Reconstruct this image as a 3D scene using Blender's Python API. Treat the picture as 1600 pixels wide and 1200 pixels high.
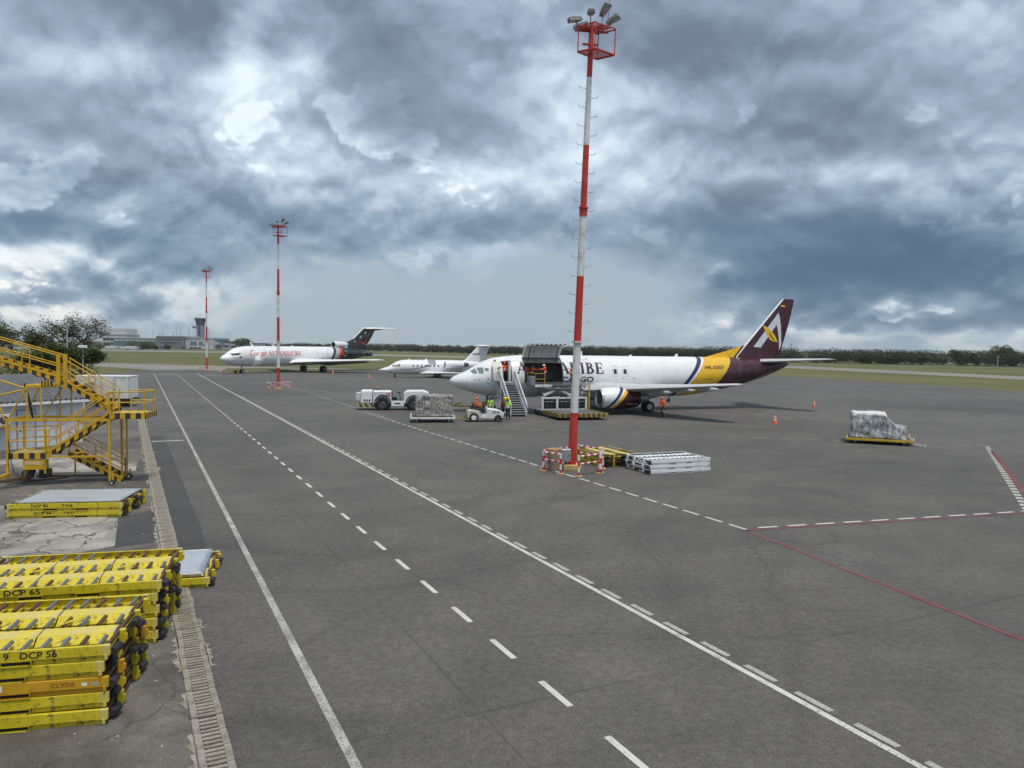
import bpy, bmesh, math, random
from mathutils import Vector, Matrix
R = math.radians
random.seed(7)
for o in list(bpy.data.objects): bpy.data.objects.remove(o, do_unlink=True)
scene = bpy.context.scene
COL = scene.collection

# ------------------------------------------------------------------ camera
cam = bpy.data.cameras.new('camera'); cam_o = bpy.data.objects.new('camera', cam); COL.objects.link(cam_o)
CAM_H, PITCH, ROLL = 5.84, R(2.771), R(0.811)
fw = Vector((0, math.cos(PITCH), -math.sin(PITCH))); up = Vector((0, math.sin(PITCH), math.cos(PITCH))); rt = Vector((1, 0, 0))
cr = rt*math.cos(ROLL) + up*math.sin(ROLL); cu = up*math.cos(ROLL) - rt*math.sin(ROLL)
cam_o.matrix_world = Matrix(((cr.x, cu.x, -fw.x, 0), (cr.y, cu.y, -fw.y, 0), (cr.z, cu.z, -fw.z, CAM_H), (0, 0, 0, 1)))
cam.sensor_width = 36; cam.lens = 1188.4/1600*36; cam.clip_start = .1; cam.clip_end = 20000
scene.camera = cam_o

# ------------------------------------------------------------------ exposure
vs = scene.view_settings
vs.view_transform = 'Standard'; vs.look = 'None'; vs.exposure = 0.84; vs.gamma = 1; vs.use_curve_mapping = False

cy = scene.cycles
cy.use_adaptive_sampling = True; cy.adaptive_threshold = .02; cy.adaptive_min_samples = 6
cy.max_bounces = 4; cy.diffuse_bounces = 2; cy.glossy_bounces = 2; cy.transmission_bounces = 2; cy.volume_bounces = 0; cy.transparent_max_bounces = 4
cy.use_denoising = True; cy.caustics_reflective = False; cy.caustics_refractive = False

# ------------------------------------------------------------------ sky (procedural storm clouds over a Nishita sky)
SUN_EL, SUN_AZ = 70, 150          # degrees, azimuth clockwise from +y
world = bpy.data.worlds.new('World'); scene.world = world; world.use_nodes = True
wt = world.node_tree; wt.nodes.clear()
class NG:
    def __init__(s, tree): s.t = tree; s.n = tree.nodes; s.l = tree.links
    def new(s, typ, **kw):
        n = s.n.new(typ)
        for k, v in kw.items(): setattr(n, k, v)
        return n
    def put(s, sock, v):
        if v is None: return
        if hasattr(v, 'is_output'): s.l.new(v, sock)
        else:
            if hasattr(sock.default_value, '__len__') and not hasattr(v, '__len__'): v = (v,)*len(sock.default_value)
            sock.default_value = v
    def m(s, op, a, b=None, c=None, clamp=False):
        n = s.new('ShaderNodeMath', operation=op, use_clamp=clamp)
        s.put(n.inputs[0], a); s.put(n.inputs[1], b); s.put(n.inputs[2], c)
        return n.outputs[0]
    def v(s, op, a, b=None):
        n = s.new('ShaderNodeVectorMath', operation=op)
        s.put(n.inputs[0], a)
        if op == 'SCALE': s.put(n.inputs[3], b)
        else: s.put(n.inputs[1], b)
        return n.outputs[0]
    def sep(s, a):
        n = s.new('ShaderNodeSeparateXYZ'); s.put(n.inputs[0], a); return n.outputs
    def comb(s, x, y, z):
        n = s.new('ShaderNodeCombineXYZ'); s.put(n.inputs[0], x); s.put(n.inputs[1], y); s.put(n.inputs[2], z); return n.outputs[0]
    def noise(s, vec, scale, detail=4, rough=.5, dist=0., out=0, dim='3D'):
        n = s.new('ShaderNodeTexNoise', noise_dimensions=dim); s.put(n.inputs['Vector'], vec)
        n.inputs['Scale'].default_value = scale; n.inputs['Detail'].default_value = detail
        n.inputs['Roughness'].default_value = rough; n.inputs['Distortion'].default_value = dist
        return n.outputs[out]
    def voro(s, vec, scale, detail=0, rough=.5, feat='F1', smooth=None, out='Distance', rnd=1.0, dim='3D'):
        n = s.new('ShaderNodeTexVoronoi', feature=feat, voronoi_dimensions=dim); s.put(n.inputs['Vector'], vec)
        n.inputs['Scale'].default_value = scale
        if 'Detail' in n.inputs: n.inputs['Detail'].default_value = detail; n.inputs['Roughness'].default_value = rough
        if smooth is not None: n.inputs['Smoothness'].default_value = smooth
        n.inputs['Randomness'].default_value = rnd
        return n.outputs[out]
    def map(s, a, f0, f1, t0=0., t1=1., smooth=False):
        n = s.new('ShaderNodeMapRange'); n.clamp = True
        if smooth: n.interpolation_type = 'SMOOTHSTEP'
        s.put(n.inputs[0], a)
        for i, x in enumerate((f0, f1, t0, t1)): s.put(n.inputs[i+1], x)
        return n.outputs[0]
    def ramp(s, a, stops, interp='LINEAR'):
        n = s.new('ShaderNodeValToRGB'); s.put(n.inputs[0], a); e = n.color_ramp.elements
        n.color_ramp.interpolation = interp
        while len(e) < len(stops): e.new(.5)
        for i, (p, c) in enumerate(stops):
            e[i].position = p; e[i].color = (*c, 1) if len(c) == 3 else c
        return n.outputs[0]
    def mix(s, f, a, b, mode='MIX'):
        n = s.new('ShaderNodeMix', data_type='RGBA', blend_type=mode); n.clamp_factor = True
        s.put(n.inputs[0], f)
        for k, x in ((6, a), (7, b)):
            if not hasattr(x, 'is_output') and len(x) == 3: x = (*x, 1)
            s.put(n.inputs[k], x)
        return n.outputs[2]

W = NG(wt)
dirv = W.v('NORMALIZE', W.new('ShaderNodeTexCoord').outputs['Generated'])
dx, dy, dz = W.sep(dirv)
RAD = 57.29578
az = W.m('MULTIPLY', W.m('ARCTAN2', dx, dy), RAD)
el = W.m('MULTIPLY', W.m('ARCSINE', dz), RAD)
den = W.m('ADD', W.m('MAXIMUM', dz, 0.0), 0.62)
pc = W.comb(W.m('DIVIDE', dx, den), W.m('DIVIDE', dy, den), 0.0)
# domain warp, so that masses have torn, billowing edges
wcol = W.noise(pc, 3.2, 6, .55, out=1, dim='2D')
wv = W.v('SUBTRACT', wcol, (.5, .5, .5))
wx, wy, wz = W.sep(wv)
azw = W.m('ADD', az, W.m('MULTIPLY', wx, 14.0)); elw = W.m('ADD', el, W.m('MULTIPLY', wy, 8.0))
pw = W.v('ADD', pc, W.v('SCALE', wv, .10))
# cloud masses: azimuth, elevation, radii (degrees), brightness
MASS = [(-29, 21.0, 9, 3.2, -.30), (-22.5, 20.5, 3.0, 2.6, -.18), (-9, 20.0, 6.0, 4.6, -.36), (-5.0, 15.6, 5.5, 2.2, -.22), (-19.3, 19.5, 1.4, 4.5, .32), (-20.5, 16.2, 3.4, 2.0, .15), (-15.5, 17.6, 1.8, 1.8, .22), (-17, 14.0, 6, 2.2, .18),
        (-31, 16.6, 4.5, 1.4, .16), (-30, 13.0, 6.5, 2.0, -.22), (-29, 9.6, 6, 1.5, -.20), (-31, 4.7, 6, .7, .26), (-27.5, 6.9, 8, 1.0, -.18), (-20, 10.2, 4, 2.2, -.12), (-32, 2.8, 9, .8, -.10), (-30, 8.0, 5, .6, .10),
        (-14.5, 12.3, 4.2, 1.3, .22), (-14, 9.6, 5, 1.2, -.14), (-9.0, 8.4, 5, 1.3, -.14), (-5.0, 12.6, 4.5, 1.3, .24), (-1.5, 9.6, 4.5, 1.4, -.10), (3.2, 19.5, 3.0, 5.5, .28), (2.0, 13.6, 4.0, 1.8, .20), (7, 17, 2.5, 3.0, .12),
        (10, 22.4, 6, 2.6, -.26), (18, 20.8, 9, 2.8, -.24), (21, 16.0, 10, 2.4, -.30), (33, 18.5, 4, 3, .02), (30.5, 22.5, 4, 2.5, .10), (15, 12.4, 9, .9, .12), (27, 12.2, 8, 1.0, .16), (8.5, 13.5, 2.5, 2.0, .10),
        (23, 8.2, 11, 2.4, -.38), (31, 5.4, 10, 2.6, -.40), (25, 3.4, 9, 1.3, -.26), (12.5, 8.6, 5, 1.4, -.18), (34, 14.2, 4, 1.6, -.20), (20, 5.6, 6, 1.4, -.24), (8, 5.6, 4.0, 1.4, .06), (26, 1.0, 14, .55, .20), (33, 2.9, 4, .5, .14)]
b = None
for (a0, e0, ra, re, k) in MASS:
    g = W.m('EXPONENT', W.m('MULTIPLY', W.m('ADD', W.m('POWER', W.m('DIVIDE', W.m('SUBTRACT', azw, a0), ra), 2.0),
                                             W.m('POWER', W.m('DIVIDE', W.m('SUBTRACT', elw, e0), re), 2.0)), -1.0))
    b = W.m('MULTIPLY_ADD', g, k, 0.0 if b is None else b)
def billow(vec):
    f = W.noise(vec, 3.4, 8, .55, dim='2D')
    c = W.voro(vec, 4.6, 4.0, .52, 'F1', dim='2D')
    return W.m('ADD', W.m('MULTIPLY', W.m('SUBTRACT', f, .5), 1.15), W.m('MULTIPLY', W.m('SUBTRACT', .42, c), .50))
t0 = billow(pw)
t1 = billow(W.v('SCALE', pw, .975))          # the same field a little higher up: tops catch the light, bases stay grey
relief = W.m('MAXIMUM', W.m('MINIMUM', W.m('SUBTRACT', t0, t1), .16), -.16)
n0 = W.voro(pw, 11., 2.0, .5, 'F1', dim='2D'); n1_ = W.voro(W.v('SCALE', pw, .990), 11., 2.0, .5, 'F1', dim='2D')
fine_r = W.m('MULTIPLY', W.m('SUBTRACT', n1_, n0), W.map(t0, -.12, .10))          # small puffs on the heaps
heap = W.m('MULTIPLY', W.map(t0, -.04, .02, 0, 1, True), W.m('SUBTRACT', 1.0, W.m('MULTIPLY', W.map(t0, .02, .45), 1.15)))
# veil of falling rain below the cloud base
veil = W.m('MULTIPLY', W.map(W.m('MULTIPLY_ADD', wx, 5.0, elw), 9.4, 4.6, 0, 1, True), W.m('MAXIMUM', W.map(W.m('ABSOLUTE', W.m('SUBTRACT', azw, -4.0)), 21.0, 12.0, 0, 1, True), W.map(el, 1.7, .7, 0, .6, True)))
tex = W.m('MULTIPLY', W.m('SUBTRACT', 1.0, W.m('MULTIPLY', veil, .9)), W.map(b, -.34, -.02, .28, 1.0))
big = W.m('SUBTRACT', W.noise(pc, 2.4, 3, .5, dim='2D'), .5)
v = W.m('ADD', W.m('ADD', b, .64), W.m('MULTIPLY', W.m('ADD', W.m('MULTIPLY', W.m('SUBTRACT', heap, .3), .22), W.m('ADD', W.m('MULTIPLY_ADD', fine_r, .48, W.m('MULTIPLY', relief, 1.08)), W.m('MULTIPLY', t0, .10))), tex))
v = W.m('ADD', v, W.m('MULTIPLY', big, .12))
v = W.m('MULTIPLY_ADD', veil, -.02, v)
cold = W.ramp(v, [(0, (.045, .092, .150)), (.22, (.072, .128, .200)), (.5, (.215, .29, .375)), (.75, (.41, .495, .58)), (1.0, (.68, .75, .81))])
grey = W.ramp(v, [(0, (.098, .118, .165)), (.25, (.132, .162, .215)), (.5, (.26, .325, .41)), (.75, (.43, .515, .605)), (1.0, (.66, .735, .80))])
ccol = W.mix(W.map(el, 7.0, 13.0, 0, 1, True), cold, grey)
warm = W.m('MULTIPLY', W.map(el, 6.5, 3.0), W.map(v, .55, .85))
ccol = W.mix(W.m('MULTIPLY', warm, .55), ccol, (.82, .78, .70))
ccol = W.mix(W.m('MULTIPLY', veil, .86), ccol, W.mix(W.map(el, 0, 7), (.30, .358, .40), (.285, .345, .395)))
sky = W.new('ShaderNodeTexSky'); sky.sky_type = 'NISHITA'; sky.sun_disc = False
sky.sun_elevation = R(SUN_EL); sky.sun_rotation = R(SUN_AZ); sky.air_density = 1.2; sky.dust_density = 2.0
bg1 = W.new('ShaderNodeBackground'); W.l.new(sky.outputs[0], bg1.inputs[0]); bg1.inputs[1].default_value = .065
bg2 = W.new('ShaderNodeBackground'); W.l.new(ccol, bg2.inputs[0]); bg2.inputs[1].default_value = .77
mx = W.new('ShaderNodeMixShader'); mx.inputs[0].default_value = .93
W.l.new(bg1.outputs[0], mx.inputs[1]); W.l.new(bg2.outputs[0], mx.inputs[2])
wo = W.new('ShaderNodeOutputWorld'); W.l.new(mx.outputs[0], wo.inputs[0])

world.cycles.sampling_method = 'NONE'
sun = bpy.data.lights.new('sun', 'SUN'); sun.energy = 1.5; sun.angle = R(12); sun.color = (1, .92, .80)
sun_o = bpy.data.objects.new('sun', sun); COL.objects.link(sun_o)
sd = Vector((math.sin(R(SUN_AZ))*math.cos(R(SUN_EL)), math.cos(R(SUN_AZ))*math.cos(R(SUN_EL)), math.sin(R(SUN_EL))))
sun_o.rotation_euler = sd.to_track_quat('Z', 'Y').to_euler()

# ------------------------------------------------------------------ materials
MATS = {}
def mat(name, col, rough=.55, metal=0., var=.10, vs=2.5, dirt=None, da=.5, ds=1.5, dth=(.5, .68), bump=0., bs=30., spec=.5, extra=None, coat=0.):
    """painted / plain surface: base colour, tonal variation, a dirt or rust layer, fine relief"""
    if name in MATS: return MATS[name]
    m = bpy.data.materials.new(name); m.use_nodes = True; g = NG(m.node_tree)
    bs_ = g.n['Principled BSDF']
    co = g.new('ShaderNodeTexCoord').outputs['Object']
    n1 = g.noise(co, vs, 5, .6)
    k = g.map(n1, .25, .75, 1-var, 1+var)
    c = extra(g, co) if extra else None
    base = c if c is not None else (*col, 1)
    out = g.mix(1.0, base, g.comb(k, k, k), 'MULTIPLY')
    if dirt:
        n2 = g.noise(co, ds, 7, .68, .3)
        out = g.mix(g.map(n2, dth[0], dth[1], 0, da), out, (*dirt, 1))
    g.l.new(out, bs_.inputs['Base Color'])
    bs_.inputs['Roughness'].default_value = rough; bs_.inputs['Metallic'].default_value = metal
    bs_.inputs['Specular IOR Level'].default_value = spec; bs_.inputs['Coat Weight'].default_value = coat
    g.l.new(g.map(n1, .3, .7, max(rough-.1, .02), min(rough+.12, 1)), bs_.inputs['Roughness'])
    if bump:
        bn = g.new('ShaderNodeBump'); bn.inputs['Strength'].default_value = bump; bn.inputs['Distance'].default_value = .02
        g.l.new(g.noise(co, bs, 4, .6), bn.inputs['Height']); g.l.new(bn.outputs[0], bs_.inputs['Normal'])
    MATS[name] = m
    return m
def stripes(cols, axis, period, duty=.5, off=0.):
    """hazard paint: two colours alternating along an axis of the object"""
    def f(g, co):
        d = g.new('ShaderNodeVectorMath', operation='DOT_PRODUCT'); g.put(d.inputs[0], co); d.inputs[1].default_value = axis
        fr = g.m('FRACT', g.m('ADD', g.m('DIVIDE', d.outputs['Value'], period), off+100))
        return g.mix(g.m('GREATER_THAN', fr, duty), (*cols[0], 1), (*cols[1], 1))
    return f
def bands(ax, stops, seams=None):
    """livery: colour bands by the value of ax . (x,y,z); stops = [(value, colour), ...] from the first value on"""
    def f(g, co):
        d = g.new('ShaderNodeVectorMath', operation='DOT_PRODUCT'); g.put(d.inputs[0], co); d.inputs[1].default_value = ax
        c = None
        for v, colr in stops:
            c = (*colr, 1) if c is None else g.mix(g.m('GREATER_THAN', d.outputs['Value'], v), c, (*colr, 1))
        if seams:
            x, y, z = g.sep(co)
            l1 = g.m('LESS_THAN', g.m('FRACT', g.m('DIVIDE', x, seams)), .018)
            l2 = g.m('LESS_THAN', g.m('FRACT', g.m('DIVIDE', g.m('ADD', z, .37), .83)), .03)
            st = g.noise(g.v('MULTIPLY', co, (2.2, 1, .35)), 1.6, 6, .65)
            c = g.mix(g.m('MULTIPLY', g.m('MAXIMUM', l1, l2), .24), c, (.2, .22, .25, 1))
            c = g.mix(g.map(st, .50, .75, 0, .22), c, (.30, .31, .32, 1))
        return c
    return f
def yel_wear(g, co):
    # sun-bleached and greasy patches under the chips
    a = g.noise(co, .9, 5, .65, .5); s_ = g.noise(g.v('MULTIPLY', co, (6, 6, .9)), 1.4, 5, .7)
    c = g.mix(g.map(a, .40, .62), (.56, .45, .010, 1), (.64, .53, .03, 1))
    c = g.mix(g.map(s_, .56, .72, 0, .5), c, (.20, .15, .035, 1))
    return g.mix(g.map(a, .36, .28, 0, .5), c, (.20, .16, .06, 1))
WHITE = (.80, .815, .83); YEL = (.60, .43, .015); DYEL = (.50, .42, .012); BLACK = (.012, .012, .013)
m_white = mat('white_paint', WHITE, .35, var=.05, dirt=(.35, .34, .31), da=.25)
m_white_old = mat('weathered_white_paint', (.66, .67, .66), .5, var=.1, dirt=(.22, .2, .17), da=.5, ds=2.2)
m_grey = mat('grey_paint', (.26, .275, .29), .5, dirt=(.12, .11, .1))
m_dgrey = mat('dark_grey_paint', (.07, .072, .078), .55)
m_black = mat('black_paint', BLACK, .5)
m_rub = mat('black_rubber', (.02, .02, .021), .8, var=.25, dirt=(.10, .09, .08), da=.4)
m_steel = mat('worn_steel', (.36, .37, .38), .4, .7, dirt=(.16, .12, .09), da=.5)
m_galv = mat('galvanised_sheet', (.50, .54, .57), .38, .35, var=.08, dirt=(.34, .33, .3), da=.35, ds=.9)
m_alu = mat('polished_metal', (.62, .63, .65), .28, .85, var=.05)
m_rust = mat('rusted_steel', (.11, .062, .035), .8, .2, var=.35, vs=9)
m_rollg = mat('zinc_roller', (.20, .215, .23), .45, .5, var=.2, dirt=(.12, .08, .05), da=.7, ds=3)
m_yel = mat('chipped_yellow_paint', DYEL, .5, var=.16, vs=1.7, dirt=(.11, .07, .032), da=.9, ds=8.5, dth=(.56, .64), bump=.25, bs=18, extra=yel_wear)
m_yel_top = mat('worn_yellow_deck', (.66, .53, .06), .55, var=.12, dirt=(.46, .40, .29), da=.85, ds=1.6, dth=(.42, .6), bump=.1)
m_orange = mat('orange_yellow_paint', (.55, .30, .012), .5, var=.15, dirt=(.14, .08, .03), da=.7, ds=4.5, dth=(.6, .7))
m_stair = mat('safety_yellow_paint', (.60, .36, .012), .5, var=.15, dirt=(.20, .11, .03), da=.7, ds=3.2, dth=(.55, .68))
m_yedge = mat('yellow_and_black_edge', YEL, .5, extra=stripes(((.58, .43, .012), (.015, .015, .015)), (1, .6, 0), .8))
m_red = mat('red_mast_paint', (.50, .032, .020), .55, var=.18, dirt=(.44, .11, .08), da=.5, ds=2.6, dth=(.5, .7))
m_mwhite = mat('white_mast_paint', (.72, .73, .74), .55, var=.08, dirt=(.40, .36, .31), da=.6, ds=2.6, dth=(.46, .66))
m_glass = mat('dark_glass', (.03, .045, .055), .06, var=.02, spec=.9)
m_conc = mat('concrete', (.36, .345, .315), .9, var=.16, vs=1.2, dirt=(.2, .19, .17), da=.6, ds=2.5, bump=.3, bs=40)
m_ink = mat('black_lettering', (.014, .014, .016), .55, var=.2)
m_orangev = mat('orange_hi_vis', (.95, .13, .02), .7, var=.12, vs=8)
m_greenv = mat('green_hi_vis', (.42, .72, .08), .7, var=.12, vs=8)
m_navycloth = mat('navy_trousers', (.018, .02, .028), .85, var=.3, vs=9)
m_skin = mat('brown_skin', (.20, .105, .065), .6, var=.1)
m_boot = mat('black_boots', (.012, .012, .012), .6)
m_yhelm = mat('yellow_helmet', (.72, .48, .03), .4)
m_ohelm = mat('orange_helmet', (.85, .14, .03), .4)
m_cone = mat('cone_orange', (.78, .11, .03), .55)
m_refl = mat('reflective_band', (.75, .75, .72), .4)

# ------------------------------------------------------------------ mesh helpers
class MB:
    def __init__(s): s.v = []; s.f = []; s.mi = []; s.k = 0
    def add(s, vs_, fs):
        o = len(s.v); s.v += [tuple(p) for p in vs_]; s.f += [tuple(i+o for i in f) for f in fs]; s.mi += [s.k]*len(fs); return s
    def box(s, c, d, M=None):
        x, y, z = d[0]/2, d[1]/2, d[2]/2; c = Vector(c)
        p = [Vector((i*x, j*y, k*z)) for k in (-1, 1) for j in (-1, 1) for i in (-1, 1)]
        p = [c + (M @ q if M else q) for q in p]
        return s.add(p, [(0, 2, 3, 1), (4, 5, 7, 6), (0, 1, 5, 4), (2, 6, 7, 3), (0, 4, 6, 2), (1, 3, 7, 5)])
    def b2(s, a, b):
        return s.box([(a[i]+b[i])/2 for i in range(3)], [abs(b[i]-a[i]) for i in range(3)])
    def bar(s, p0, p1, w, h, upv=(0, 0, 1)):
        p0, p1 = Vector(p0), Vector(p1); d = p1-p0; L = d.length
        if L < 1e-6: return s
        d.normalize(); u = Vector(upv)
        if abs(d.dot(u)) > .98: u = Vector((0, 1, 0)) if abs(d.y) < .9 else Vector((1, 0, 0))
        sx = d.cross(u).normalized(); u = sx.cross(d).normalized()
        return s.box((p0+p1)/2, (w, L, h), Matrix((sx, d, u)).transposed())
    def tube(s, p0, p1, r0, seg=8, r1=None, cap=True):
        p0, p1 = Vector(p0), Vector(p1); d = p1-p0
        if d.length < 1e-7: return s
        d.normalize(); a = d.orthogonal().normalized(); b_ = d.cross(a); r1 = r0 if r1 is None else r1
        vs_ = []
        for p, rr in ((p0, r0), (p1, r1)):
            for i in range(seg):
                t = 2*math.pi*i/seg; vs_.append(p + a*math.cos(t)*rr + b_*math.sin(t)*rr)
        fs = [(i, (i+1) % seg, seg+(i+1) % seg, seg+i) for i in range(seg)]
        if cap: fs += [tuple(range(seg-1, -1, -1)), tuple(range(seg, 2*seg))]
        return s.add(vs_, fs)
    def path(s, pts, r_, seg=6):
        for i in range(len(pts)-1): s.tube(pts[i], pts[i+1], r_, seg)
        return s
    def loft(s, rings, c0=True, c1=True, closed=True, skip=None):
        n = len(rings[0]); vs_ = [p for rg in rings for p in rg]; fs = []
        for i in range(len(rings)-1):
            for j in range(n if closed else n-1):
                if skip and skip(i, j): continue
                k = (j+1) % n
                fs.append((i*n+j, i*n+k, (i+1)*n+k, (i+1)*n+j))
        if c0: fs.append(tuple(range(n-1, -1, -1)))
        if c1: fs.append(tuple((len(rings)-1)*n+j for j in range(n)))
        return s.add(vs_, fs)
    def lathe(s, prof, c, axis='x', seg=24, cap=(False, False), sc=(1, 1)):
        """profile [(along, radius)] turned about an axis through c"""
        rings = []
        for a, r_ in prof:
            rg = []
            for i in range(seg):
                t = 2*math.pi*i/seg; u, v_ = math.cos(t)*r_*sc[0], math.sin(t)*r_*sc[1]
                rg.append({'x': (c[0]+a, c[1]+u, c[2]+v_), 'y': (c[0]+u, c[1]+a, c[2]+v_), 'z': (c[0]+u, c[1]+v_, c[2]+a)}[axis])
            rings.append(rg)
        return s.loft(rings, cap[0], cap[1])
    def prism(s, poly, y0, y1, plane='xz'):
        """polygon in a plane pushed through the third axis"""
        def P3(p, q): return {'xz': (p[0], q, p[1]), 'xy': (p[0], p[1], q), 'yz': (q, p[0], p[1])}[plane]
        n = len(poly); vs_ = [P3(p, y0) for p in poly] + [P3(p, y1) for p in poly]
        fs = [(i, (i+1) % n, n+(i+1) % n, n+i) for i in range(n)] + [tuple(range(n-1, -1, -1)), tuple(range(n, 2*n))]
        return s.add(vs_, fs)
    def mesh(s, name, m, smooth=False, bevel=0.):
        me = bpy.data.meshes.new(name); me.from_pydata(s.v, [], s.f)
        ms = m if isinstance(m, (list, tuple)) else [m]
        for q in ms: me.materials.append(q)
        if len(ms) > 1: me.polygons.foreach_set('material_index', s.mi)
        b_ = bmesh.new(); b_.from_mesh(me)
        if not getattr(s, 'raw', False): bmesh.ops.recalc_face_normals(b_, faces=b_.faces)
        if bevel: bmesh.ops.bevel(b_, geom=list(b_.edges), offset=bevel, segments=1, affect='EDGES', clamp_overlap=True)
        b_.to_mesh(me); b_.free()
        if smooth:
            me.polygons.foreach_set('use_smooth', [True]*len(me.polygons))
            if smooth != 'all': me.set_sharp_from_angle(angle=R(38))
        return me
    def build(s, name, m, parent=None, smooth=False, bevel=0., label=None):
        return link(name, s.mesh(name, m, smooth, bevel), parent, label)
def link(name, me, parent=None, label=None, loc=None, rot=None):
    o = bpy.data.objects.new(name, me); COL.objects.link(o)
    if parent is not None: o.parent = parent
    if label: o['label'] = label
    if loc: o.location = loc
    if rot: o.rotation_euler = rot
    return o
def tag(o, label=None, cat=None, group=None, kind=None):
    for k, v_ in (('label', label), ('category', cat), ('group', group), ('kind', kind)):
        if v_: o[k] = v_
    return o
def thing(name, label, cat, loc=(0, 0, 0), rz=0., group=None):
    o = bpy.data.objects.new(name, None); COL.objects.link(o); o.location = loc; o.rotation_euler = (0, 0, rz); o.empty_display_size = .3
    return tag(o, label, cat, group)
def copy_tree(o, parent=None):
    c = o.copy(); COL.objects.link(c); c.parent = parent
    for ch in list(o.children): copy_tree(ch, c)
    return c
def text2d(body, size=1., bold=0., align='LEFT'):
    """flat lettering as (verts2d, faces), baseline at 0"""
    cu_ = bpy.data.curves.new('t', 'FONT'); cu_.body = body; cu_.size = size; cu_.align_x = align; cu_.resolution_u = 3; cu_.offset = bold
    o = bpy.data.objects.new('t', cu_); COL.objects.link(o)
    dg = bpy.context.evaluated_depsgraph_get(); dg.update()
    me = bpy.data.meshes.new_from_object(o.evaluated_get(dg))
    vs_ = [(p.co.x, p.co.y) for p in me.vertices]; fs = [tuple(p.vertices) for p in me.polygons]
    bpy.data.objects.remove(o); bpy.data.curves.remove(cu_); bpy.data.meshes.remove(me)
    return vs_, fs
def fit2d(t, w, h=None):
    vs_, fs = t; x0 = min(p[0] for p in vs_); x1 = max(p[0] for p in vs_); y0 = min(p[1] for p in vs_); y1 = max(p[1] for p in vs_)
    k = w/(x1-x0); ky = (h/(y1-y0)) if h else k
    return [((p[0]-x0)*k, (p[1]-y0)*ky) for p in vs_], fs
def letters(t, fn, m, parent, name='lettering', cut=None, label=None):
    """map flat lettering (u,v) onto a surface: fn(u,v) -> point; cut = v spacing for curved surfaces"""
    vs_, fs = t; b_ = bmesh.new(); bv = [b_.verts.new((p[0], p[1], 0)) for p in vs_]
    for f in fs:
        try: b_.faces.new([bv[i] for i in f])
        except ValueError: pass
    if cut:
        y0 = min(p[1] for p in vs_); y1 = max(p[1] for p in vs_); y = y0+cut
        while y < y1-1e-4:
            bmesh.ops.bisect_plane(b_, geom=list(b_.verts)+list(b_.edges)+list(b_.faces), plane_co=(0, y, 0), plane_no=(0, 1, 0)); y += cut
    bmesh.ops.triangulate(b_, faces=list(b_.faces))
    for v_ in b_.verts: v_.co = fn(v_.co.x, v_.co.y)
    me = bpy.data.meshes.new(name); b_.to_mesh(me); b_.free(); me.materials.append(m)
    return link(name, me, parent, label)
def stroke(pts, ws):
    """ribbon along a polyline with a width at each point"""
    n = len(pts); L = []; Rr = []
    if not hasattr(ws, '__len__'): ws = [ws]*n
    for i in range(n):
        a = Vector(pts[max(i-1, 0)]); c = Vector(pts[min(i+1, n-1)]); d = (c-a); d = d.normalized() if d.length > 1e-6 else Vector((1, 0)); nn = Vector((-d.y, d.x))
        p = Vector(pts[i]); L.append(tuple(p+nn*ws[i]/2)); Rr.append(tuple(p-nn*ws[i]/2))
    return L+Rr, [(n+i, n+i+1, i+1, i) for i in range(n-1)]
def arc(cx, cy, rx, ry, a0, a1, n=14): return [(cx+rx*math.cos(R(a0+(a1-a0)*i/n)), cy+ry*math.sin(R(a0+(a1-a0)*i/n))) for i in range(n+1)]
def arcw(a0, a1, thick, thin, n=14): return [thin+(thick-thin)*abs(math.cos(R(a0+(a1-a0)*i/n)))**1.5 for i in range(n+1)]
SER = {}
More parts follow.
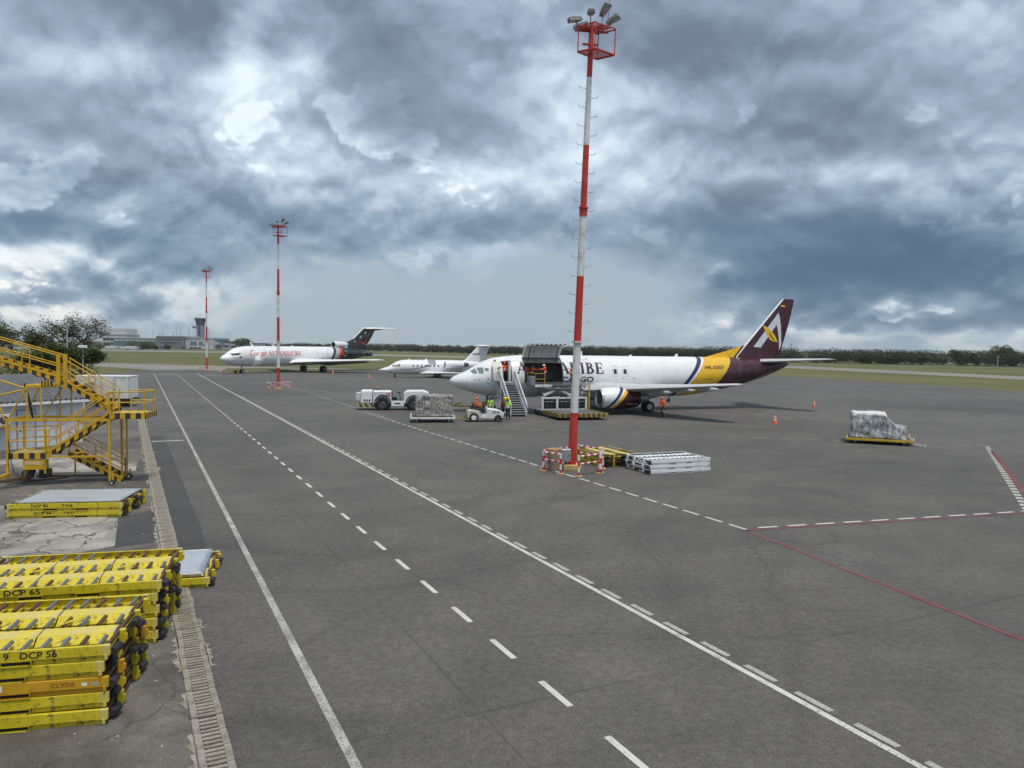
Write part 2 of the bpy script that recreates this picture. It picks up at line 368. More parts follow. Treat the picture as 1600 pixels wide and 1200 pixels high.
def _ser():
    T, h = .17, .05
    def st(x): return [([(x, 0), (x, 1)], T), ([(x-.15, h/2), (x+.15, h/2)], h), ([(x-.15, 1-h/2), (x+.15, 1-h/2)], h)]
    SER['A'] = (.86, [([(.1, 0), (.42, 1)], .055), ([(.40, 1), (.76, 0)], T), ([(.2, .33), (.6, .33)], h), ([(0, h/2), (.22, h/2)], h), ([(.6, h/2), (.9, h/2)], h)])
    SER['E'] = (.74, st(.2) + [([(.2, h/2), (.68, h/2)], h), ([(.2, 1-h/2), (.66, 1-h/2)], h), ([(.2, .52), (.5, .52)], h), ([(.66, 0), (.66, .25)], .05), ([(.64, 1), (.64, .78)], .05), ([(.5, .4), (.5, .64)], .04)])
    SER['R'] = (.84, st(.2) + [(arc(.28, .74, .3, .235, 90, -90), arcw(90, -90, T, .05)), ([(.4, .5), (.74, .02)], T), ([(.68, h/2), (.86, h/2)], h)])
    SER['B'] = (.76, st(.2) + [(arc(.26, .765, .27, .21, 90, -90), arcw(90, -90, T, .05)), (arc(.28, .28, .33, .255, 90, -90), arcw(90, -90, T, .05)), ([(.2, .975), (.3, .975)], h), ([(.2, .54), (.3, .54)], h), ([(.2, .025), (.3, .025)], h)])
    SER['I'] = (.42, st(.2))
    SER['C'] = (.84, [(arc(.46, .5, .36, .48, 42, 318, 22), arcw(42, 318, T, .05, 22)), ([(.74, .62), (.74, .98)], .045), ([(.74, .38), (.74, .05)], .04)])
    SER['O'] = (.92, [(arc(.46, .5, .36, .48, 0, 360, 28), arcw(0, 360, T, .05, 28))])
    SER['U'] = (.88, [([(.2, 1), (.2, .35)]+arc(.47, .35, .27, .32, 180, 360), [T]*2+[.12]*15), ([(.74, .35), (.74, 1)], .06), ([(.06, 1-h/2), (.34, 1-h/2)], h), ([(.62, 1-h/2), (.86, 1-h/2)], h)])
    SER['S'] = (.7, [(arc(.34, .74, .22, .235, 30, 250, 16)+arc(.34, .27, .24, .25, 80, -150, 16), [.05+.10*min(1, i/8) for i in range(17)]+[.15-.10*max(0, (i-8)/8) for i in range(17)]), ([(.56, .7), (.56, .95)], .045), ([(.1, .3), (.1, .05)], .045)])
_ser()
def serif(word, h, w):
    vs_, fs, x = [], [], 0.
    for ch in word:
        adv, sts = SER[ch]
        for pts, ww in sts:
            a, f = stroke(pts, ww); o = len(vs_)
            vs_ += [(p[0]+x, p[1]) for p in a]; fs += [tuple(i+o for i in q) for q in f]
        x += adv + .06
    return fit2d((vs_, fs), w, h)
# road frame: s to the right of the road, t along it away from the camera
RN, RDIR = Vector((.8977, .4407, 0)), Vector((-.4407, .8977, 0))
def rd(s, t, z=0.): p = RN*s + RDIR*t; return Vector((p.x, p.y, z))

# ================================================================== THE SETTING
def surf_mat(name, build):
    m = bpy.data.materials.new(name); m.use_nodes = True; g = NG(m.node_tree); b_ = g.n['Principled BSDF']
    co = g.new('ShaderNodeTexCoord').outputs['Object']
    col, rough, height, strength, dist = build(g, co)
    g.l.new(col, b_.inputs['Base Color']); g.put(b_.inputs['Roughness'], rough)
    b_.inputs['Specular IOR Level'].default_value = .35
    if height is not None:
        bn = g.new('ShaderNodeBump'); bn.inputs['Strength'].default_value = strength; bn.inputs['Distance'].default_value = dist
        g.l.new(height, bn.inputs['Height']); g.l.new(bn.outputs[0], b_.inputs['Normal'])
    return m
def rot_xy(g, co, ang, sx, sy):
    c, s_ = math.cos(ang), math.sin(ang); x, y, z = g.sep(co)
    return g.comb(g.m('MULTIPLY', g.m('ADD', g.m('MULTIPLY', x, c), g.m('MULTIPLY', y, s_)), sx), g.m('MULTIPLY', g.m('SUBTRACT', g.m('MULTIPLY', y, c), g.m('MULTIPLY', x, s_)), sy), 0.)
def asphalt(c0, c1, grain=.5, cracks=.5, streak=.5):
    def f(g, co):
        big = g.noise(co, .045, 5, .6, .6); mid = g.noise(co, .42, 6, .65, .4); fine = g.noise(co, 6., 7, .80); spk = g.noise(co, 34., 3, .7)
        t = g.m('ADD', g.m('MULTIPLY', big, .55), g.m('MULTIPLY', mid, .45))
        c = g.mix(g.map(t, .40, .60), (*c0, 1), (*c1, 1))
        # polished and rubbered tracks, mostly along the road and along the stands
        warp = g.v('SCALE', g.noise(co, .03, 3, .5, out=1), 26.)
        cw = g.v('ADD', co, warp)
        s1 = g.noise(rot_xy(g, cw, R(63.9), .035, .75), 1., 5, .6); s2 = g.noise(rot_xy(g, cw, R(12), .03, .5), 1.3, 5, .6)
        c = g.mix(g.map(s1, .55, .70, 0, .50*streak), c, (c0[0]*.5, c0[1]*.5, c0[2]*.52, 1))
        c = g.mix(g.map(s2, .56, .70, 0, .6*streak), c, (c0[0]*.52, c0[1]*.52, c0[2]*.54, 1))
        c = g.mix(g.map(s2, .42, .30, 0, .35*streak), c, (c1[0]*1.35, c1[1]*1.33, c1[2]*1.27, 1))
        # oil and wet stains with their own outline
        st = g.noise(co, .85, 4, .55, 1.2)
        c = g.mix(g.map(st, .70, .76, 0, .45), c, (.03, .03, .03, 1))
        # aggregate
        k = g.map(fine, .3, .7, 1-grain*.5, 1+grain*.5); c = g.mix(1., c, g.comb(k, k, k), 'MULTIPLY')
        c = g.mix(g.map(spk, .57, .68, 0, .55*grain), c, (.36, .34, .31, 1))
        c = g.mix(g.map(spk, .43, .33, 0, .7*grain), c, (.02, .02, .02, 1))
        # sealed cracks
        cr_ = g.voro(g.v('ADD', co, g.v('SCALE', g.noise(co, .5, 4, .6, out=1), 1.6)), .11, 0, .5, 'DISTANCE_TO_EDGE')
        gate = g.map(g.noise(co, .05, 2), .48, .6)
        c = g.mix(g.m('MULTIPLY', g.map(cr_, .0075, .003), g.m('MULTIPLY', gate, cracks)), c, (.03, .03, .03, 1))
        # joints between paver lanes and cross joints, filled and broken up
        jw = g.m('MULTIPLY', g.m('SUBTRACT', g.noise(co, .35, 4, .6), .5), .10)
        sx, sy, sz_ = g.sep(rot_xy(g, co, R(26.15), 1., 1.))
        j1 = g.m('LESS_THAN', g.m('ABSOLUTE', g.m('SUBTRACT', g.m('FRACT', g.m('ADD', g.m('DIVIDE', g.m('ADD', sx, jw), 4.3), .37)), .5)), .006)
        j2 = g.m('LESS_THAN', g.m('ABSOLUTE', g.m('SUBTRACT', g.m('FRACT', g.m('ADD', g.m('DIVIDE', g.m('ADD', sy, jw), 31.), .15)), .5)), .0012)
        jg = g.map(g.noise(co, .13, 4, .6), .44, .56, .1, .8)
        c = g.mix(g.m('MULTIPLY', g.m('MAXIMUM', j1, j2), g.m('MULTIPLY', jg, .75*cracks+.2)), c, (.035, .034, .033, 1))
        hgt = g.m('ADD', g.m('MULTIPLY', fine, .7), g.m('MULTIPLY', spk, .5))
        return c, g.map(mid, .3, .7, .72, .92), hgt, .55, .012
    return f
m_apron = surf_mat('worn_asphalt', asphalt((.077, .073, .068), (.128, .122, .113), .85, .40, .55))
m_patch = surf_mat('newer_asphalt', asphalt((.052, .052, .051), (.078, .077, .075), .5, .2, .3))
def yard(g, co):
    big = g.noise(co, .22, 6, .62, .8); mid = g.noise(co, 1.6, 6, .7, .5); fine = g.noise(co, 24., 4, .75)
    t = g.m('ADD', g.m('MULTIPLY', big, .6), g.m('MULTIPLY', mid, .4))
    c = g.ramp(t, [(.33, (.062, .058, .052)), (.46, (.108, .101, .09)), (.56, (.158, .148, .132)), (.68, (.25, .236, .212))])
    k = g.map(fine, .3, .7, .72, 1.28); c = g.mix(1., c, g.comb(k, k, k), 'MULTIPLY')
    bits = g.voro(co, 9., 0, .5, 'F1', out='Distance'); c = g.mix(g.m('MULTIPLY', g.map(bits, .14, .09), g.map(mid, .5, .62)), c, (.36, .35, .33, 1))
    cr_ = g.voro(g.v('ADD', co, g.v('SCALE', g.noise(co, 1.2, 4, .6, out=1), .8)), .42, 0, .5, 'DISTANCE_TO_EDGE')
    c = g.mix(g.map(cr_, .014, .005, 0, .5), c, (.05, .047, .043, 1))
    return c, .9, g.m('ADD', fine, g.m('MULTIPLY', mid, .8)), .7, .03
m_yard = surf_mat('dirty_old_paving', yard)
def oldconc(g, co):
    big = g.noise(co, .5, 6, .65, .7); fine = g.noise(co, 18., 4, .7)
    c = g.ramp(big, [(.34, (.13, .124, .112)), (.48, (.26, .248, .222)), (.62, (.38, .362, .325))])
    k = g.map(fine, .3, .7, .82, 1.16); c = g.mix(1., c, g.comb(k, k, k), 'MULTIPLY')
    cr_ = g.voro(g.v('ADD', co, g.v('SCALE', g.noise(co, 1.5, 4, .6, out=1), .7)), .75, 0, .5, 'DISTANCE_TO_EDGE')
    c = g.mix(g.map(cr_, .022, .008, 0, .85), c, (.05, .047, .042, 1))
    return c, .9, g.m('ADD', g.m('MULTIPLY', fine, .5), g.map(cr_, 0, .03)), .5, .02
m_oldconc = surf_mat('cracked_concrete', oldconc)
def grassy(g, co):
    a = g.noise(co, .018, 5, .6, .5); b_ = g.noise(co, .16, 6, .7); c_ = g.noise(co, 1.3, 4, .7)
    c = g.ramp(a, [(.34, (.078, .094, .026)), (.5, (.108, .114, .036)), (.66, (.145, .138, .056))])
    c = g.mix(g.map(b_, .5, .72, 0, .6), c, (.150, .130, .068, 1)); c = g.mix(g.map(b_, .45, .28, 0, .5), c, (.045, .062, .016, 1))
    k = g.map(c_, .3, .7, .75, 1.25); c = g.mix(1., c, g.comb(k, k, k), 'MULTIPLY')
    return c, .95, c_, .8, .25
m_grass = surf_mat('dry_grass', grassy)
def pale(g, co):
    a = g.noise(co, .08, 5, .6); b_ = g.noise(co, 1.1, 5, .7)
    c = g.ramp(g.m('ADD', g.m('MULTIPLY', a, .6), g.m('MULTIPLY', b_, .4)), [(.35, (.17, .163, .147)), (.65, (.28, .27, .243))])
    return c, .9, b_, .3, .05
m_pale = surf_mat('pale_concrete', pale)
def paint(c0, wear):
    def f(g, co):
        a = g.noise(co, 1.3, 6, .7); b_ = g.noise(co, 22., 4, .75)
        t = g.m('ADD', g.m('MULTIPLY', a, .5), g.m('MULTIPLY', b_, .5))
        c = g.mix(g.map(t, .60-wear, .66-wear*.6, 0, .85), (*c0, 1), (.15, .148, .14, 1))
        return c, .75, b_, .3, .01
    return f
m_pw = surf_mat('worn_white_marking', paint((.58, .565, .53), .10))
m_pw2 = surf_mat('faded_white_marking', paint((.46, .445, .41), .16))
m_pr = surf_mat('worn_red_marking', paint((.19, .048, .050), .10))
def sheet(name, pts, z, m, kind='structure', parent=None):
    me = bpy.data.meshes.new(name); b_ = bmesh.new(); b_.faces.new([b_.verts.new((p[0], p[1], z)) for p in pts])
    bmesh.ops.triangulate(b_, faces=list(b_.faces)); bmesh.ops.recalc_face_normals(b_, faces=list(b_.faces))
    for f in b_.faces:
        if f.normal.z < 0: f.normal_flip()
    b_.to_mesh(me); b_.free(); me.materials.append(m)
    o = link(name, me, parent)
    if parent is None: tag(o, kind=kind)
    return o
ground = sheet('ground', [(-9000, -9000), (9000, -9000), (9000, 9000), (-9000, 9000)], -.06, m_grass)
apron = sheet('apron', [(-95, -14), (119, -14), (97.5, 61), (80.4, 119.3), (74.6, 147.6), (63.7, 176), (52, 189), (10, 193), (-25.5, 188.8), (-30.9, 183.5), (-35.2, 174), (-42, 166.3), (-50.3, 159.2),
                        (-58, 157), (-61, 160), (-68, 165), (-76, 158), (-75, 151), (-72, 131.7), (-84, 112), (-95, 60)], 0, m_apron)
sheet('taxiway', [(-240, 268), (-124.4, 211), (-114.5, 209.1), (-74.7, 194.8), (-61.1, 190.8), (-40, 186), (-38, 181.5), (-58.2, 181.8), (-66, 176), (-63, 166), (-61.6, 160.6), (-68, 164.2), (-75.2, 158.2), (-78.8, 162.8), (-98.2, 179.4), (-109.4, 185.6), (-230, 240)], -.02, m_pale)
sheet('runway', [(164, 10), (137, 203), (112, 310), (60, 520), (36, 510), (95, 263), (119, 177), (139, 10)], -.03, m_pale)
sheet('runway', [(-520, 640), (-96, 505), (-15.7, 455), (60, 430), (60, 400), (-15, 388), (-80, 418), (-520, 590)], -.025, m_pale)
sheet('path', [(300, 300), (231, 338), (142, 393), (106, 423), (40, 520), (38, 515), (103, 418), (141, 388), (230, 333), (298, 295)], -.02, m_pale)
sheet('taxiway', [(-420, 660), (-324, 597), (-198, 516), (-160, 505), (-150, 455), (-178, 455), (-257, 470), (-400, 560)], -.022, m_pale)
# the yard on the left of the drain
sheet('yard', [rd(.80, 4), rd(.78, 12), rd(-.24, 64), rd(-3, 70), rd(-40, 70), rd(-40, 4)], .004, m_yard)
sheet('concrete_patch', [(-12.2, 24.6), (-11.2, 21.6), (-11.9, 20.7), (-19.5, 18.4), (-22.5, 25.5), (-20, 27.2)], .009, m_oldconc)
sheet('concrete_patch', [(-17.0, 34.2), (-18.2, 36.9), (-23.5, 38.6), (-25.5, 36.0), (-20.5, 33.4)], .009, m_oldconc)
sheet('asphalt_patch', [rd(.92, 20), rd(.62, 38), rd(.42, 52), rd(1.35, 52), rd(1.55, 40), rd(1.62, 33), rd(1.72, 26), rd(1.66, 21.5), rd(1.2, 20.6)], .004, m_patch)
sheet('asphalt_patch', [(-10.0, 22.4), (-12.1, 26.0), (-13.1, 25.2), (-11.2, 21.3)], .012, m_patch)
# painted lines
def line(name, a, b, w, m, z=.008):
    a, b = Vector((*a[:2], 0)), Vector((*b[:2], 0)); n = (b-a).normalized(); n = Vector((-n.y, n.x, 0))*w/2
    return sheet(name, [a-n, b-n, b+n, a+n], z, m)
line('edge_line', rd(2.66, 4), rd(2.5, 158.5), .15, m_pw2)
line('lane_line', rd(9.86, 4), rd(9.86, 156), .13, m_pw)
line('lane_line', rd(6.26, 92), rd(6.2, 149), .12, m_pw2)
def dashes(name, s0, s1, t0, t1, ln, per, w, m):
    """each painted dash is a piece of its own"""
    root = thing(name, None, None); root['kind'] = 'structure'
    n = Vector((RN.x, RN.y, 0))*w/2; d = RDIR*ln
    me = bpy.data.meshes.new('paint_dash'); me.from_pydata([-n, n, n+d, d-n], [], [(0, 1, 2, 3)]); me.materials.append(m)
    t = t0; i = 0
    while t < t1:
        o = link('paint_dash', me, root); o.location = rd(s0+(s1-s0)*(t-t0)/(t1-t0)+random.uniform(-.008, .008), t, .008); t += per; i += 1
dashes('centre_line', 6.28, 6.24, 4.2, 92, 1.02, 2.08, .12, m_pw)
dashes('lane_dashes', 10.06, 10.06, 4.9, 92, .76, 1.21, .13, m_pw2)
dashes('stand_line', 17.75, 17.55, 18.6, 57, .85, 1.20, .12, m_pw)
dashes('stand_line', 17.9, 18.6, 60, 110, .8, 1.20, .12, m_pw2)
line('red_line', (7.68, 24.5), (13.4, 6), .14, m_pr); line('red_line', (7.6, 24.45), (32, 31.6), .14, m_pr)
line('red_line', (29.0, 45.6), (19.6, 27.9), .24, m_pr)
def dash_run(name, a, b, ln, per, w, m):
    a, b = Vector((*a, .008)), Vector((*b, .008)); d = b-a; L = d.length; d.normalize(); n = Vector((-d.y, d.x, 0))*w/2
    root = thing(name, None, None); root['kind'] = 'structure'
    me = bpy.data.meshes.new('paint_dash'); me.from_pydata([-n, d*ln-n, d*ln+n, n], [], [(0, 1, 2, 3)]); me.materials.append(m)
    t = 0
    while t < L: o = link('paint_dash', me, root); o.location = a+d*t; t += per
dash_run('red_line_dashes', (8.19, 24.85), (31, 31.6), .74, 1.13, .13, m_pw)
dash_run('block_line', (30.0, 47.7), (18.9, 27.4), .44, .80, .26, m_pw)
dash_run('stand_edge_dashes', (-7, 56.0), (30, 48.0), 1.0, 1.7, .13, m_pw2)
line('guide_line', (12, 88), (70, 62), .14, m_pw2); line('guide_line', (40, 100), (84, 96), .12, m_pw2); line('guide_line', (50, 124), (80, 110), .14, m_pw2)
line('cross_mark', (-21.1, 44.45), (-19.6, 45.25), .42, m_pw2); line('cross_mark', (-35.5, 72.3), (-33.6, 73.2), .34, m_pw2)
line('cross_mark', (-64.5, 138.5), (-61.5, 140), .7, m_pw2); line('cross_mark', (-55.5, 137), (-53, 138.2), .6, m_pw2)
line('lead_line', (-42, 118), (-20, 90), .14, m_pw2); line('lead_line', (-14, 68), (-9, 58.5), .14, m_pw2); line('lead_line', (-25, 74.5), (-18, 76.5), .14, m_pw2)

# ------------------------------------------------------------------ drain of slotted concrete covers
def slot_cover(seed):
    rng = random.Random(seed); mb = MB(); w, l, h = .46, .50, .11
    nx = 4; ys = []; y = .015
    for k in range(nx): ys.append((y, y+.068)); y += .122
    # ribs between slots, and the two solid margins
    mb.b2((0, .012, 0), (.10, l-.012, h)); mb.b2((w-.10, .012, 0), (w, l-.012, h))
    for a, b_ in ys: mb.b2((.10, a, 0), (w-.10, b_, h-rng.uniform(0, .010)))
    return mb.mesh('cover', m_cover, bevel=.006)
m_cover = surf_mat('dirty_drain_concrete', lambda g, co: (g.ramp(g.m('ADD', g.m('MULTIPLY', g.noise(co, 1.7, 6, .7), .6), g.m('MULTIPLY', g.noise(co, 21., 3, .7), .4)), [(.34, (.12, .106, .086)), (.5, (.27, .247, .205)), (.66, (.38, .352, .30))]), .9, g.noise(co, 30., 4, .7), .5, .012))
drain = thing('drain_channel', None, None); drain['kind'] = 'structure'
DA, DB = Vector((-3.10, 9.0, 0)), Vector((-27.78, 57.38, 0)); DD = (DB-DA).normalized(); dang = math.atan2(-DD.x, DD.y)
covers = [slot_cover(i) for i in range(4)]
for i in range(-8, 108):
    o = link('cover', covers[random.randrange(4)], drain)
    o.location = DA + DD*(i*.505) + Vector((-DD.y, DD.x, 0))*(.46+random.uniform(-.012, .012)) + Vector((0, 0, -.070+random.uniform(-.010, .008)))
    o.rotation_euler = (random.uniform(-.01, .01), random.uniform(-.012, .012), dang+random.uniform(-.02, .02))
# broken kerb lip beside the covers
lip = thing('drain_kerb', None, None); lip['kind'] = 'structure'
def chunk(seed):
    rng = random.Random(seed); pl_ = [(0, -.30), (0, .30)] + [(rng.uniform(.01, .03)+rng.random()**3*.12, .30-.6*i/7+rng.uniform(-.03, .03)) for i in range(8)]
    return MB().prism(pl_, 0, .05, 'xy').mesh('concrete_piece', m_cover)
chunks = [chunk(i) for i in range(6)]
for i in range(120):
    if random.random() < .35: continue
    for sd_ in (-1, 1):
        if sd_ > 0 and random.random() < .8: continue
        o = link('concrete_piece', random.choice(chunks), lip)
        off = -(.475) if sd_ < 0 else .012
        o.location = DA + DD*(i*.52-4+random.uniform(-.1, .1)) + Vector((DD.y, -DD.x, 0))*(off) + Vector((0, 0, -.032+random.uniform(-.008, .008)))
        o.rotation_euler = (0, 0, dang+random.uniform(-.03, .03)+(math.pi if sd_ < 0 else 0))
m_slot_shade = surf_mat('painted_slot_shade', lambda g, co: (g.ramp(g.noise(co, 6., 4, .6), [(.3, (.012, .011, .010)), (.7, (.04, .036, .03))]), .6, None, 0, 0))  # near-black sheet below the covers: shade of the void painted in its colour
nd = Vector((-DD.y, DD.x, 0)); sheet('slot_shade', [DA-DD*5, DA-DD*5+nd*.46, DA+DD*55+nd*.46, DA+DD*55], .0075, m_slot_shade)
# loose stones in the yard
st = MB()
for i in range(420):
    p = rd(random.uniform(-9, .3), random.uniform(5, 34)); s_ = random.uniform(.008, .028)
    st.box((p.x, p.y, .006+s_*.4), (s_*2, s_*1.5, s_), Matrix.Rotation(random.uniform(0, 3), 3, 'Z'))
tag(st.build('gravel', m_conc), 'loose pale stones and grit scattered over the dirty yard', 'gravel', kind='stuff')

# ------------------------------------------------------------------ vegetation
def leafy(name, c0, c1):
    m = bpy.data.materials.new(name); m.use_nodes = True; g = NG(m.node_tree); b_ = g.n['Principled BSDF']
    gi = g.new('ShaderNodeNewGeometry'); co = g.new('ShaderNodeTexCoord').outputs['Object']
    n_ = g.noise(co, .35, 4, .6)
    t = g.m('ADD', g.m('MULTIPLY', gi.outputs['Random Per Island'], .55), g.m('MULTIPLY', n_, .55))
    g.l.new(g.ramp(t, [(.2, c0), (.85, c1)]), b_.inputs['Base Color']); b_.inputs['Roughness'].default_value = .7; b_.inputs['Specular IOR Level'].default_value = .2
    tr = g.new('ShaderNodeBsdfTranslucent'); g.l.new(g.ramp(t, [(.2, c0), (.85, c1)]), tr.inputs[0])
    mx_ = g.new('ShaderNodeMixShader'); mx_.inputs[0].default_value = .25; g.l.new(b_.outputs[0], mx_.inputs[1]); g.l.new(tr.outputs[0], mx_.inputs[2])
    g.l.new(mx_.outputs[0], g.n['Material Output'].inputs[0])
    return m
m_leaf = leafy('tree_foliage', (.028, .052, .013), (.125, .155, .04))
m_leaf2 = leafy('dry_tree_foliage', (.036, .050, .018), (.14, .145, .055))
m_wood_mix = leafy('distant_wood', (.022, .032, .015), (.080, .082, .042))
m_bark = mat('grey_bark', (.10, .085, .07), .9, var=.3, vs=6)
def quads_mesh(name, pts, m, s0, s1, rng):
    vs_, fs = [], []
    for p in pts:
        a = rng.uniform(0, 6.283); e = rng.uniform(-.9, .9); s_ = rng.uniform(s0, s1)
        u = Vector((math.cos(a), math.sin(a), rng.uniform(-.4, .4))).normalized()*s_; w_ = Vector((-math.sin(a)*math.cos(e), math.cos(a)*math.cos(e), math.sin(e)))*s_*.6
        o = len(vs_); p = Vector(p); vs_ += [p-u*.5, p+w_*.5, p+u*.5, p-w_*.5]; fs.append((o, o+1, o+2, o+3))
    me = bpy.data.meshes.new(name); me.from_pydata(vs_, [], fs); me.materials.append(m); return me
def tree(label, loc, h, spread, m, seed, dens=1., leaf=.22, sparse=0., group='trees behind the white shed'):
    rng = random.Random(seed); root = thing('tree', label, 'tree', loc, 0, group)
    tb = MB(); pts = []
    def grow(p, d, L, r_, lev):
        n = 3; q = p
        for i in range(n):
            d2 = (d + Vector((rng.uniform(-.2, .2), rng.uniform(-.2, .2), rng.uniform(-.05, .14)))).normalized()
            q2 = q + d2*L/n; tb.tube(q, q2, r_*(1-.22*i), 6 if lev < 2 else 4, r_*(1-.22*(i+1)), cap=False); q, d = q2, d2
            if lev >= 2 and rng.random() > sparse:
                for _ in range(int((9 if lev == 2 else 13)*dens)): pts.append(q + Vector((rng.gauss(0, .36), rng.gauss(0, .36), rng.gauss(0, .24)))*spread*.42)
        if lev < 4:
            for k in range(4 if lev < 2 else 3):
                a = rng.uniform(0, 6.283); t = rng.uniform(.45, 1.0) if lev else rng.uniform(.6, 1.1)
                nd = (d*.55 + Vector((math.cos(a), math.sin(a), rng.uniform(.0, .55)))*t).normalized()
                grow(q if k else p.lerp(q, .7), nd, L*rng.uniform(.55, .75), r_*.5, lev+1)
    grow(Vector((0, 0, 0)), Vector((rng.uniform(-.1, .1), rng.uniform(-.1, .1), 1)).normalized(), h*.36, h*.028, 0)
    tb.build('trunk', m_bark, root)
    link('crown', quads_mesh('crown', pts, m, leaf*.7, leaf*1.4, rng), root)
    return root
def wood(name, label, line_pts, depth, h0, h1, n, m, seed, leaf=(.7, 1.5), per=150, kind='stuff'):
    """a far wood that reads as one mass: crowns of loose leaf clumps"""
    rng = random.Random(seed); pts = []
    P_ = [Vector(p) for p in line_pts]; segs = [(P_[i], P_[i+1]) for i in range(len(P_)-1)]; Ls = [(b_-a).length for a, b_ in segs]
    for i in range(n):
        t = rng.uniform(0, sum(Ls)); k = 0
        while t > Ls[k] and k < len(Ls)-1: t -= Ls[k]; k += 1
        a, b_ = segs[k]; d = (b_-a).normalized(); nn = Vector((-d.y, d.x)); nn = nn if nn.y > 0 else -nn
        c = a + d*t + nn*rng.uniform(0, 1)**1.6*depth
        bush = rng.random() < .35; H_ = rng.uniform(h0, h1)*(.55 if bush else 1.); rw = H_*rng.uniform(.45, .75)
        for _ in range(per):
            v_ = Vector((rng.gauss(0, 1), rng.gauss(0, 1), rng.gauss(0, 1))).normalized()*(rng.random()**.33)
            z = H_*(.5+.5*v_.z) if bush else H_*(.56+.44*v_.z)
            pts.append((c.x+v_.x*rw, c.y+v_.y*rw, max(.1, z)))
    return tag(link(name, quads_mesh(name, pts, m, leaf[0], leaf[1], rng)), label, 'wood', kind=kind)
wood('wood', 'brown-green dry wood along the far side of the airfield on the right', [(360, 318), (266, 351), (237, 353), (142, 397), (108, 427), (44, 530)], 40, 6.4, 8.4, 900, m_wood_mix, 3, (.5, 1.1), 190)
wood('wood', 'distant dark tree line behind the parked aircraft in the middle', [(44, 530), (-64, 690), (-167, 826), (-330, 990)], 50, 4.8, 7.6, 520, m_wood_mix, 4, (1.0, 2.0), 110)
wood('wood', 'low scrub in front of the far glass terminal', [(-330, 560), (-262, 560)], 25, 4, 7.5, 26, m_leaf2, 5, (.8, 1.6), 200)
# round dark trees standing out of the wood
def far_tree(label, loc, h, w, seed, m=m_leaf, n=1500, leaf=(.6, 1.2), group='trees standing out of the far wood'):
    rng = random.Random(seed); root = thing('tree', label, 'tree', loc, 0, group); pts = []
    for _ in range(9):
        c = Vector((rng.uniform(-.55, .55)*w, rng.uniform(-.5, .5)*w, h*rng.uniform(.45, .74))); rr = rng.uniform(.28, .45)*w
        for _ in range(n//9):
            v_ = Vector((rng.gauss(0, 1), rng.gauss(0, 1), rng.gauss(0, 1))).normalized()*(rng.random()**.3); pts.append(c+Vector((v_.x*rr, v_.y*rr, v_.z*min(rr, h*.28))))
    link('crown', quads_mesh('crown', pts, m, leaf[0], leaf[1], rng), root); MB().tube((0, 0, 0), (0, 0, h*.6), .35, 7, .2).build('trunk', m_bark, root)
far_tree('broad rounded dark green tree rising above the wood at the far right', (238, 372, 0), 10.6, 9.5, 11, n=2600)
far_tree('dark green tree cut by the right edge of the frame above the wood', (262, 368, 0), 9.4, 8, 12)
far_tree('smaller dark tree just left of the broad rounded tree', (218, 372, 0), 8.8, 6, 13)
far_tree('domed dark tree behind the terminal roofs near the lighted jet nose', (-234, 660, 0), 10.5, 12, 14, n=1200, leaf=(1., 2.), group='trees by the terminal')
tree('leafy green tree at the left edge behind the yellow stairs', (-49.6, 71, 0), 9.4, 2.6, m_leaf, 21, 1.4, .24, .12)
tree('wide mixed tree with thin twigs behind the white shed', (-53.0, 84, 0), 9.0, 2.3, m_leaf2, 22, 1.0, .22, .3)
tree('tall airy tree with a flat sparse crown by the grass strip', (-50.6, 88, 0), 10.6, 2.3, m_leaf2, 36, .85, .20, .32)
tree('low bushy dark tree below the airy one beside the grass', (-52.5, 93, 0), 6.2, 2.4, m_leaf, 24, 2.0, .26)
tree('dark low tree right behind the yellow stair railing', (-45.5, 74, 0), 6.2, 2.3, m_leaf, 25, 2.0, .25)
def shrub(label, loc, h, w, seed, m=m_leaf, n=900):
    rng = random.Random(seed); root = thing('shrub', label, 'shrub', loc, 0, 'shrubs beside the shed'); pts = []
    for _ in range(n):
        v_ = Vector((rng.gauss(0, 1), rng.gauss(0, 1), rng.gauss(0, 1))).normalized()*(rng.random()**.35); pts.append((v_.x*w, v_.y*w, h*(.5+.5*v_.z)))
    link('foliage', quads_mesh('foliage', pts, m, .18, .4, rng), root); MB().tube((0, 0, 0), (0, 0, h*.6), .06, 6, .03).build('stem', m_bark, root)
shrub('dark hedge bush filling the gap behind the stairs on the left', (-42.5, 62, 0), 4.2, 3.6, 31, n=2000)
shrub('rounded bush under the trees next to the grass edge', (-57.5, 99, 0), 3.6, 3.4, 32, n=1500)
shrub('dense bush below the left edge tree', (-48, 66, 0), 4.4, 3.6, 33, n=2000)

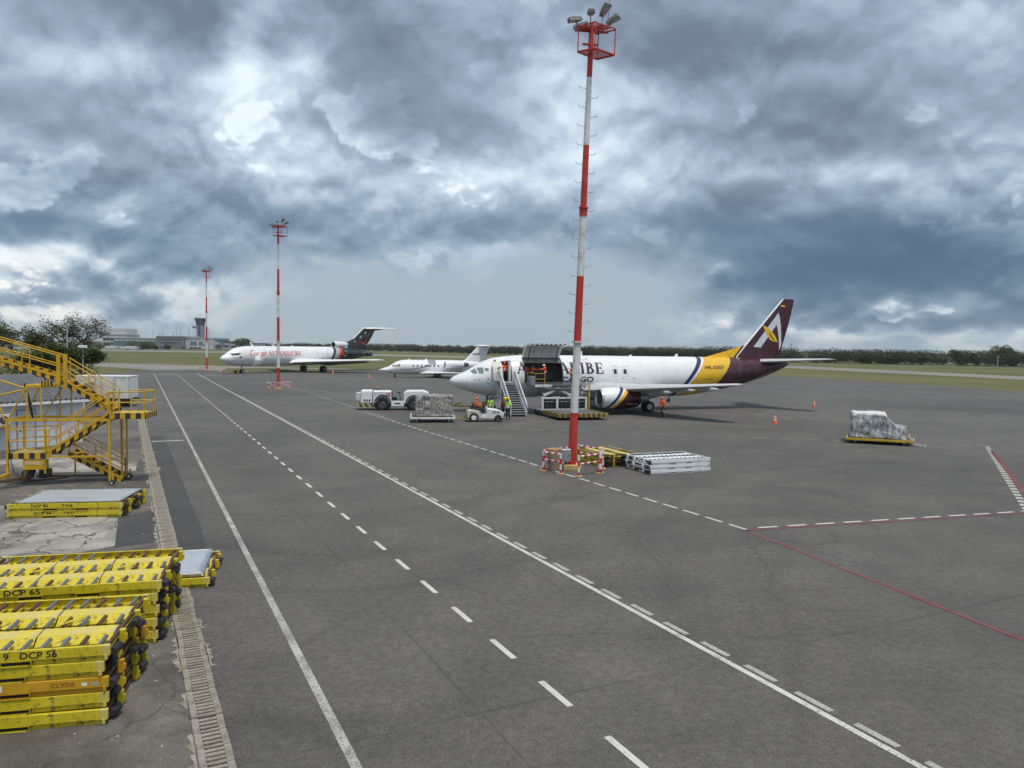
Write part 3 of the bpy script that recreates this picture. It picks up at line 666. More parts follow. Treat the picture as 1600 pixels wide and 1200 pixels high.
# ================================================================== AIRCRAFT (local frame: x aft from the nose, y to starboard, z up)
class Body:
    """fuselage surface through stations (x, z bottom, z top, half width)"""
    def __init__(s, st_, power=2.0): s.s = st_; s.p = power
    def at(s, x):
        S = s.s
        if x <= S[0][0]: return S[0][1:]
        if x >= S[-1][0]: return S[-1][1:]
        i = max(k for k in range(len(S)-1) if S[k][0] <= x); p1, p2 = S[i], S[i+1]; p0 = S[max(i-1, 0)]; p3 = S[min(i+2, len(S)-1)]
        t = (x-p1[0])/(p2[0]-p1[0]); o = []
        for c in (1, 2, 3):
            m1 = (p2[c]-p0[c])/(p2[0]-p0[0])*(p2[0]-p1[0]); m2 = (p3[c]-p1[c])/(p3[0]-p1[0])*(p2[0]-p1[0])
            d = p2[c]-p1[c]
            if abs(d) < 1e-9: m1 = m2 = 0
            o.append((2*t**3-3*t*t+1)*p1[c]+(t**3-2*t*t+t)*m1+(-2*t**3+3*t*t)*p2[c]+(t**3-t*t)*m2)
        return o
    def ring(s, x, ths, k=1.):
        zb, zt, hw = s.at(x); zc, hz = (zb+zt)/2, (zt-zb)/2
        return [(x, -hw*k*math.sin(t), zc+hz*k*math.cos(t)) for t in ths]
    def y(s, x, z, k=1.):
        zb, zt, hw = s.at(x); zc, hz = (zb+zt)/2*1., (zt-zb)/2
        return hw*k*math.sqrt(max(0., 1-((z-zc)/(hz*k))**2))
    def side(s, x, z, side=-1, eps=.014):
        """point just proud of the skin on one side"""
        zb, zt, hw = s.at(x); zc, hz = (zb+zt)/2, (zt-zb)/2; y = s.y(x, z)
        n = Vector((0, y/(hw*hw), (z-zc)/(hz*hz))).normalized() if y > 1e-4 else Vector((0, 0, 1))
        return Vector((x, side*(y+n.y*eps), z+n.z*eps))
def xs_range(a, b, step): n = max(1, round((b-a)/step)); return [a+(b-a)*i/n for i in range(n+1)]
def theta_list(n, extra=()):
    t = [2*math.pi*i/n for i in range(n)]
    for e in extra:
        k = min(range(len(t)), key=lambda i: abs(t[i]-e)); t[k] = e
    return sorted(t)
AF = [(1, .0), (.75, .055), (.5, .085), (.3, .1), (.15, .088), (.05, .058), (0, 0), (.05, -.038), (.15, -.05), (.3, -.05), (.5, -.04), (.75, -.02)]
def wing(sections, m, parent, name='wing', side=1, thick=1., axis='y'):
    """sections (le x, y, z, chord, relative thickness) joined through an aerofoil"""
    rings = []
    for (x, y, z, c, t) in sections:
        rings.append([((x+a*c), side*y, z+b_*c*t) if axis == 'y' else (x+a*c, y+b_*c*t, z) for a, b_ in AF])
    return MB().loft(rings).build(name, m, parent, smooth=True)
AFS = [(1, 0), (.75, .035), (.5, .05), (.3, .055), (.12, .045), (.03, .025), (0, 0), (.03, -.025), (.12, -.045), (.3, -.055), (.5, -.05), (.75, -.035)]
def finmesh(sections, m, parent, name):
    return MB().loft([[(x+a*c, b_*c*t, z) for a, b_ in AFS] for (x, z, c, t) in sections]).build(name, m, parent, smooth=True)
def wheel(parent, c, r_, w, hub=.55, name='wheel', rim=None):
    t = MB().lathe([(-w*.5, r_*hub), (-w*.5, r_*.86), (-w*.32, r_*.98), (0, r_), (w*.32, r_*.98), (w*.5, r_*.86), (w*.5, r_*hub)], (0, 0, 0), 'y', 20).build(name, m_rub, parent, smooth=True)
    t.location = c
    MB().lathe([(-w*.46, 0.001), (-w*.46, r_*.2), (-w*.34, r_*.34), (-w*.42, r_*hub), (w*.42, r_*hub), (w*.34, r_*.34), (w*.46, r_*.2), (w*.46, .001)], (0, 0, 0), 'y', 16).build('rim', rim or m_white_old, t, smooth=True)
    return t
def gear(parent, x, y, z1, r_, w, gap, name):
    g_ = MB().tube((x, y, r_), (x, y, z1), .085, 10, .11).tube((x, y-gap-.12, r_), (x, y+gap+.12, r_), .05, 8).tube((x-.6, y, z1), (x, y, r_+.5), .04, 6).bar((x+.12, y, r_+.25), (x+.12, y, r_+.75), .05, .12).build(name, m_steel, parent, smooth=True)
    for s_ in (-1, 1): wheel(g_, (x, y+s_*gap, r_), r_, w)
    return g_

# ------------------------------------------------------------------ the twin-engined freighter in the middle
MAR = (.050, .008, .016); YB = (.80, .47, .012); NAVY = (.012, .022, .11); PW = (.80, .82, .845)
J = thing('cargo_jet', 'white cargo jet with maroon and yellow tail being loaded through its raised side door', 'airplane', (-5.565, 67.876, 0), .3017)
B7 = Body([(0, 2.73, 2.77, .02), (.12, 2.50, 2.98, .28), (.4, 2.28, 3.18, .56), (.8, 2.12, 3.37, .83), (1.2, 1.97, 3.53, 1.03), (1.6, 1.84, 3.70, 1.20), (2.18, 1.68, 4.06, 1.40), (2.8, 1.55, 4.42, 1.55), (3.55, 1.44, 4.74, 1.68), (4.3, 1.37, 4.90, 1.77),
           (4.9, 1.33, 4.99, 1.82), (6.4, 1.27, 5.12, 1.87), (7.5, 1.25, 5.15, 1.88), (22, 1.25, 5.15, 1.88), (24, 1.38, 5.15, 1.87), (25.84, 1.64, 5.15, 1.83), (28, 2.02, 5.15, 1.70), (30.23, 2.5, 5.13, 1.45), (33, 3.3, 5.08, .98), (35.1, 4.15, 4.95, .45), (35.7, 4.45, 4.72, .10)])
liv = bands((1, 0, -.80), [(-99, PW), (20.45, NAVY), (20.92, PW), (21.18, YB), (24.20, MAR)], 1.27)
m_j = mat('freighter_livery', PW, .3, var=.03, vs=.6, extra=liv, coat=.25)
th1, th2 = math.acos((4.97-3.2)/1.95), math.acos((2.68-3.2)/1.95); th3, th4 = math.acos((4.61-3.155)/1.825), math.acos((2.79-3.155)/1.825)
ths = theta_list(56, (th1, th2, th3, th4))
xs = sorted(set([0, .04, .12, .25, .4, .6] + xs_range(.8, 4.4, .3) + xs_range(4.4, 5.25, .28) + xs_range(5.25, 6.45, .4) + xs_range(6.45, 10.1, .9) + xs_range(10.1, 24, 1.4) + xs_range(24, 35.7, .65)))
def hole(i, j):
    xm = (xs[i]+xs[i+1])/2; tm = (ths[j]+ths[(j+1) % len(ths)])/2 if j < len(ths)-1 else 6.2
    return (4.4 < xm < 5.25 and th3 < tm < th4) or (6.45 < xm < 10.1 and th1 < tm < th2)
fus = MB().loft([B7.ring(x, ths) for x in xs], skip=hole).build('fuselage', m_j, J, smooth='all')
# frames of the two openings
m_frame = mat('door_frame_grey', (.20, .21, .22), .5)
def frame_strip(x0, x1, t0_, t1_, name, depth=.16):
    mb = MB(); n = 10
    for (xa, xb) in ((x0-.03, x0+.03), (x1-.03, x1+.03)):
        rg = []
        for i in range(n+1):
            t = t0_+(t1_-t0_)*i/n; po = B7.ring((xa+xb)/2, [t], 1.006)[0]; pi_ = B7.ring((xa+xb)/2, [t], 1-depth/1.9)[0]
            rg.append([(xa, po[1], po[2]), (xb, po[1], po[2]), (xb, pi_[1], pi_[2]), (xa, pi_[1], pi_[2])])
        mb.loft(rg)
    for t in (t0_, t1_):
        po = B7.ring((x0+x1)/2, [t], 1.006)[0]; pi_ = B7.ring((x0+x1)/2, [t], 1-depth/1.9)[0]
        mb.bar((x0, (po[1]+pi_[1])/2, (po[2]+pi_[2])/2), (x1, (po[1]+pi_[1])/2, (po[2]+pi_[2])/2), depth, .05)
    return mb.build(name, m_frame, J)
frame_strip(6.45, 10.1, th1, th2, 'cargo_door_frame'); frame_strip(4.4, 5.25, th3, th4, 'entry_door_frame')
# hold: floor, wall panels, bulkheads
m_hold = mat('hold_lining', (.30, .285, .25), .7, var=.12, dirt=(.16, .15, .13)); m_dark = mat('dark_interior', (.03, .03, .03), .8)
MB().b2((6.0, -1.72, 2.56), (13.0, 1.72, 2.64)).build('hold_floor', m_steel, J)
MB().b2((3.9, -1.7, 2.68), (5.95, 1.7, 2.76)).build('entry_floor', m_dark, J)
for i in range(6):
    a0, a1 = R(-114+i*27), R(-114+i*27+25.5)
    MB().loft([[(x, 1.76*math.sin(-t) if False else -1.76*math.sin(t), 3.2+1.82*math.cos(t)) for t in [a0+(a1-a0)*k/4 for k in range(5)]] for x in xs_range(6.0, 13.0, 1.75)], False, False, False).build('lining_panel', m_hold, J)
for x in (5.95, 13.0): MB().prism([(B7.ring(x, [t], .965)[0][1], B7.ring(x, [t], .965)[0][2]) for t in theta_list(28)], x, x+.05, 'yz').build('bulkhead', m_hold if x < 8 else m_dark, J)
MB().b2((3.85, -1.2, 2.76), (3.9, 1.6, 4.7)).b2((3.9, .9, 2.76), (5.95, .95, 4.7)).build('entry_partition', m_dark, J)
MB().b2((5.02, -1.62, 2.78), (5.2, -1.1, 4.55)).build('entry_panel', m_white, J)
ub = MB()
for i in range(9): ub.b2((6.6+i*.42, 1.30, 2.70), (6.92+i*.42, 1.42, 2.86))
ub.build('floor_lock_row', m_dgrey, J)
# raised cargo door (a curved panel swung up and out on its top hinge)
cd = MB(); hy, hz_ = B7.ring(8, [th1])[0][1:]; ang = R(-95); rg_o, rg_i = [], []
def swing(p): y, z = p[1]-hy, p[2]-hz_; return (hy+y*math.cos(ang)-z*math.sin(ang), hz_+y*math.sin(ang)+z*math.cos(ang))
N = 12; rings = []
for x in (6.5, 10.05):
    o_ = [swing(B7.ring(8, [th1+(th2-th1)*.93*i/N])[0]) for i in range(N+1)]; i_ = [swing(B7.ring(8, [th1+(th2-th1)*.93*i/N], .925)[0]) for i in range(N+1)]
    rings.append([(x, *p) for p in o_] + [(x, *p) for p in reversed(i_)])
cdo = cd.loft(rings).build('cargo_door', m_white, J, label='cargo door panel raised above its opening')
rb = MB()
for k in range(5):
    x = 6.7+k*.78
    for i in range(N): a = swing(B7.ring(8, [th1+(th2-th1)*.93*i/N], .92)[0]); b_ = swing(B7.ring(8, [th1+(th2-th1)*.93*(i+1)/N], .92)[0]); rb.bar((x, *a), (x, *b_), .09, .05)
for i in (3, 6, 9): a = swing(B7.ring(8, [th1+(th2-th1)*.93*i/N], .918)[0]); rb.bar((6.6, *a), (9.95, *a), .06, .05)
rb.build('door_rib', m_white_old, cdo)
for x in (6.95, 9.6): a = swing(B7.ring(8, [th1+(th2-th1)*.55], .92)[0]); MB().tube((x, hy-.2, hz_-.55), (x, *a), .05, 8).build('actuator', m_dgrey, cdo)
a = swing(B7.ring(8, [th2*.955], .96)[0])
for k in range(8): MB().box((6.8+k*.44, *a), (.12, .10, .12)).build('latch', m_dgrey, cdo)
a0_, a1_ = swing(B7.ring(8, [th1+(th2-th1)*.72], .915)[0]), swing(B7.ring(8, [th1+(th2-th1)*.80], .915)[0])
for x0_, x1_ in ((7.3, 9.4), (8.2, 9.1)): MB().add([(x0_, a0_[0]-.03, a0_[1]-.03), (x1_, a0_[0]-.03, a0_[1]-.03), (x1_, a1_[0]-.03, a1_[1]-.03), (x0_, a1_[0]-.03, a1_[1]-.03)], [(0, 1, 2, 3)]).build('placard', m_dgrey, cdo) if x0_ < 8 else None
# passenger door swung forward against the nose
dm = MB(); D = []
for z in [2.86+1.68*i/8 for i in range(9)]: D.append(z)
rg = []
for z in D:
    yy = -B7.y(4.6, z)-.32; c = .06 if z in (D[0], D[-1]) else 0
    rg.append([(3.44+c, yy+.06, z), (4.28-c, yy-.10, z), (4.28-c, yy-.20, z), (3.44+c, yy-.04, z)])
pd = dm.loft(rg).build('entry_door', mat('door_lining', (.66, .64, .58), .6, var=.05), J, smooth=True, label='open cream-lined entry door')
dh = MB().bar((3.68, -2.36, 3.95), (4.02, -2.42, 4.05), .03, .06).bar((3.72, -2.33, 3.55), (3.98, -2.40, 3.75), .03, .06).bar((3.86, -2.37, 4.05), (3.84, -2.37, 3.75), .03, .04)
dh.build('handle', m_dgrey, pd); MB().tube((4.32, -1.9, 3.3), (3.9, -2.2, 3.3), .06, 8).tube((4.32, -1.88, 4.1), (3.9, -2.2, 4.1), .05, 8).build('hinge_arm', m_white, pd)
# flight-deck glazing
def patch(body, poly, m, parent, name, eps=.012, side=-1, n=5):
    """skin patch: bilinear quad (x,z corners) laid on the body surface"""
    (a, b_, c, d) = poly; mb = MB(); rings = []
    for i in range(n+1):
        u = i/n; p = (a[0]+(b_[0]-a[0])*u, a[1]+(b_[1]-a[1])*u); q = (d[0]+(c[0]-d[0])*u, d[1]+(c[1]-d[1])*u)
        rings.append([body.side(p[0]+(q[0]-p[0])*k/n, p[1]+(q[1]-p[1])*k/n, side, eps) for k in range(n+1)])
    return mb.loft(rings, False, False, False).build(name, m, parent, smooth='all')
m_cock = mat('cockpit_glass', (.16, .24, .23), .08, var=.05, spec=.9); m_cockf = mat('window_frame_dark', (.03, .03, .035), .5)  # pane colour lightened to stand in for the greenish sky reflection
for sd_ in (-1, 1):
    for poly in (((1.74, 3.64), (1.90, 3.46), (2.20, 3.50), (2.12, 3.88)), ((2.27, 3.94), (2.36, 3.50), (2.72, 3.50), (2.76, 3.98)), ((2.90, 3.96), (2.90, 3.68), (3.16, 3.70), (3.22, 3.92))):
        cx = sum(p[0] for p in poly)/4; cz = sum(p[1] for p in poly)/4
        patch(B7, [(cx+(p[0]-cx)*1.10, cz+(p[1]-cz)*1.10) for p in poly], m_cockf, J, 'window_frame', .008, sd_); patch(B7, poly, m_cock, J, 'windscreen_pane', .016, sd_)
# two over-wing exits with windows
for x in (15.3, 16.3):
    fr = MB()
    for (za, zb, xa, xb) in ((3.28, 3.30, -.28, .28), (4.20, 4.22, -.28, .28)): fr.loft([[B7.side(x+xa, z, -1, .01) for z in (za, zb)], [B7.side(x+xb, z, -1, .01) for z in (za, zb)]], False, False, False)
    for xa in (-.28, .265): fr.loft([[B7.side(x+xa+k, 3.28+.94*i/6, -1, .01) for i in range(7)] for k in (0, .015)], False, False, False)
    hs = fr.build('exit_outline', m_grey, J); patch(B7, ((x-.15, 3.93), (x-.15, 3.50), (x+.15, 3.50), (x+.15, 3.93)), m_cockf, J, 'cabin_window', .016)
# lettering
m_navy = mat('navy_lettering', (.02, .018, .06), .4); m_redl = mat('dark_red_lettering', (.25, .02, .05), .4)
AER = serif('AERCARIBE', 1.04, 8.36)
def clip_letters(t, x0, cuts):
    vs_, fs = t; return vs_, [f for f in fs if not any(a < x0+sum(vs_[i][0] for i in f)/len(f) < b_ for a, b_ in cuts)]
letters(clip_letters(AER, 5.70, [(6.42, 10.13)]), lambda u, v_: B7.side(5.70+u, 3.50+v_, -1, .020), m_navy, J, 'lettering', .13)
letters(clip_letters(AER, 5.74, [(6.42, 10.13)]), lambda u, v_: B7.side(5.74+u, 3.47+v_, -1, .014), m_redl, J, 'lettering', .13)
letters(clip_letters(fit2d(text2d('CARGO', 1, .03), 3.1, .50), 10.02, [(6.4, 10.13)]), lambda u, v_: B7.side(10.02+u, 2.75+v_, -1, .016), m_navy, J, 'lettering', .12)
letters(fit2d(text2d('HK-5357', 1, .025), 2.15, .34), lambda u, v_: B7.side(24.85+u, 3.98+v_, -1, .016), m_ink, J, 'registration', .12)
letters(fit2d(text2d('AERCARIBE S.A.', 1), 1.1, .09), lambda u, v_: B7.side(24.6+u, 2.98+v_, -1, .016), m_ink, J, 'registration', .12)
# small ports and placards on the skin
sm = MB()
for (x, z, a, b_) in ((1.95, 2.88, .10, .05), (2.28, 2.90, .12, .05), (3.05, 2.98, .14, .09), (3.05, 2.55, .14, .09), (3.04, 2.78, .05, .05), (3.55, 2.35, .10, .10), (3.3, 2.45, .06, .05), (11.4, 2.2, .10, .07), (11.9, 2.25, .06, .06), (16.0, 3.06, .18, .05), (17.1, 3.06, .22, .05), (29.3, 3.75, .16, .10), (28.9, 4.1, .08, .05)):
    sm.add([B7.side(x, z), B7.side(x+a, z), B7.side(x+a, z+b_), B7.side(x, z+b_)], [(0, 1, 2, 3)])
sm.build('port', m_dgrey, J)
# wing, fairing, flap tracks
m_jw = mat('wing_grey', (.55, .57, .59), .35, var=.05, dirt=(.3, .3, .3), da=.3)
for sd_ in (-1, 1):
    w_ = wing([(11.9, 1.3, 1.95, 7.9, 1.1), (12.5, 1.95, 2.0, 7.2, 1.05), (14.4, 5.0, 2.25, 5.0, .95), (17.2, 10., 2.68, 3.1, .85), (19.55, 14.25, 3.08, 1.75, .8), (19.8, 14.44, 3.1, 1.3, .3)], m_jw, J, 'wing', sd_)
    for (yy, xx, zz, L) in ((3.4, 17.4, 1.85, 2.9), (7.2, 18.0, 2.25, 2.6), (9.9, 19.0, 2.5, 2.3)):
        MB().lathe([(0, .02), (L*.2, .13), (L*.55, .17), (L*.85, .10), (L, .01)], (xx, sd_*yy, zz), 'x', 10, sc=(.8, 1.25)).build('flap_fairing', m_jw, w_, smooth=True)
    MB().bar((19.95, sd_*14.2, 3.12), (20.9, sd_*14.7, 3.16), .04, .04).build('static_wick', m_dgrey, w_)
MB().lathe([(0, .05), (1.2, .9), (3, 1.28), (7, 1.32), (9.5, 1.0), (11.5, .2)], (10.6, 0, 1.72), 'x', 20, sc=(1.62, .62)).build('wing_fairing', m_jw, J, smooth=True)
# engines
m_eng = mat('engine_cowl_livery', PW, .3, var=.03, extra=bands((1, 0, -.8), [(-99, PW), (12.30, NAVY), (12.62, PW), (12.80, YB), (13.12, MAR)]), coat=.25)
for sd_ in (-1, 1):
    ex, ey, ez = 12.3, sd_*4.83, 1.46
    en = MB().lathe([(.22, .86), (.5, .95), (1.2, 1.03), (2.2, 1.03), (3.1, .95), (3.75, .82), (3.75, .76), (3.0, .78)], (ex, ey, ez), 'x', 32, sc=(1.04, .94)).build('engine', m_eng, J, smooth=True)
    MB().lathe([(.6, .72), (.25, .74), (.08, .76), (0, .81), (.06, .85), (.22, .862)], (ex, ey, ez), 'x', 32, sc=(1.04, .94)).build('intake_lip', m_alu, en, smooth='all')
    MB().lathe([(.6, .725), (1.05, .74), (1.06, .02)], (ex, ey, ez), 'x', 32, sc=(1.04, .94)).build('intake_duct', m_dgrey, en, smooth=True)
    fb = MB()
    for i in range(24):
        a = 2*math.pi*i/24; fb.bar((ex+.95, ey+.2*math.cos(a), ez+.2*math.sin(a)), (ex+1.02, ey+.70*math.cos(a+.1), ez+.66*math.sin(a+.1)), .02, .11, (1, .4, 0))
    fb.lathe([(0, .02), (.25, .15), (.4, .22)], (ex+.6, ey, ez), 'x', 14).build('fan', m_steel, en)
    MB().lathe([(3.2, .66), (4.1, .55), (4.7, .40), (4.7, .36), (4.2, .36)], (ex, ey, ez), 'x', 24).build('nozzle', m_steel, en, smooth=True)
    MB().lathe([(4.2, .30), (4.8, .2), (5.3, .02)], (ex, ey, ez), 'x', 16).build('tail_cone', m_steel, en, smooth=True)
    MB().loft([[(13.3, ey-.12, 2.3), (13.3, ey+.12, 2.3), (13.3, ey+.12, 2.42), (13.3, ey-.12, 2.42)], [(15, ey-.17, 2.0), (15, ey+.17, 2.0), (15, ey+.17, 2.5), (15, ey-.17, 2.5)], [(18, ey-.05, 1.7), (18, ey+.05, 1.7), (18, ey+.05, 2.2), (18, ey-.05, 2.2)]]).build('pylon', m_jw, J, smooth=True)
    if sd_ < 0:
        def eng_side(u, v_, ey=ey, ez=ez): z = .9+v_; r_ = .99; return Vector((13.5+u, ey-1.04*math.sqrt(max(0, r_*r_-((z-ez)/.94)**2))-.03, z))
        letters(fit2d(text2d('www.aercaribe.com', 1), 2.2, .20), eng_side, mat('pale_lettering', (.5, .45, .46), .5), en, 'lettering')
# tail
m_fin = mat('fin_livery', MAR, .3, var=.08, extra=bands((.7407, 0, -.6718), [(-99, PW), (18.30, MAR)]), coat=.2)
fin = finmesh([(28.7, 4.7, 5.75, 1.1), (30.25, 6.33, 4.55, 1.0), (32.4, 8.7, 3.15, .95), (34.45, 10.95, 1.62, .9), (34.70, 11.16, 1.33, .5)], m_fin, J, 'fin')
MB().loft([[(26.0, -.05, 5.05), (26.0, .05, 5.05), (26.0, .03, 5.17), (26.0, -.03, 5.17)], [(28.2, -.16, 5.0), (28.2, .16, 5.0), (28.2, .03, 5.75), (28.2, -.03, 5.75)], [(30.05, -.17, 5.0), (30.05, .17, 5.0), (30.3, .05, 6.35), (30.3, -.05, 6.35)]]).build('dorsal_fin', mat('dorsal_livery', YB, .35, extra=bands((1, 0, -.87), [(-99, YB), (24.55, MAR)])), J, smooth=True)
def fin_y(x, z): return -.165 + .004*(z-6)
def finpoly(poly, m, name, e=0., label=None):
    mb = MB(); mb.raw = True; mb.add([(x, -finw(x, z)-.012-e, z) for x, z in poly], [tuple(range(len(poly)))]); return mb.build(name, m, fin, label=label)
def finw(x, z):
    t = (z-4.7)/(11.16-4.7); le = 28.7+6.0*t; ch = 5.75+(1.33-5.75)*t; a = min(max((x-le)/ch, 0.), 1.); tk = 1.1-.25*t
    for i in range(6):
        (a1, b1), (a0, b0) = AFS[i], AFS[i+1]
        if a0 <= a <= a1: return (b0+(b1-b0)*(a-a0)/(a1-a0))*ch*tk
    return .03
m_logo = mat('logo_white', (.62, .66, .74), .4, var=.04); m_leafy = mat('logo_yellow', (.80, .50, .02), .4, var=.05)
def strip(pa, pb, m, name, e=0., n=8):
    """logo limb between two edges, cut small so it follows the fin"""
    def lerp(P_, t):
        k = t*(len(P_)-1); i = min(int(k), len(P_)-2); f = k-i; return (P_[i][0]+(P_[i+1][0]-P_[i][0])*f, P_[i][1]+(P_[i+1][1]-P_[i][1])*f)
    rg = []
    for i in range(n+1):
        a, b_ = lerp(pa, i/n), lerp(pb, i/n); row = []
        for j in range(5): x = a[0]+(b_[0]-a[0])*j/4; z = a[1]+(b_[1]-a[1])*j/4; row.append((x, -finw(x, z)-.014-e, z))
        rg.append(row)
    return MB().loft(rg, False, False, False).build(name, m, fin)
strip([(31.23, 6.21), (34.19, 9.78)], [(32.07, 6.16), (33.97, 8.50)], m_logo, 'logo_limb')
strip([(34.19, 9.78), (34.46, 8.7), (34.66, 6.85), (34.66, 6.5)], [(33.97, 8.50), (34.15, 7.85), (34.33, 6.9), (34.42, 5.9)], m_logo, 'logo_limb', .003)
strip([(32.36, 8.44), (33.10, 8.10), (33.75, 7.45), (34.15, 6.80)], [(32.36, 8.44), (32.72, 7.50), (33.25, 6.90), (34.15, 6.72)], m_leafy, 'logo_leaf', .008)
strip([(33.10, 7.72), (33.45, 7.25), (33.85, 6.92)], [(33.03, 7.62), (33.33, 7.15), (33.85, 6.84)], mat('logo_dark', (.04, .008, .015), .5), 'logo_slit', .014)
strip([(34.43, 10.53), (34.97, 10.50)], [(34.45, 10.37), (34.99, 10.34)], m_leafy, 'flag', .004)
for sd_ in (-1, 1): wing([(31.3, .35, 4.72, 3.9, .8), (34.85, 6.1, 5.08, 1.55, .7), (35.1, 6.35, 5.10, 1.2, .3)], m_jw, J, 'tailplane', sd_)
for (x, y, z, h_, c_) in ((12.2, 0, 5.13, .42, .5), (22.4, 0, 5.13, .30, .4), (9.5, 0, 5.14, .05, .25), (17.5, 0, 5.13, .16, .3)):
    MB().loft([[(x, -.03, z), (x+c_, -.02, z), (x+c_, .02, z), (x, .03, z)], [(x+.3*h_+.12, -.012, z+h_), (x+.3*h_+.12+c_*.5, -.01, z+h_), (x+.3*h_+.12+c_*.5, .01, z+h_), (x+.3*h_+.12, .012, z+h_)]]).build('antenna', m_white, J)
gear(J, 3.9, 0, 1.6, .34, .20, .2, 'nose_gear')
for sd_ in (-1, 1): gear(J, 18.3, sd_*2.62, 2.0, .51, .36, .30, 'main_gear')
MB().b2((3.5, -.52, .78), (3.55, .5, 1.6)).b2((4.3, -.5, 1.0), (4.34, .5, 1.6)).build('gear_door', m_dgrey, J)
sg = MB().box((4.15, -.62, 1.20), (1.42, .04, .56), Matrix.Rotation(R(-3), 3, 'Y')).build('gear_sign', m_white, J, label='white board with registration under the nose')
letters(fit2d(text2d('HK-5357', 1, .03), 1.18, .26), lambda u, v_: Vector((3.56+u, -.648, 1.10+v_+.05*u)), m_navy, sg, 'lettering')

# ------------------------------------------------------------------ the three-engined freighter by the grass
BLK = (.012, .018, .020); RED = (.62, .06, .03); GRY = (.42, .44, .46)
K = thing('trijet', 'white three-engined cargo jet with black star-painted tail parked by the grass', 'airplane', (-55.02, 143.45, 0), 1.056)
B2 = Body([(0, 2.88, 2.92, .02), (.15, 2.6, 3.15, .3), (.5, 2.32, 3.42, .62), (1.0, 2.06, 3.68, .95), (1.7, 1.82, 4.02, 1.25), (2.3, 1.68, 4.40, 1.42), (3.0, 1.58, 4.78, 1.56), (3.8, 1.5, 5.02, 1.68), (5.2, 1.43, 5.24, 1.82), (7, 1.4, 5.33, 1.88), (28, 1.4, 5.36, 1.88), (31, 1.55, 5.36, 1.85), (34, 2.0, 5.32, 1.65), (37, 2.55, 5.2, 1.3), (40, 3.05, 4.95, .85), (42.3, 3.4, 4.2, .35)])
m_k = mat('trijet_livery', PW, .32, var=.03, vs=.6, extra=bands((1, 0, -.64), [(-99, PW), (26.05, BLK), (26.8, GRY), (28.1, RED), (28.9, BLK)], 1.4), coat=.2)
m_kb = mat('trijet_black', BLK, .3, var=.2, coat=.3)
MB().loft([B2.ring(x, theta_list(40)) for x in sorted(set([0, .06, .15, .3, .5] + xs_range(.7, 7, .5) + xs_range(7, 28, 2.) + xs_range(28, 42.3, .9)))]).build('fuselage', m_k, K, smooth='all')
for sd_ in (-1, 1):
    patch(B2, ((1.62, 3.86), (1.75, 3.52), (3.0, 3.62), (3.55, 4.02)), m_glass, K, 'windscreen', .02, sd_)
    w_ = wing([(15.6, 1.2, 2.0, 9.6, 1.05), (16.4, 1.95, 2.02, 8.6, 1.), (19.3, 6.0, 2.25, 5.4, .9), (25.9, 16.2, 2.72, 2.6, .8), (26.4, 16.45, 2.74, 2.0, .3)], m_white, K, 'wing', sd_)
    MB().loft([[(23.3, sd_*2.6, 1.72), (23.3, sd_*2.6, 1.86), (25.9, sd_*2.4, 1.35), (25.9, sd_*2.4, 1.25)], [(24.4, sd_*7.0, 2.0), (24.4, sd_*7., 2.12), (26.2, sd_*7.2, 1.75), (26.2, sd_*7.2, 1.65)], [(27.1, sd_*12.2, 2.4), (27.1, sd_*12.2, 2.5), (28.2, sd_*12.4, 2.2), (28.2, sd_*12.4, 2.12)]]).build('flap', m_grey, w_)
    MB().loft([[(15.9, sd_*1.95, 1.95), (16.5, sd_*1.95, 2.12), (16.3, sd_*1.95, 1.78)], [(25.75, sd_*16.1, 2.66), (26.0, sd_*16.1, 2.80), (25.95, sd_*16.1, 2.62)]]).build('slat', m_dgrey, w_)
    ex, ey, ez = 31.0, sd_*2.95, 3.88
    e_ = MB().lathe([(.1, .60), (.6, .68), (2.2, .70), (4.4, .62), (5.6, .50), (6.6, .44), (6.6, .38), (5.6, .38)], (ex, ey, ez), 'x', 24).build('engine', m_kb, K, smooth=True)
    MB().lathe([(.5, .44), (.1, .47), (0, .53), (.1, .605)], (ex, ey, ez), 'x', 24).build('intake_lip', mat('orange_intake_ring', (.55, .26, .12), .4), e_, smooth='all')
    MB().lathe([(.5, .45), (1.0, .45), (1.02, .02)], (ex, ey, ez), 'x', 20).build('intake_duct', m_black, e_); MB().lathe([(0, .52), (.6, .55), (1.3, .46)], (ex+5.4, ey, ez), 'x', 20).build('reverser', m_dgrey, e_, smooth=True)
    MB().loft([[(32, sd_*1.5, 3.8), (32, sd_*2.5, 3.8), (32, sd_*2.5, 4.0), (32, sd_*1.5, 4.0)], [(36, sd_*1.1, 3.75), (36, sd_*2.6, 3.8), (36, sd_*2.6, 3.95), (36, sd_*1.1, 4.0)]]).build('pylon', m_kb, K)
ct = MB().lathe([(.1, .70), (.6, .76), (1.8, .76), (3.2, .70), (4.4, .5)], (30.4, 0, 5.85), 'x', 26).build('centre_intake', m_white, K, smooth=True)
MB().lathe([(.6, .56), (.1, .58), (0, .64), (.1, .705)], (30.4, 0, 5.85), 'x', 26).build('intake_lip', m_alu, ct, smooth='all'); MB().lathe([(.6, .57), (1.6, .5), (1.62, .02)], (30.4, 0, 5.85), 'x', 20).build('intake_duct', m_black, ct)
MB().loft([[(30.9, -.5, 5.15), (30.9, .5, 5.15), (30.9, .4, 5.5), (30.9, -.4, 5.5)], [(34.5, -.6, 5.1), (34.5, .6, 5.1), (34.5, .4, 5.7), (34.5, -.4, 5.7)]]).build('intake_fairing', m_white, K)
f2 = finmesh([(32.4, 4.8, 9.2, .9), (33.9, 6.2, 8.2, .9), (36.9, 7.16, 6.2, .9), (40.2, 9.5, 4.6, .85), (40.7, 9.75, 4.3, .5)], m_kb, K, 'fin')
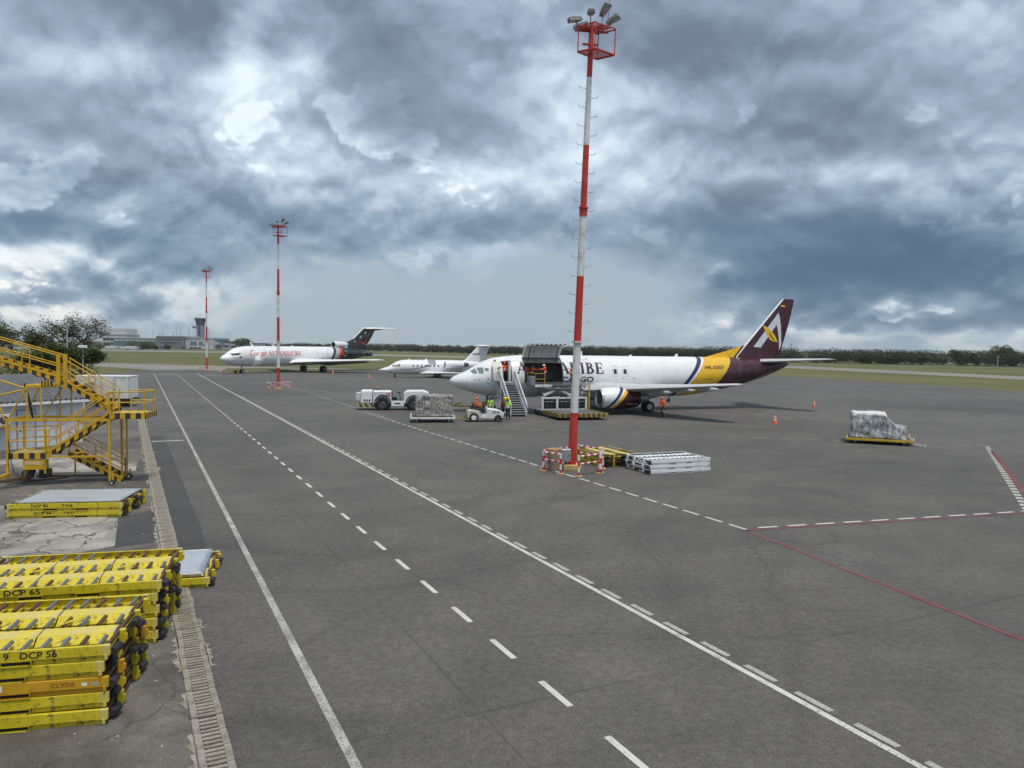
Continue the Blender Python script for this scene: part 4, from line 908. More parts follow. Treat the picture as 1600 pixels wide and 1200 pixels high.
MB().path([(37.0, 0, 7.22), (38.6, 0, 8.36), (40.25, 0, 9.52), (40.75, 0, 9.75)], .11, 8).build('leading_edge', m_white, f2, smooth=True)
MB().lathe([(0, .05), (.7, .27), (2, .33), (4.4, .28), (6.6, .03)], (40.6, 0, 9.62), 'x', 14).build('tail_fairing', m_kb, K, smooth=True)
MB().lathe([(0, .55), (1.6, .5), (1.6, .42), (1, .42)], (41.8, 0, 3.75), 'x', 18).build('centre_nozzle', m_dgrey, K, smooth=True)
for sd_ in (-1, 1): wing([(41.0, .15, 9.70, 4.4, .8), (44.6, 5.2, 9.80, 2.1, .75), (45.1, 5.45, 9.80, 1.5, .3)], m_white, K, 'tailplane', sd_)
m_sw = mat('swoosh_red', (.42, .03, .025), .5)
def f2p(pts, m, name): mb = MB(); mb.raw = True; mb.add([(x, -.37, z) for x, z in pts], [tuple(range(len(pts)))]); mb.build(name, m, f2)
def star(cx, cz, r_): f2p([(cx+(r_ if i % 2 == 0 else r_*.42)*math.sin(i*math.pi/5), cz+(r_ if i % 2 == 0 else r_*.42)*math.cos(i*math.pi/5)) for i in range(10)], m_logo, 'star')
for s_ in ((40.9, 8.7, .42), (39.2, 7.7, .40), (42.2, 8.3, .26), (37.2, 6.6, .34), (35.8, 5.9, .3), (42.6, 7.3, .26), (41.2, 5.9, .28)): star(*s_)
MB().loft([[(x, -.372, z), (x+.1, -.372, z-w_)] for x, z, w_ in ((37.6, 7.3, .05), (38.6, 6.9, .25), (39.6, 6.45, .5), (40.3, 6.45, .55), (40.9, 6.95, .35), (41.3, 7.7, .12), (41.4, 8.0, .03))], False, False, False).build('swoosh', m_sw, f2)
m_rl = mat('red_lettering', (.72, .018, .02), .45)
letters(serif('AEROSUCRE', .98, 9.0), lambda u, v_: B2.side(10.0+u, 3.42+v_, -1, .02), m_rl, K, 'lettering', .13)
cur = []
def sc(p, w_=.09): cur.append(stroke(p, w_))
sc(arc(.42, .55, .36, .5, 60, 300, 16), .10); sc(arc(.42, 1.0, .12, .06, 0, 180, 6), .08)
x = .75
for ch in 'argo':
    if ch in 'ago': sc(arc(x+.2, .28, .2, .24, 0, 360, 16), .085)
    if ch == 'a': sc([(x+.4, .5), (x+.4, .08), (x+.5, .04)], .085)
    if ch == 'r': sc([(x, .5), (x+.05, .02)], .085); sc(arc(x+.2, .35, .16, .16, 160, 30, 6), .085)
    if ch == 'g': sc([(x+.4, .5), (x+.38, -.25), (x+.2, -.4), (x, -.3), (x+.12, -.14), (x+.5, .1)], .085)
    x += .52
cv, cf = [], []
for a, f in cur: o = len(cv); cv += [(p[0]+p[1]*.18, p[1]) for p in a]; cf += [tuple(i+o for i in q) for q in f]
letters(fit2d((cv, cf), 4.1, 1.55), lambda u, v_: B2.side(5.45+u, 2.98+v_+u*.06, -1, .02), m_rl, K, 'lettering', .13)
for (x, z, a, b_, m) in ((3.05, 3.02, .55, .28, m_dgrey), (1.9, 2.98, .9, .08, m_grey)):
    patch(B2, ((x, z+b_), (x, z), (x+a, z), (x+a, z+b_)), m, K, 'placard')
for (xa, xb, za, zb) in ((4.2, 5.0, 2.7, 4.5), (9.4, 12.5, 2.6, 5.0)):
    fr = MB()
    for x in (xa, xb): fr.loft([[B2.side(x+k, za+(zb-za)*i/8, -1, .012) for i in range(9)] for k in (0, .03)], False, False, False)
    for z in (za, zb): fr.loft([[B2.side(xa, z+k, -1, .012), B2.side(xb, z+k, -1, .012)] for k in (0, .03)], False, False, False)
    fr.build('door_outline', m_galv, K)
for i in range(6): patch(B2, ((20.5+i*1.5, 4.05), (20.5+i*1.5, 3.75), (20.75+i*1.5, 3.75), (20.75+i*1.5, 4.05)), m_galv, K, 'window_plug')
for x, h_ in ((7.4, .8), (13, .4), (18.2, .3)): MB().loft([[(x, -.04, 5.3), (x+.6, -.03, 5.3), (x+.6, .03, 5.3), (x, .04, 5.3)], [(x-.5, -.015, 5.3+h_), (x-.2, -.01, 5.3+h_), (x-.2, .01, 5.3+h_), (x-.5, .015, 5.3+h_)]]).build('antenna', m_white, K)
gear(K, 5.0, 0, 1.7, .40, .26, .24, 'nose_gear')
for sd_ in (-1, 1): gear(K, 24.3, sd_*2.86, 2.1, .62, .42, .40, 'main_gear')

# ------------------------------------------------------------------ the white business jet between them
Z = thing('business_jet', 'small white business jet with dark curved stripe parked behind the freighter nose', 'airplane', (-24.25, 138.6, 0), .3324)
B3 = Body([(0, 1.38, 1.42, .02), (.3, 1.2, 1.55, .3), (.9, 1.0, 1.76, .62), (1.6, .82, 1.98, .86), (2.3, .72, 2.40, 1.04), (3.0, .66, 2.86, 1.18), (4.2, .60, 3.20, 1.3), (5.2, .58, 3.26, 1.345), (13, .60, 3.26, 1.345), (15, .95, 3.22, 1.2), (17, 1.5, 3.08, .85), (19.2, 2.1, 2.9, .4), (20.2, 2.4, 2.7, .1)])
m_z = mat('business_jet_paint', PW, .22, var=.02, coat=.4)
MB().loft([B3.ring(x, theta_list(36)) for x in sorted(set([0, .1, .3] + xs_range(.6, 5.4, .4) + xs_range(5.4, 13, 1.9) + xs_range(13, 20.2, .8)))]).build('fuselage', m_z, Z, smooth='all')
m_tint = mat('sunshade_glass', (.42, .33, .30), .15, spec=.8)
for sd_ in (-1, 1):
    patch(B3, ((2.18, 2.28), (2.3, 2.02), (3.55, 2.05), (3.62, 2.42)), m_glass, Z, 'windscreen', .012, sd_); patch(B3, ((2.35, 2.26), (2.42, 2.08), (3.3, 2.1), (3.3, 2.40)), m_tint, Z, 'sunshade', .02, sd_)
    for i in range(7): patch(B3, ((5.9+i*.78, 2.30), (5.9+i*.78, 2.0), (6.16+i*.78, 2.0), (6.16+i*.78, 2.30)), m_glass, Z, 'cabin_window', .012, sd_)
    rgs = [[B3.side(x, z, sd_, .015), B3.side(x, z-w_, sd_, .015)] for x, z, w_ in [(.5, 1.42, .03), (2, 1.46, .05), (4, 1.56, .06), (5.5, 1.62, .07), (7, 1.80, .08), (8, 2.05, .12), (8.6, 2.3, .25), (9.1, 2.7, .55), (9.5, 3.1, .8)]]
    MB().loft(rgs, False, False, False).build('stripe', m_navy, Z)
    patch(B3, ((8.9, 3.2), (8.9, 2.5), (10.3, 2.35), (10.3, 3.2)), mat('tail_band_grey', (.22, .22, .25), .4), Z, 'dark_band', .02, sd_)
    w_ = wing([(7.2, .9, .78, 5.2, .9), (8.2, 1.4, .82, 4.2, .85), (10.9, 5.2, 1.0, 2.3, .8), (12.7, 9.3, 1.15, 1.3, .7)], m_z, Z, 'wing', sd_)
    MB().loft([[(12.7, sd_*9.3, 1.13), (14.0, sd_*9.3, 1.13), (14.0, sd_*9.38, 1.17), (12.7, sd_*9.38, 1.17)], [(13.6, sd_*9.75, 2.25), (14.3, sd_*9.75, 2.25), (14.3, sd_*9.79, 2.25), (13.6, sd_*9.79, 2.25)]]).build('winglet', m_z, w_)
    ex, ey, ez = 11.7, sd_*2.05, 2.45
    e_ = MB().lathe([(.1, .60), (.5, .70), (1.4, .74), (2.8, .68), (3.6, .55), (3.6, .5), (3, .5)], (ex, ey, ez), 'x', 26).build('engine', m_z, Z, smooth=True)
    MB().lathe([(.5, .5), (.1, .52), (0, .56), (.1, .605)], (ex, ey, ez), 'x', 26).build('intake_lip', m_alu, e_, smooth='all'); MB().lathe([(.5, .51), (.8, .5), (.82, .02)], (ex, ey, ez), 'x', 20).build('intake_duct', m_black, e_)
    MB().lathe([(3.0, .48), (3.9, .42), (4.6, .33), (4.6, .28), (4.2, .28)], (ex, ey, ez), 'x', 20).build('nozzle', m_dgrey, e_, smooth=True)
    MB().b2((12.4, sd_*1.1, 2.35), (14.8, sd_*1.5, 2.55)).build('pylon', m_z, Z)
    wing([(18.7, .1, 5.98, 2.2, .75), (20.5, 3.1, 5.98, 1.1, .6)], m_z, Z, 'tailplane', sd_)
f3 = finmesh([(15.0, 2.9, 4.9, .8), (16.3, 3.4, 3.7, .9), (18.3, 5.55, 2.6, .85), (18.9, 6.0, 2.3, .7)], m_z, Z, 'fin')
MB().lathe([(0, .03), (.5, .2), (1.4, .24), (2.9, .03)], (18.4, 0, 5.98), 'x', 12).build('tail_fairing', m_z, Z, smooth=True)
letters(fit2d(text2d('N604Z', 1, .02), 1.5, .34), lambda u, v_: Vector((17.6+u, -.20, 4.3+v_)), m_navy, f3, 'registration')
gear(Z, 2.9, 0, .8, .24, .14, .14, 'nose_gear')
for sd_ in (-1, 1): gear(Z, 10.9, sd_*1.55, .9, .33, .2, .2, 'main_gear')
for x in (5.2, 8.4): MB().loft([[(x, -.03, 3.24), (x+.4, -.02, 3.24), (x+.4, .02, 3.24), (x, .03, 3.24)], [(x+.3, -.01, 3.5), (x+.5, -.01, 3.5), (x+.5, .01, 3.5), (x+.3, .01, 3.5)]]).build('antenna', m_white, Z)

# ================================================================== FLOODLIGHT MASTS AND THEIR BARRIERS
def mast(label, loc, lean=(0, 0), rz=0., detail=True):
    root = thing('floodlight_mast', label, 'light mast', loc, rz, 'red and white floodlight masts along the stands')
    root.rotation_euler = (lean[1], lean[0], rz)
    def rad(z): return .205-.0042*z
    zs = [0.25, 2.75, 6.15, 9.25, 12.35, 15.4, 18.55, 21.05]
    for i in range(7):
        n = 4; a, b_ = zs[i], zs[i+1]
        MB().lathe([(a+(b_-a)*k/n, rad(a+(b_-a)*k/n)) for k in range(n+1)], (0, 0, 0), 'z', 20, (i == 0, i == 6)).build('pole_section', (m_red if i % 2 == 0 else m_mwhite), root, smooth=True)
    for z in (6.15, 12.5): MB().lathe([(-.06, rad(z)), (-.06, rad(z)+.075), (.02, rad(z)+.075), (.02, rad(z))], (0, 0, z), 'z', 20).build('flange', m_mwhite if z < 7 else m_red, root)
    MB().lathe([(-.35, rad(12)+.03), (0, rad(12)+.03), (0, rad(12))], (0, 0, 12.45), 'z', 20).build('sleeve', m_red, root)
    MB().b2((-.42, -.42, 0), (.42, .42, .26)).build('footing', mat('yellow_stained_concrete', (.50, .36, .16), .85, var=.2, vs=3), root, bevel=.02)
    if detail:
        hook = MB().tube((0, 0, 0), (.30, 0, .03), .014, 6).tube((.30, 0, .03), (.325, 0, .13), .014, 6).mesh('climbing_step', m_steel)
        z = 4.4; k = 0
        while z < 18.4:
            o = link('climbing_step', hook, root); sd_ = -1 if k % 2 else 1
            o.location = (sd_*rad(z)*.9, 0, z); o.rotation_euler = (0, 0, 0 if sd_ > 0 else math.pi); z += .44; k += 1
    # head: crossbar frame, work cage and lamps
    HZ = .82
    for (a, b_) in (((-.75, -.35, 20.3), (.9, .55, 20.65)), ((-.7, -.2, 20.2), (.85, .65, 20.5)), ((-.2, .3, 20.4), (.5, -.4, 20.4)), ((-.3, -.55, 20.25), (.2, .7, 20.5))): MB().bar((a[0], a[1], a[2]+HZ-.4), (b_[0], b_[1], b_[2]+HZ-.4), .09, .09).build('head_bar', m_red, root)
    for z in (20.0, 20.7): MB().bar((-.4, -.2, z), (.35, .12, z+.1), .07, .09).build('head_bar', m_red, root)
    cg = MB(); c4 = [(-.62, -.25), (.12, -.75), (1.12, -.05), (.38, .55)]
    for i in range(4):
        a, b_ = c4[i], c4[(i+1) % 4]; cg.bar((*a, 18.8+HZ), (*b_, 18.8+HZ), .07, .07); cg.bar((*a, 19.95+HZ), (*b_, 20.0+HZ), .05, .05); cg.bar((*a, 18.8+HZ), (*a, 20.0+HZ), .05, .05)
    
    for k in range(1, 6):
        t = k/6; pa = Vector((*c4[0], 0)).lerp(Vector((*c4[1], 0)), t); pb = Vector((*c4[3], 0)).lerp(Vector((*c4[2], 0)), t); cg.bar((pa.x, pa.y, 18.82+HZ), (pb.x, pb.y, 18.82+HZ), .08, .02)
    cg.build('work_cage', m_red, root)
    m_lamp = mat('lamp_housing_grey', (.17, .185, .175), .5, var=.15, dirt=(.3, .3, .28))
    for (x, y, z, yaw, pit) in ((-.80, -.35, 20.75, 200, -12), (-.1, -.3, 21.12, 270, -8), (.55, -.1, 21.35, 300, 38), (1.0, .35, 21.1, 330, 26), (-.5, .1, 20.65, 160, -15), (.4, .45, 20.75, 30, 10)):
        z += HZ-.52; M_ = Matrix.Rotation(R(yaw), 3, 'Z') @ Matrix.Rotation(R(-pit), 3, 'Y'); lp = MB(); rg = []
        for (u, w_, h0, h1) in ((-.34, .10, -.05, .08), (-.20, .14, -.09, .11), (.27, .20, -.11, .11), (.35, .19, -.10, .08)):
            rg.append([Vector((x, y, z)) + M_ @ Vector(p) for p in ((u, -w_, h0), (u, w_, h0), (u, w_*.7, h1), (u, -w_*.7, h1))])
        l_ = lp.loft(rg).build('floodlight', m_lamp, root, bevel=.012)
        pl_ = MB(); pl_.add([Vector((x, y, z)) + M_ @ Vector(p) for p in ((-.16, -.12, -.105), (.31, -.17, -.115), (.31, .17, -.115), (-.16, .12, -.105))], [(0, 1, 2, 3)]); pl_.build('lens', m_galv, l_)
        MB().bar(Vector((x, y, z-.12)), Vector((x*.75, y*.75, 20.0+HZ)), .05, .05).build('bracket', m_steel, l_)
    MB().tube((.75, -.05, 20.1+HZ), (.78, -.05, 21.8+HZ), .018, 6).build('lightning_rod', m_steel, root)
    return root
mast('tall red and white floodlight mast in the foreground in front of the freighter', (2.93, 36.4, 0), (R(1.55), 0), 0)
mast('mid-distance red and white floodlight mast in front of the trijet fuselage', (-30.18, 98.1, 0), (0, 0), .25)
mast('farthest red and white floodlight mast near the control tower', (-64.45, 160.4, 0), (0, 0), .25, detail=False)
m_rw = mat('red_and_white_bands', (.6, .05, .03), .5, extra=stripes(((.55, .035, .025), (.74, .74, .74)), (0, 0, 1), .52, .5, .1), var=.1)
def barrier(label, a, b_, h=.98, rails=(.92, .58), group='red and white barriers around the mast feet'):
    a, b_ = Vector((*a, 0)), Vector((*b_, 0)); d = b_-a; L = d.length; rz = math.atan2(d.y, d.x)
    root = thing('barrier', label, 'barrier', a, rz, group)
    for x in (0, L):
        MB().tube((x, 0, .04), (x, 0, h+random.uniform(-.03, .03)), .05, 10).build('post', m_rw, root, smooth=True)
        MB().b2((x-.17, -.13, 0), (x+.17, .13, .05)).build('foot', mat('barrier_foot', (.48, .36, .16), .8), root, bevel=.01)
    mx_ = mat('red_and_white_rail', (.6, .05, .03), .5, extra=stripes(((.55, .035, .025), (.74, .74, .74)), (1, 0, 0), .42, .5, .2), var=.1)
    for z in rails: MB().tube((0, 0, z), (L, 0, z), .04, 8).build('rail', mx_, root, smooth=True)
    return root
barrier('red and white barrier left of the foreground mast by the brown cabinet', (1.54, 35.8), (2.30, 34.95))
barrier('red and white barrier at the right front of the foreground mast', (3.08, 34.32), (4.15, 35.29))
barrier('red and white barrier on the right of the foreground mast, end on', (4.22, 35.36), (4.46, 36.62))
barrier('red and white barrier behind the foreground mast beside the yellow dollies', (3.42, 38.3), (4.40, 37.15))
barrier('red and white barrier behind the brown cabinet at the mast foot', (1.62, 36.4), (2.75, 37.4))
for i, (mx0, my0) in enumerate(((-30.18, 98.1), (-64.45, 160.4))):
    w = ['the mid-distance mast', 'the farthest mast'][i]
    for (dx0, dy0, dx1, dy1, s_) in ((-1.5, .3, -.9, -1.3, 'left'), (-.6, -1.5, .5, -1.5, 'front'), (.8, -1.3, 1.5, .2, 'right'), (.9, 1.3, -.9, 1.3, 'back')):
        barrier('red and white barrier on the %s side of %s' % (s_, w), (mx0+dx0, my0+dy0), (mx0+dx1, my0+dy1))
cb = thing('cabinet', 'dented brown rounded cabinet standing left of the foreground mast foot', 'cabinet', (2.05, 35.95, 0), R(24))
m_brown = mat('rusty_beige_sheet', (.30, .235, .17), .75, var=.15, dirt=(.13, .08, .05), da=.7, ds=3)
MB().loft([[(math.cos(t)*.36*k, math.sin(t)*.30*k, z) for t in [i*math.pi/8 for i in range(16)]] for z, k in ((.0, .72), (.12, .8), (.6, .95), (.95, 1.04), (1.02, 1.0))]).build('drum', m_brown, cb, smooth=True)
MB().lathe([(.98, .37), (1.05, .37), (1.07, .30), (1.07, .01)], (0, 0, 0), 'z', 20, sc=(1, .85)).build('lid', mat('orange_rust_lid', (.40, .22, .09), .8, var=.25, vs=6), cb)
eb = thing('electrical_box', 'grey flat electrical box fixed beside the foreground mast pole', 'electrical box', (2.62, 36.15, 0), R(12))
MB().b2((-.22, -.11, .42), (.22, .11, 1.02)).build('case', m_galv, eb, bevel=.015); MB().b2((-.19, -.125, .46), (.19, -.112, .98)).build('door', m_grey, eb, bevel=.004); MB().b2((-.06, -.04, 0), (.06, .04, .42)).build('stand', m_dgrey, eb)
MB().b2((.12, -.14, .68), (.15, -.125, .76)).build('latch', m_black, eb)

# ================================================================== PALLET DOLLIES
DW, DD_, DH = 3.5, 2.42, .245
X1, Y1 = DW/2, DD_/2
def dolly_meshes(col, top, key):
    d = {}
    rail = MB().prism([(-.005, .085), (.045, .085), (.045, .095), (.012, .105), (.012, .222), (.05, .230), (.05, .240), (-.005, .240)], -X1+.03, X1-.03, 'yz')
    rail.b2((-X1+.05, .03, .0), (-.70, .07, .084)).b2((-.28, .03, .0), (.28, .07, .084)).b2((.70, .03, .0), (X1-.06, .07, .084))
    d['side_rail'] = rail.mesh('side_rail', col, bevel=.004)
    pk = MB()
    for (a, b_) in (((-.20, -.012, -.002), (.20, .30, .010)), ((-.20, -.012, .075), (.20, .30, .083)), ((-.212, -.012, -.002), (-.2, .30, .083)), ((.2, -.012, -.002), (.212, .30, .083))): pk.b2(a, b_)
    pk.k = 1; pk.b2((-.198, .05, .01), (.198, .29, .075)); d['fork_pocket'] = pk.mesh('fork_pocket', [col, m_black])  # black block inside the frame stands in for the dark hollow
    d['corner_post'] = MB().b2((-.055, -.022, .085), (.055, .05, .246)).b2((-.02, -.03, .02), (.02, .04, .10)).mesh('corner_post', top, bevel=.006)
    ef = MB().bar((0, -Y1+.08, .20), (0, Y1-.08, .20), .05, .07).bar((0, -Y1+.08, .05), (0, Y1-.08, .05), .05, .06)
    d['end_frame'] = ef.mesh('end_frame', m_rust if key == 'y' else col, bevel=.006)
    d['end_bracket'] = MB().b2((-.02, -.05, .02), (.07, .05, .235)).b2((.03, -.02, .06), (.10, .02, .16)).mesh('end_bracket', col, bevel=.006)
    d['bumper'] = MB().lathe([(-.13, .02), (-.13, .055), (-.10, .066), (.10, .066), (.13, .055), (.13, .02)], (0, 0, 0), 'y', 14, (True, True)).mesh('bumper', m_rub, True)
    pl = MB(); L = (DW-.16)/3
    pl.prism([(-.12, .195), (-.12, .205), (.17, .222), (.19, .215), (.19, .195)], -L/2+.012, L/2-.012, 'yz')
    pl.k = 1; pl.prism([(-.285, .088), (-.285, .096), (-.125, .2045), (-.122, .193)], -L/2+.012, L/2-.012, 'yz'); pl.prism([(.185, .194), (.191, .204), (.245, .10), (.24, .088)], -L/2+.012, L/2-.012, 'yz')
    d['deck_plate'] = pl.mesh('deck_plate', [top, col])
    d['roller'] = MB().tube((0, -.205, 0), (0, .205, 0), .034, 10).mesh('roller', m_rollg, True); d['roller_r'] = MB().tube((0, -.205, 0), (0, .205, 0), .034, 10).mesh('roller', m_rust if key != 'w' else m_dgrey, True)
    d['pan'] = MB().b2((-X1+.06, -Y1+.08, .055), (X1-.06, Y1-.08, .07)).mesh('pan', col if key == 'y' else m_dgrey)
    return d
DM = {'y': dolly_meshes(m_yel, m_yel_top, 'y'), 'o': dolly_meshes(m_orange, m_orange, 'y'), 'w': dolly_meshes(m_white, mat('white_deck', (.72, .74, .75), .5, var=.05), 'w'), 'k': dolly_meshes(m_yedge, m_yel_top, 'y')}
m_yel_letter = mat('sticker_white', (.7, .7, .68), .5)
def dolly(label, loc, rz, key='y', full=True, texts=(), group=None, sc=1.):
    d = DM[key]; root = thing('pallet_dolly', label, 'dolly', loc, rz, group); root.scale = (sc, sc, sc)
    for s_ in (-1, 1):
        link('side_rail', d['side_rail'], root, loc=(0, s_*Y1, 0), rot=(0, 0, 0 if s_ < 0 else math.pi))
        for x in (-.49, .49): link('fork_pocket', d['fork_pocket'], root, loc=(x, s_*Y1, 0), rot=(0, 0, 0 if s_ < 0 else math.pi))
        for x in (-1, 1):
            link('corner_post', d['corner_post'], root, loc=(x*(X1-.03), s_*Y1, 0), rot=(0, 0, 0 if s_ < 0 else math.pi))
        link('end_frame', d['end_frame'], root, loc=(s_*(X1-.03), 0, 0))
        for y in (-.52, .38, .98): link('end_bracket', d['end_bracket'], root, loc=(s_*(X1+.0), y, 0), rot=(0, 0, 0 if s_ > 0 else math.pi))
        for y in ((-.98, .72) if random.random() < .5 else (-.98, .15)): link('bumper', d['bumper'], root, loc=(s_*(X1+.05+random.uniform(0, .02)), y+random.uniform(-.08, .08), .12), rot=(0, random.uniform(0, 3), random.uniform(-.2, .2)))
    link('pan', d['pan'], root)
    if full:
        L = (DW-.16)/3
        for y in (-.45, .47):
            for k in range(3): link('deck_plate', d['deck_plate'], root, loc=((k-1)*L, y, random.uniform(-.004, .004)))
        rng = random.Random(sum(map(ord, label)))
        for y in (-.93, .01, .94):
            for k in range(13): link('roller', d['roller_r' if rng.random() < .42 else 'roller'], root, loc=(-X1+.16+k*(DW-.32)/12, y, .206))
        if key in 'yo':
            for (x, y) in ((-.72, .02), (.86, .02)): MB().bar((x-.1, y-.17, .232), (x+.12, y+.17, .232), .05, .012).build('stop', mat('clean_yellow', (.68, .52, .02), .5), root)
    if key == 'o':
        for x, w_, m in ((1.40, .08, m_refl), (1.53, .10, m_galv), (.11, .22, m_refl)): MB().b2((x, -Y1-.0068, .125), (x+w_, -Y1-.0052, .125+(.05 if x > 1 else .09))).build('sticker', m, root)
    for (t, x, z, w_, h_, m) in texts:
        letters(fit2d(text2d(t, 1, .018), w_, h_), lambda u, v_, x=x, z=z: Vector((x+u, -Y1-.0075, z+v_)), m, root, 'lettering')
    return root
def stack(n, corner, rz, top_label, low_label, key='y', sc=1., group=None, colors=None, texts=None, jit=.02):
    """dollies piled up; corner = front right corner on the ground"""
    ux = Vector((math.cos(rz), math.sin(rz), 0)); uy = Vector((-math.sin(rz), math.cos(rz), 0)); c = Vector((*corner, 0)) - ux*X1*sc + uy*Y1*sc
    words = ['lowest', 'second from the bottom', 'third from the bottom', 'fourth from the bottom', 'fifth from the bottom']
    for i in range(n):
        p = c + ux*random.uniform(-jit, jit)*2.2 + uy*random.uniform(-jit, jit)*.8 + Vector((0, 0, .003+i*(DH+.002)*sc))
        k = (colors or {}).get(i, key); lab = top_label if i == n-1 else low_label % words[i]
        dolly(lab, p, rz + random.uniform(-.012, .012), k, i == n-1, (texts or {}).get(i, ()), group, sc)
    return c
a1 = R(13.1)
m_clyde = mat('faded_print', (.20, .12, .02), .6)
stack(5, (-6.12, 11.36), a1, 'chipped yellow roller dolly marked DCP 56, topmost of the nearest stack', 'yellow dolly in the nearest stack, %s', 'y', 1., 'yellow dollies in the nearest stack', {2: 'o'},
      {4: [('DCP 56', .55, .110, .50, .104, m_ink), ('9', .33, .110, .07, .104, m_ink)], 2: [('CLYDE', .98, .130, .33, .065, m_clyde), ('769', .14, .13, .16, .075, m_ink)]})
a2 = R(14.6)
c65 = stack(5, (-6.80, 14.53), a2, 'yellow roller dolly marked DCP 65, topmost of the second stack', 'yellow dolly in the second stack, %s', 'y', 1., 'yellow dollies in the second stack', None, {4: [('DCP 65', -.92, .110, .60, .108, m_ink)]})
a3 = R(15.5)
ux3 = Vector((math.cos(a3), math.sin(a3), 0)); uy3 = Vector((-math.sin(a3), math.cos(a3), 0)); c3 = Vector((-7.18, 17.92, 0)) - ux3*X1 + uy3*Y1
dolly('yellow dolly loaded with grey sheets behind the second stack', c3 + Vector((0, 0, .003)), a3, 'y', True, ())
def sheets(label, c, rz, n, w_=3.1, d_=2.2, z0=.25, m=m_galv, group='metal pallet sheets on the dollies'):
    ux = Vector((math.cos(rz), math.sin(rz), 0)); uy = Vector((-math.sin(rz), math.cos(rz), 0))
    for i in range(n):
        root = thing('pallet_sheet', label if n == 1 else label + ', ' + ['bottom one', 'second one', 'third one', 'top one'][i+4-n], 'pallet', c + ux*random.uniform(-.05, .05) - ux*i*.03 + Vector((0, 0, z0+i*.026)), rz+random.uniform(-.008, .008), group)
        MB().b2((-w_/2+.06, -d_/2+.06, 0), (w_/2-.06, d_/2-.06, .006)).build('panel', m, root)
        for (a, b_) in (((-w_/2, -d_/2, -.004), (w_/2, -d_/2+.07, .020)), ((-w_/2, d_/2-.07, -.004), (w_/2, d_/2, .020)), ((-w_/2, -d_/2+.071, -.004), (-w_/2+.07, d_/2-.071, .020)), ((w_/2-.07, -d_/2+.071, -.004), (w_/2, d_/2-.071, .020))): MB().b2(a, b_).build('edge_rail', m_alu, root, bevel=.003)
sheets('grey metal pallet sheet in the pile beside the drain', c3 + ux3*.10, a3, 4)
c3b = c3 - ux3*4.2 + uy3*.1
dolly('yellow dolly cut by the left edge behind the second stack', c3b + Vector((0, 0, .003)), a3, 'y', True, ()); sheets('bluish grey pallet sheet at the left edge behind the second stack', c3b, a3, 1)
a4 = R(8.8)
c44 = stack(2, (-12.92, 25.12), a4, 'yellow dolly marked DCP 45 carrying a grey sheet below the stairs', 'yellow dolly marked DCP 44 under another one, %s', 'y', 1.0, 'dollies below the stairs', None, {1: [('DCP 45', -1.05, .115, .52, .105, m_ink), ('756', -.12, .13, .34, .085, m_ink)], 0: [('DCP 44', -.94, .115, .52, .105, m_ink), ('760', -.05, .13, .34, .085, m_ink)]})
sheets('grey sheet with bright rim lying on the dollies below the stairs', c44 + Vector((.05, 0, 0)), a4, 1, 3.25, 2.25, .51)
a5 = R(22)
stack(3, (9.55, 36.3), a5, 'white roller dolly, topmost of the stack right of the mast', 'white dolly in the stack right of the mast, %s', 'w', .93, 'white dollies stacked right of the mast', None, None, .03)
stack(3, (4.85+.407*X1*.86-.914*Y1*.86, 38.85-.914*X1*.86-.407*Y1*.86), R(-66), 'yellow dolly, topmost of the low stack behind the mast barriers', 'yellow dolly in the low stack behind the mast barriers, %s', 'y', .86, 'yellow dollies behind the mast')

# ================================================================== WRAPPED CARGO AND ITS DOLLIES
def wrap_mat(name, c0, c1, c2, boxes):
    m = bpy.data.materials.new(name); m.use_nodes = True; g = NG(m.node_tree); b_ = g.n['Principled BSDF']; co = g.new('ShaderNodeTexCoord').outputs['Object']
    x, y, z = g.sep(co); u = g.m('ADD', x, g.m('MULTIPLY', y, .93))
    if boxes:   # cartons seen through film: tone by carton, seams, glints of crumpled film painted in
        cu_, cz_ = g.m('DIVIDE', u, .43), g.m('DIVIDE', z, .27)
        wn = g.new('ShaderNodeTexWhiteNoise', noise_dimensions='2D'); g.put(wn.inputs['Vector'], g.comb(g.m('FLOOR', cu_), g.m('FLOOR', cz_), 0.))
        seam = g.m('MAXIMUM', g.m('LESS_THAN', g.m('FRACT', cu_), .07), g.m('LESS_THAN', g.m('FRACT', cz_), .10))
        f = g.noise(co, 9., 5, .65, .8); h_ = f
        c = g.mix(wn.outputs[0], (*c0, 1), (*c1, 1)); c = g.mix(g.m('MULTIPLY', seam, .55), c, (.035, .03, .028, 1)); c = g.mix(g.map(f, .47, .60, 0, .9), c, (*c2, 1))
    else:       # tarpaulin: light and dark of hanging folds painted in
        f = g.noise(g.comb(g.m('MULTIPLY', u, 3.2), g.m('MULTIPLY', y, .6), g.m('MULTIPLY', z, .9)), 1.5, 6, .6, 1.0); h_ = f
        c = g.ramp(f, [(.34, c0), (.5, c1), (.64, c2)])
    for sgn in (1, -1):
        l_ = g.m('LESS_THAN', g.m('FRACT', g.m('MULTIPLY', g.m('ADD', u, g.m('MULTIPLY', z, sgn)), 1.5)), .05); c = g.mix(g.m('MULTIPLY', l_, .55 if not boxes else .3), c, (.05, .05, .055, 1))
    g.l.new(c, b_.inputs['Base Color']); b_.inputs['Roughness'].default_value = .3; b_.inputs['Specular IOR Level'].default_value = .6
    bn = g.new('ShaderNodeBump'); bn.inputs['Strength'].default_value = .7; bn.inputs['Distance'].default_value = .06; g.l.new(h_, bn.inputs['Height']); g.l.new(bn.outputs[0], b_.inputs['Normal'])
    return m
m_wrap = wrap_mat('plastic_wrapped_cargo', (.12, .095, .075), (.27, .245, .22), (.58, .58, .58), True); m_wrap2 = wrap_mat('silver_tarpaulin', (.13, .13, .135), (.36, .365, .37), (.66, .68, .69), False)
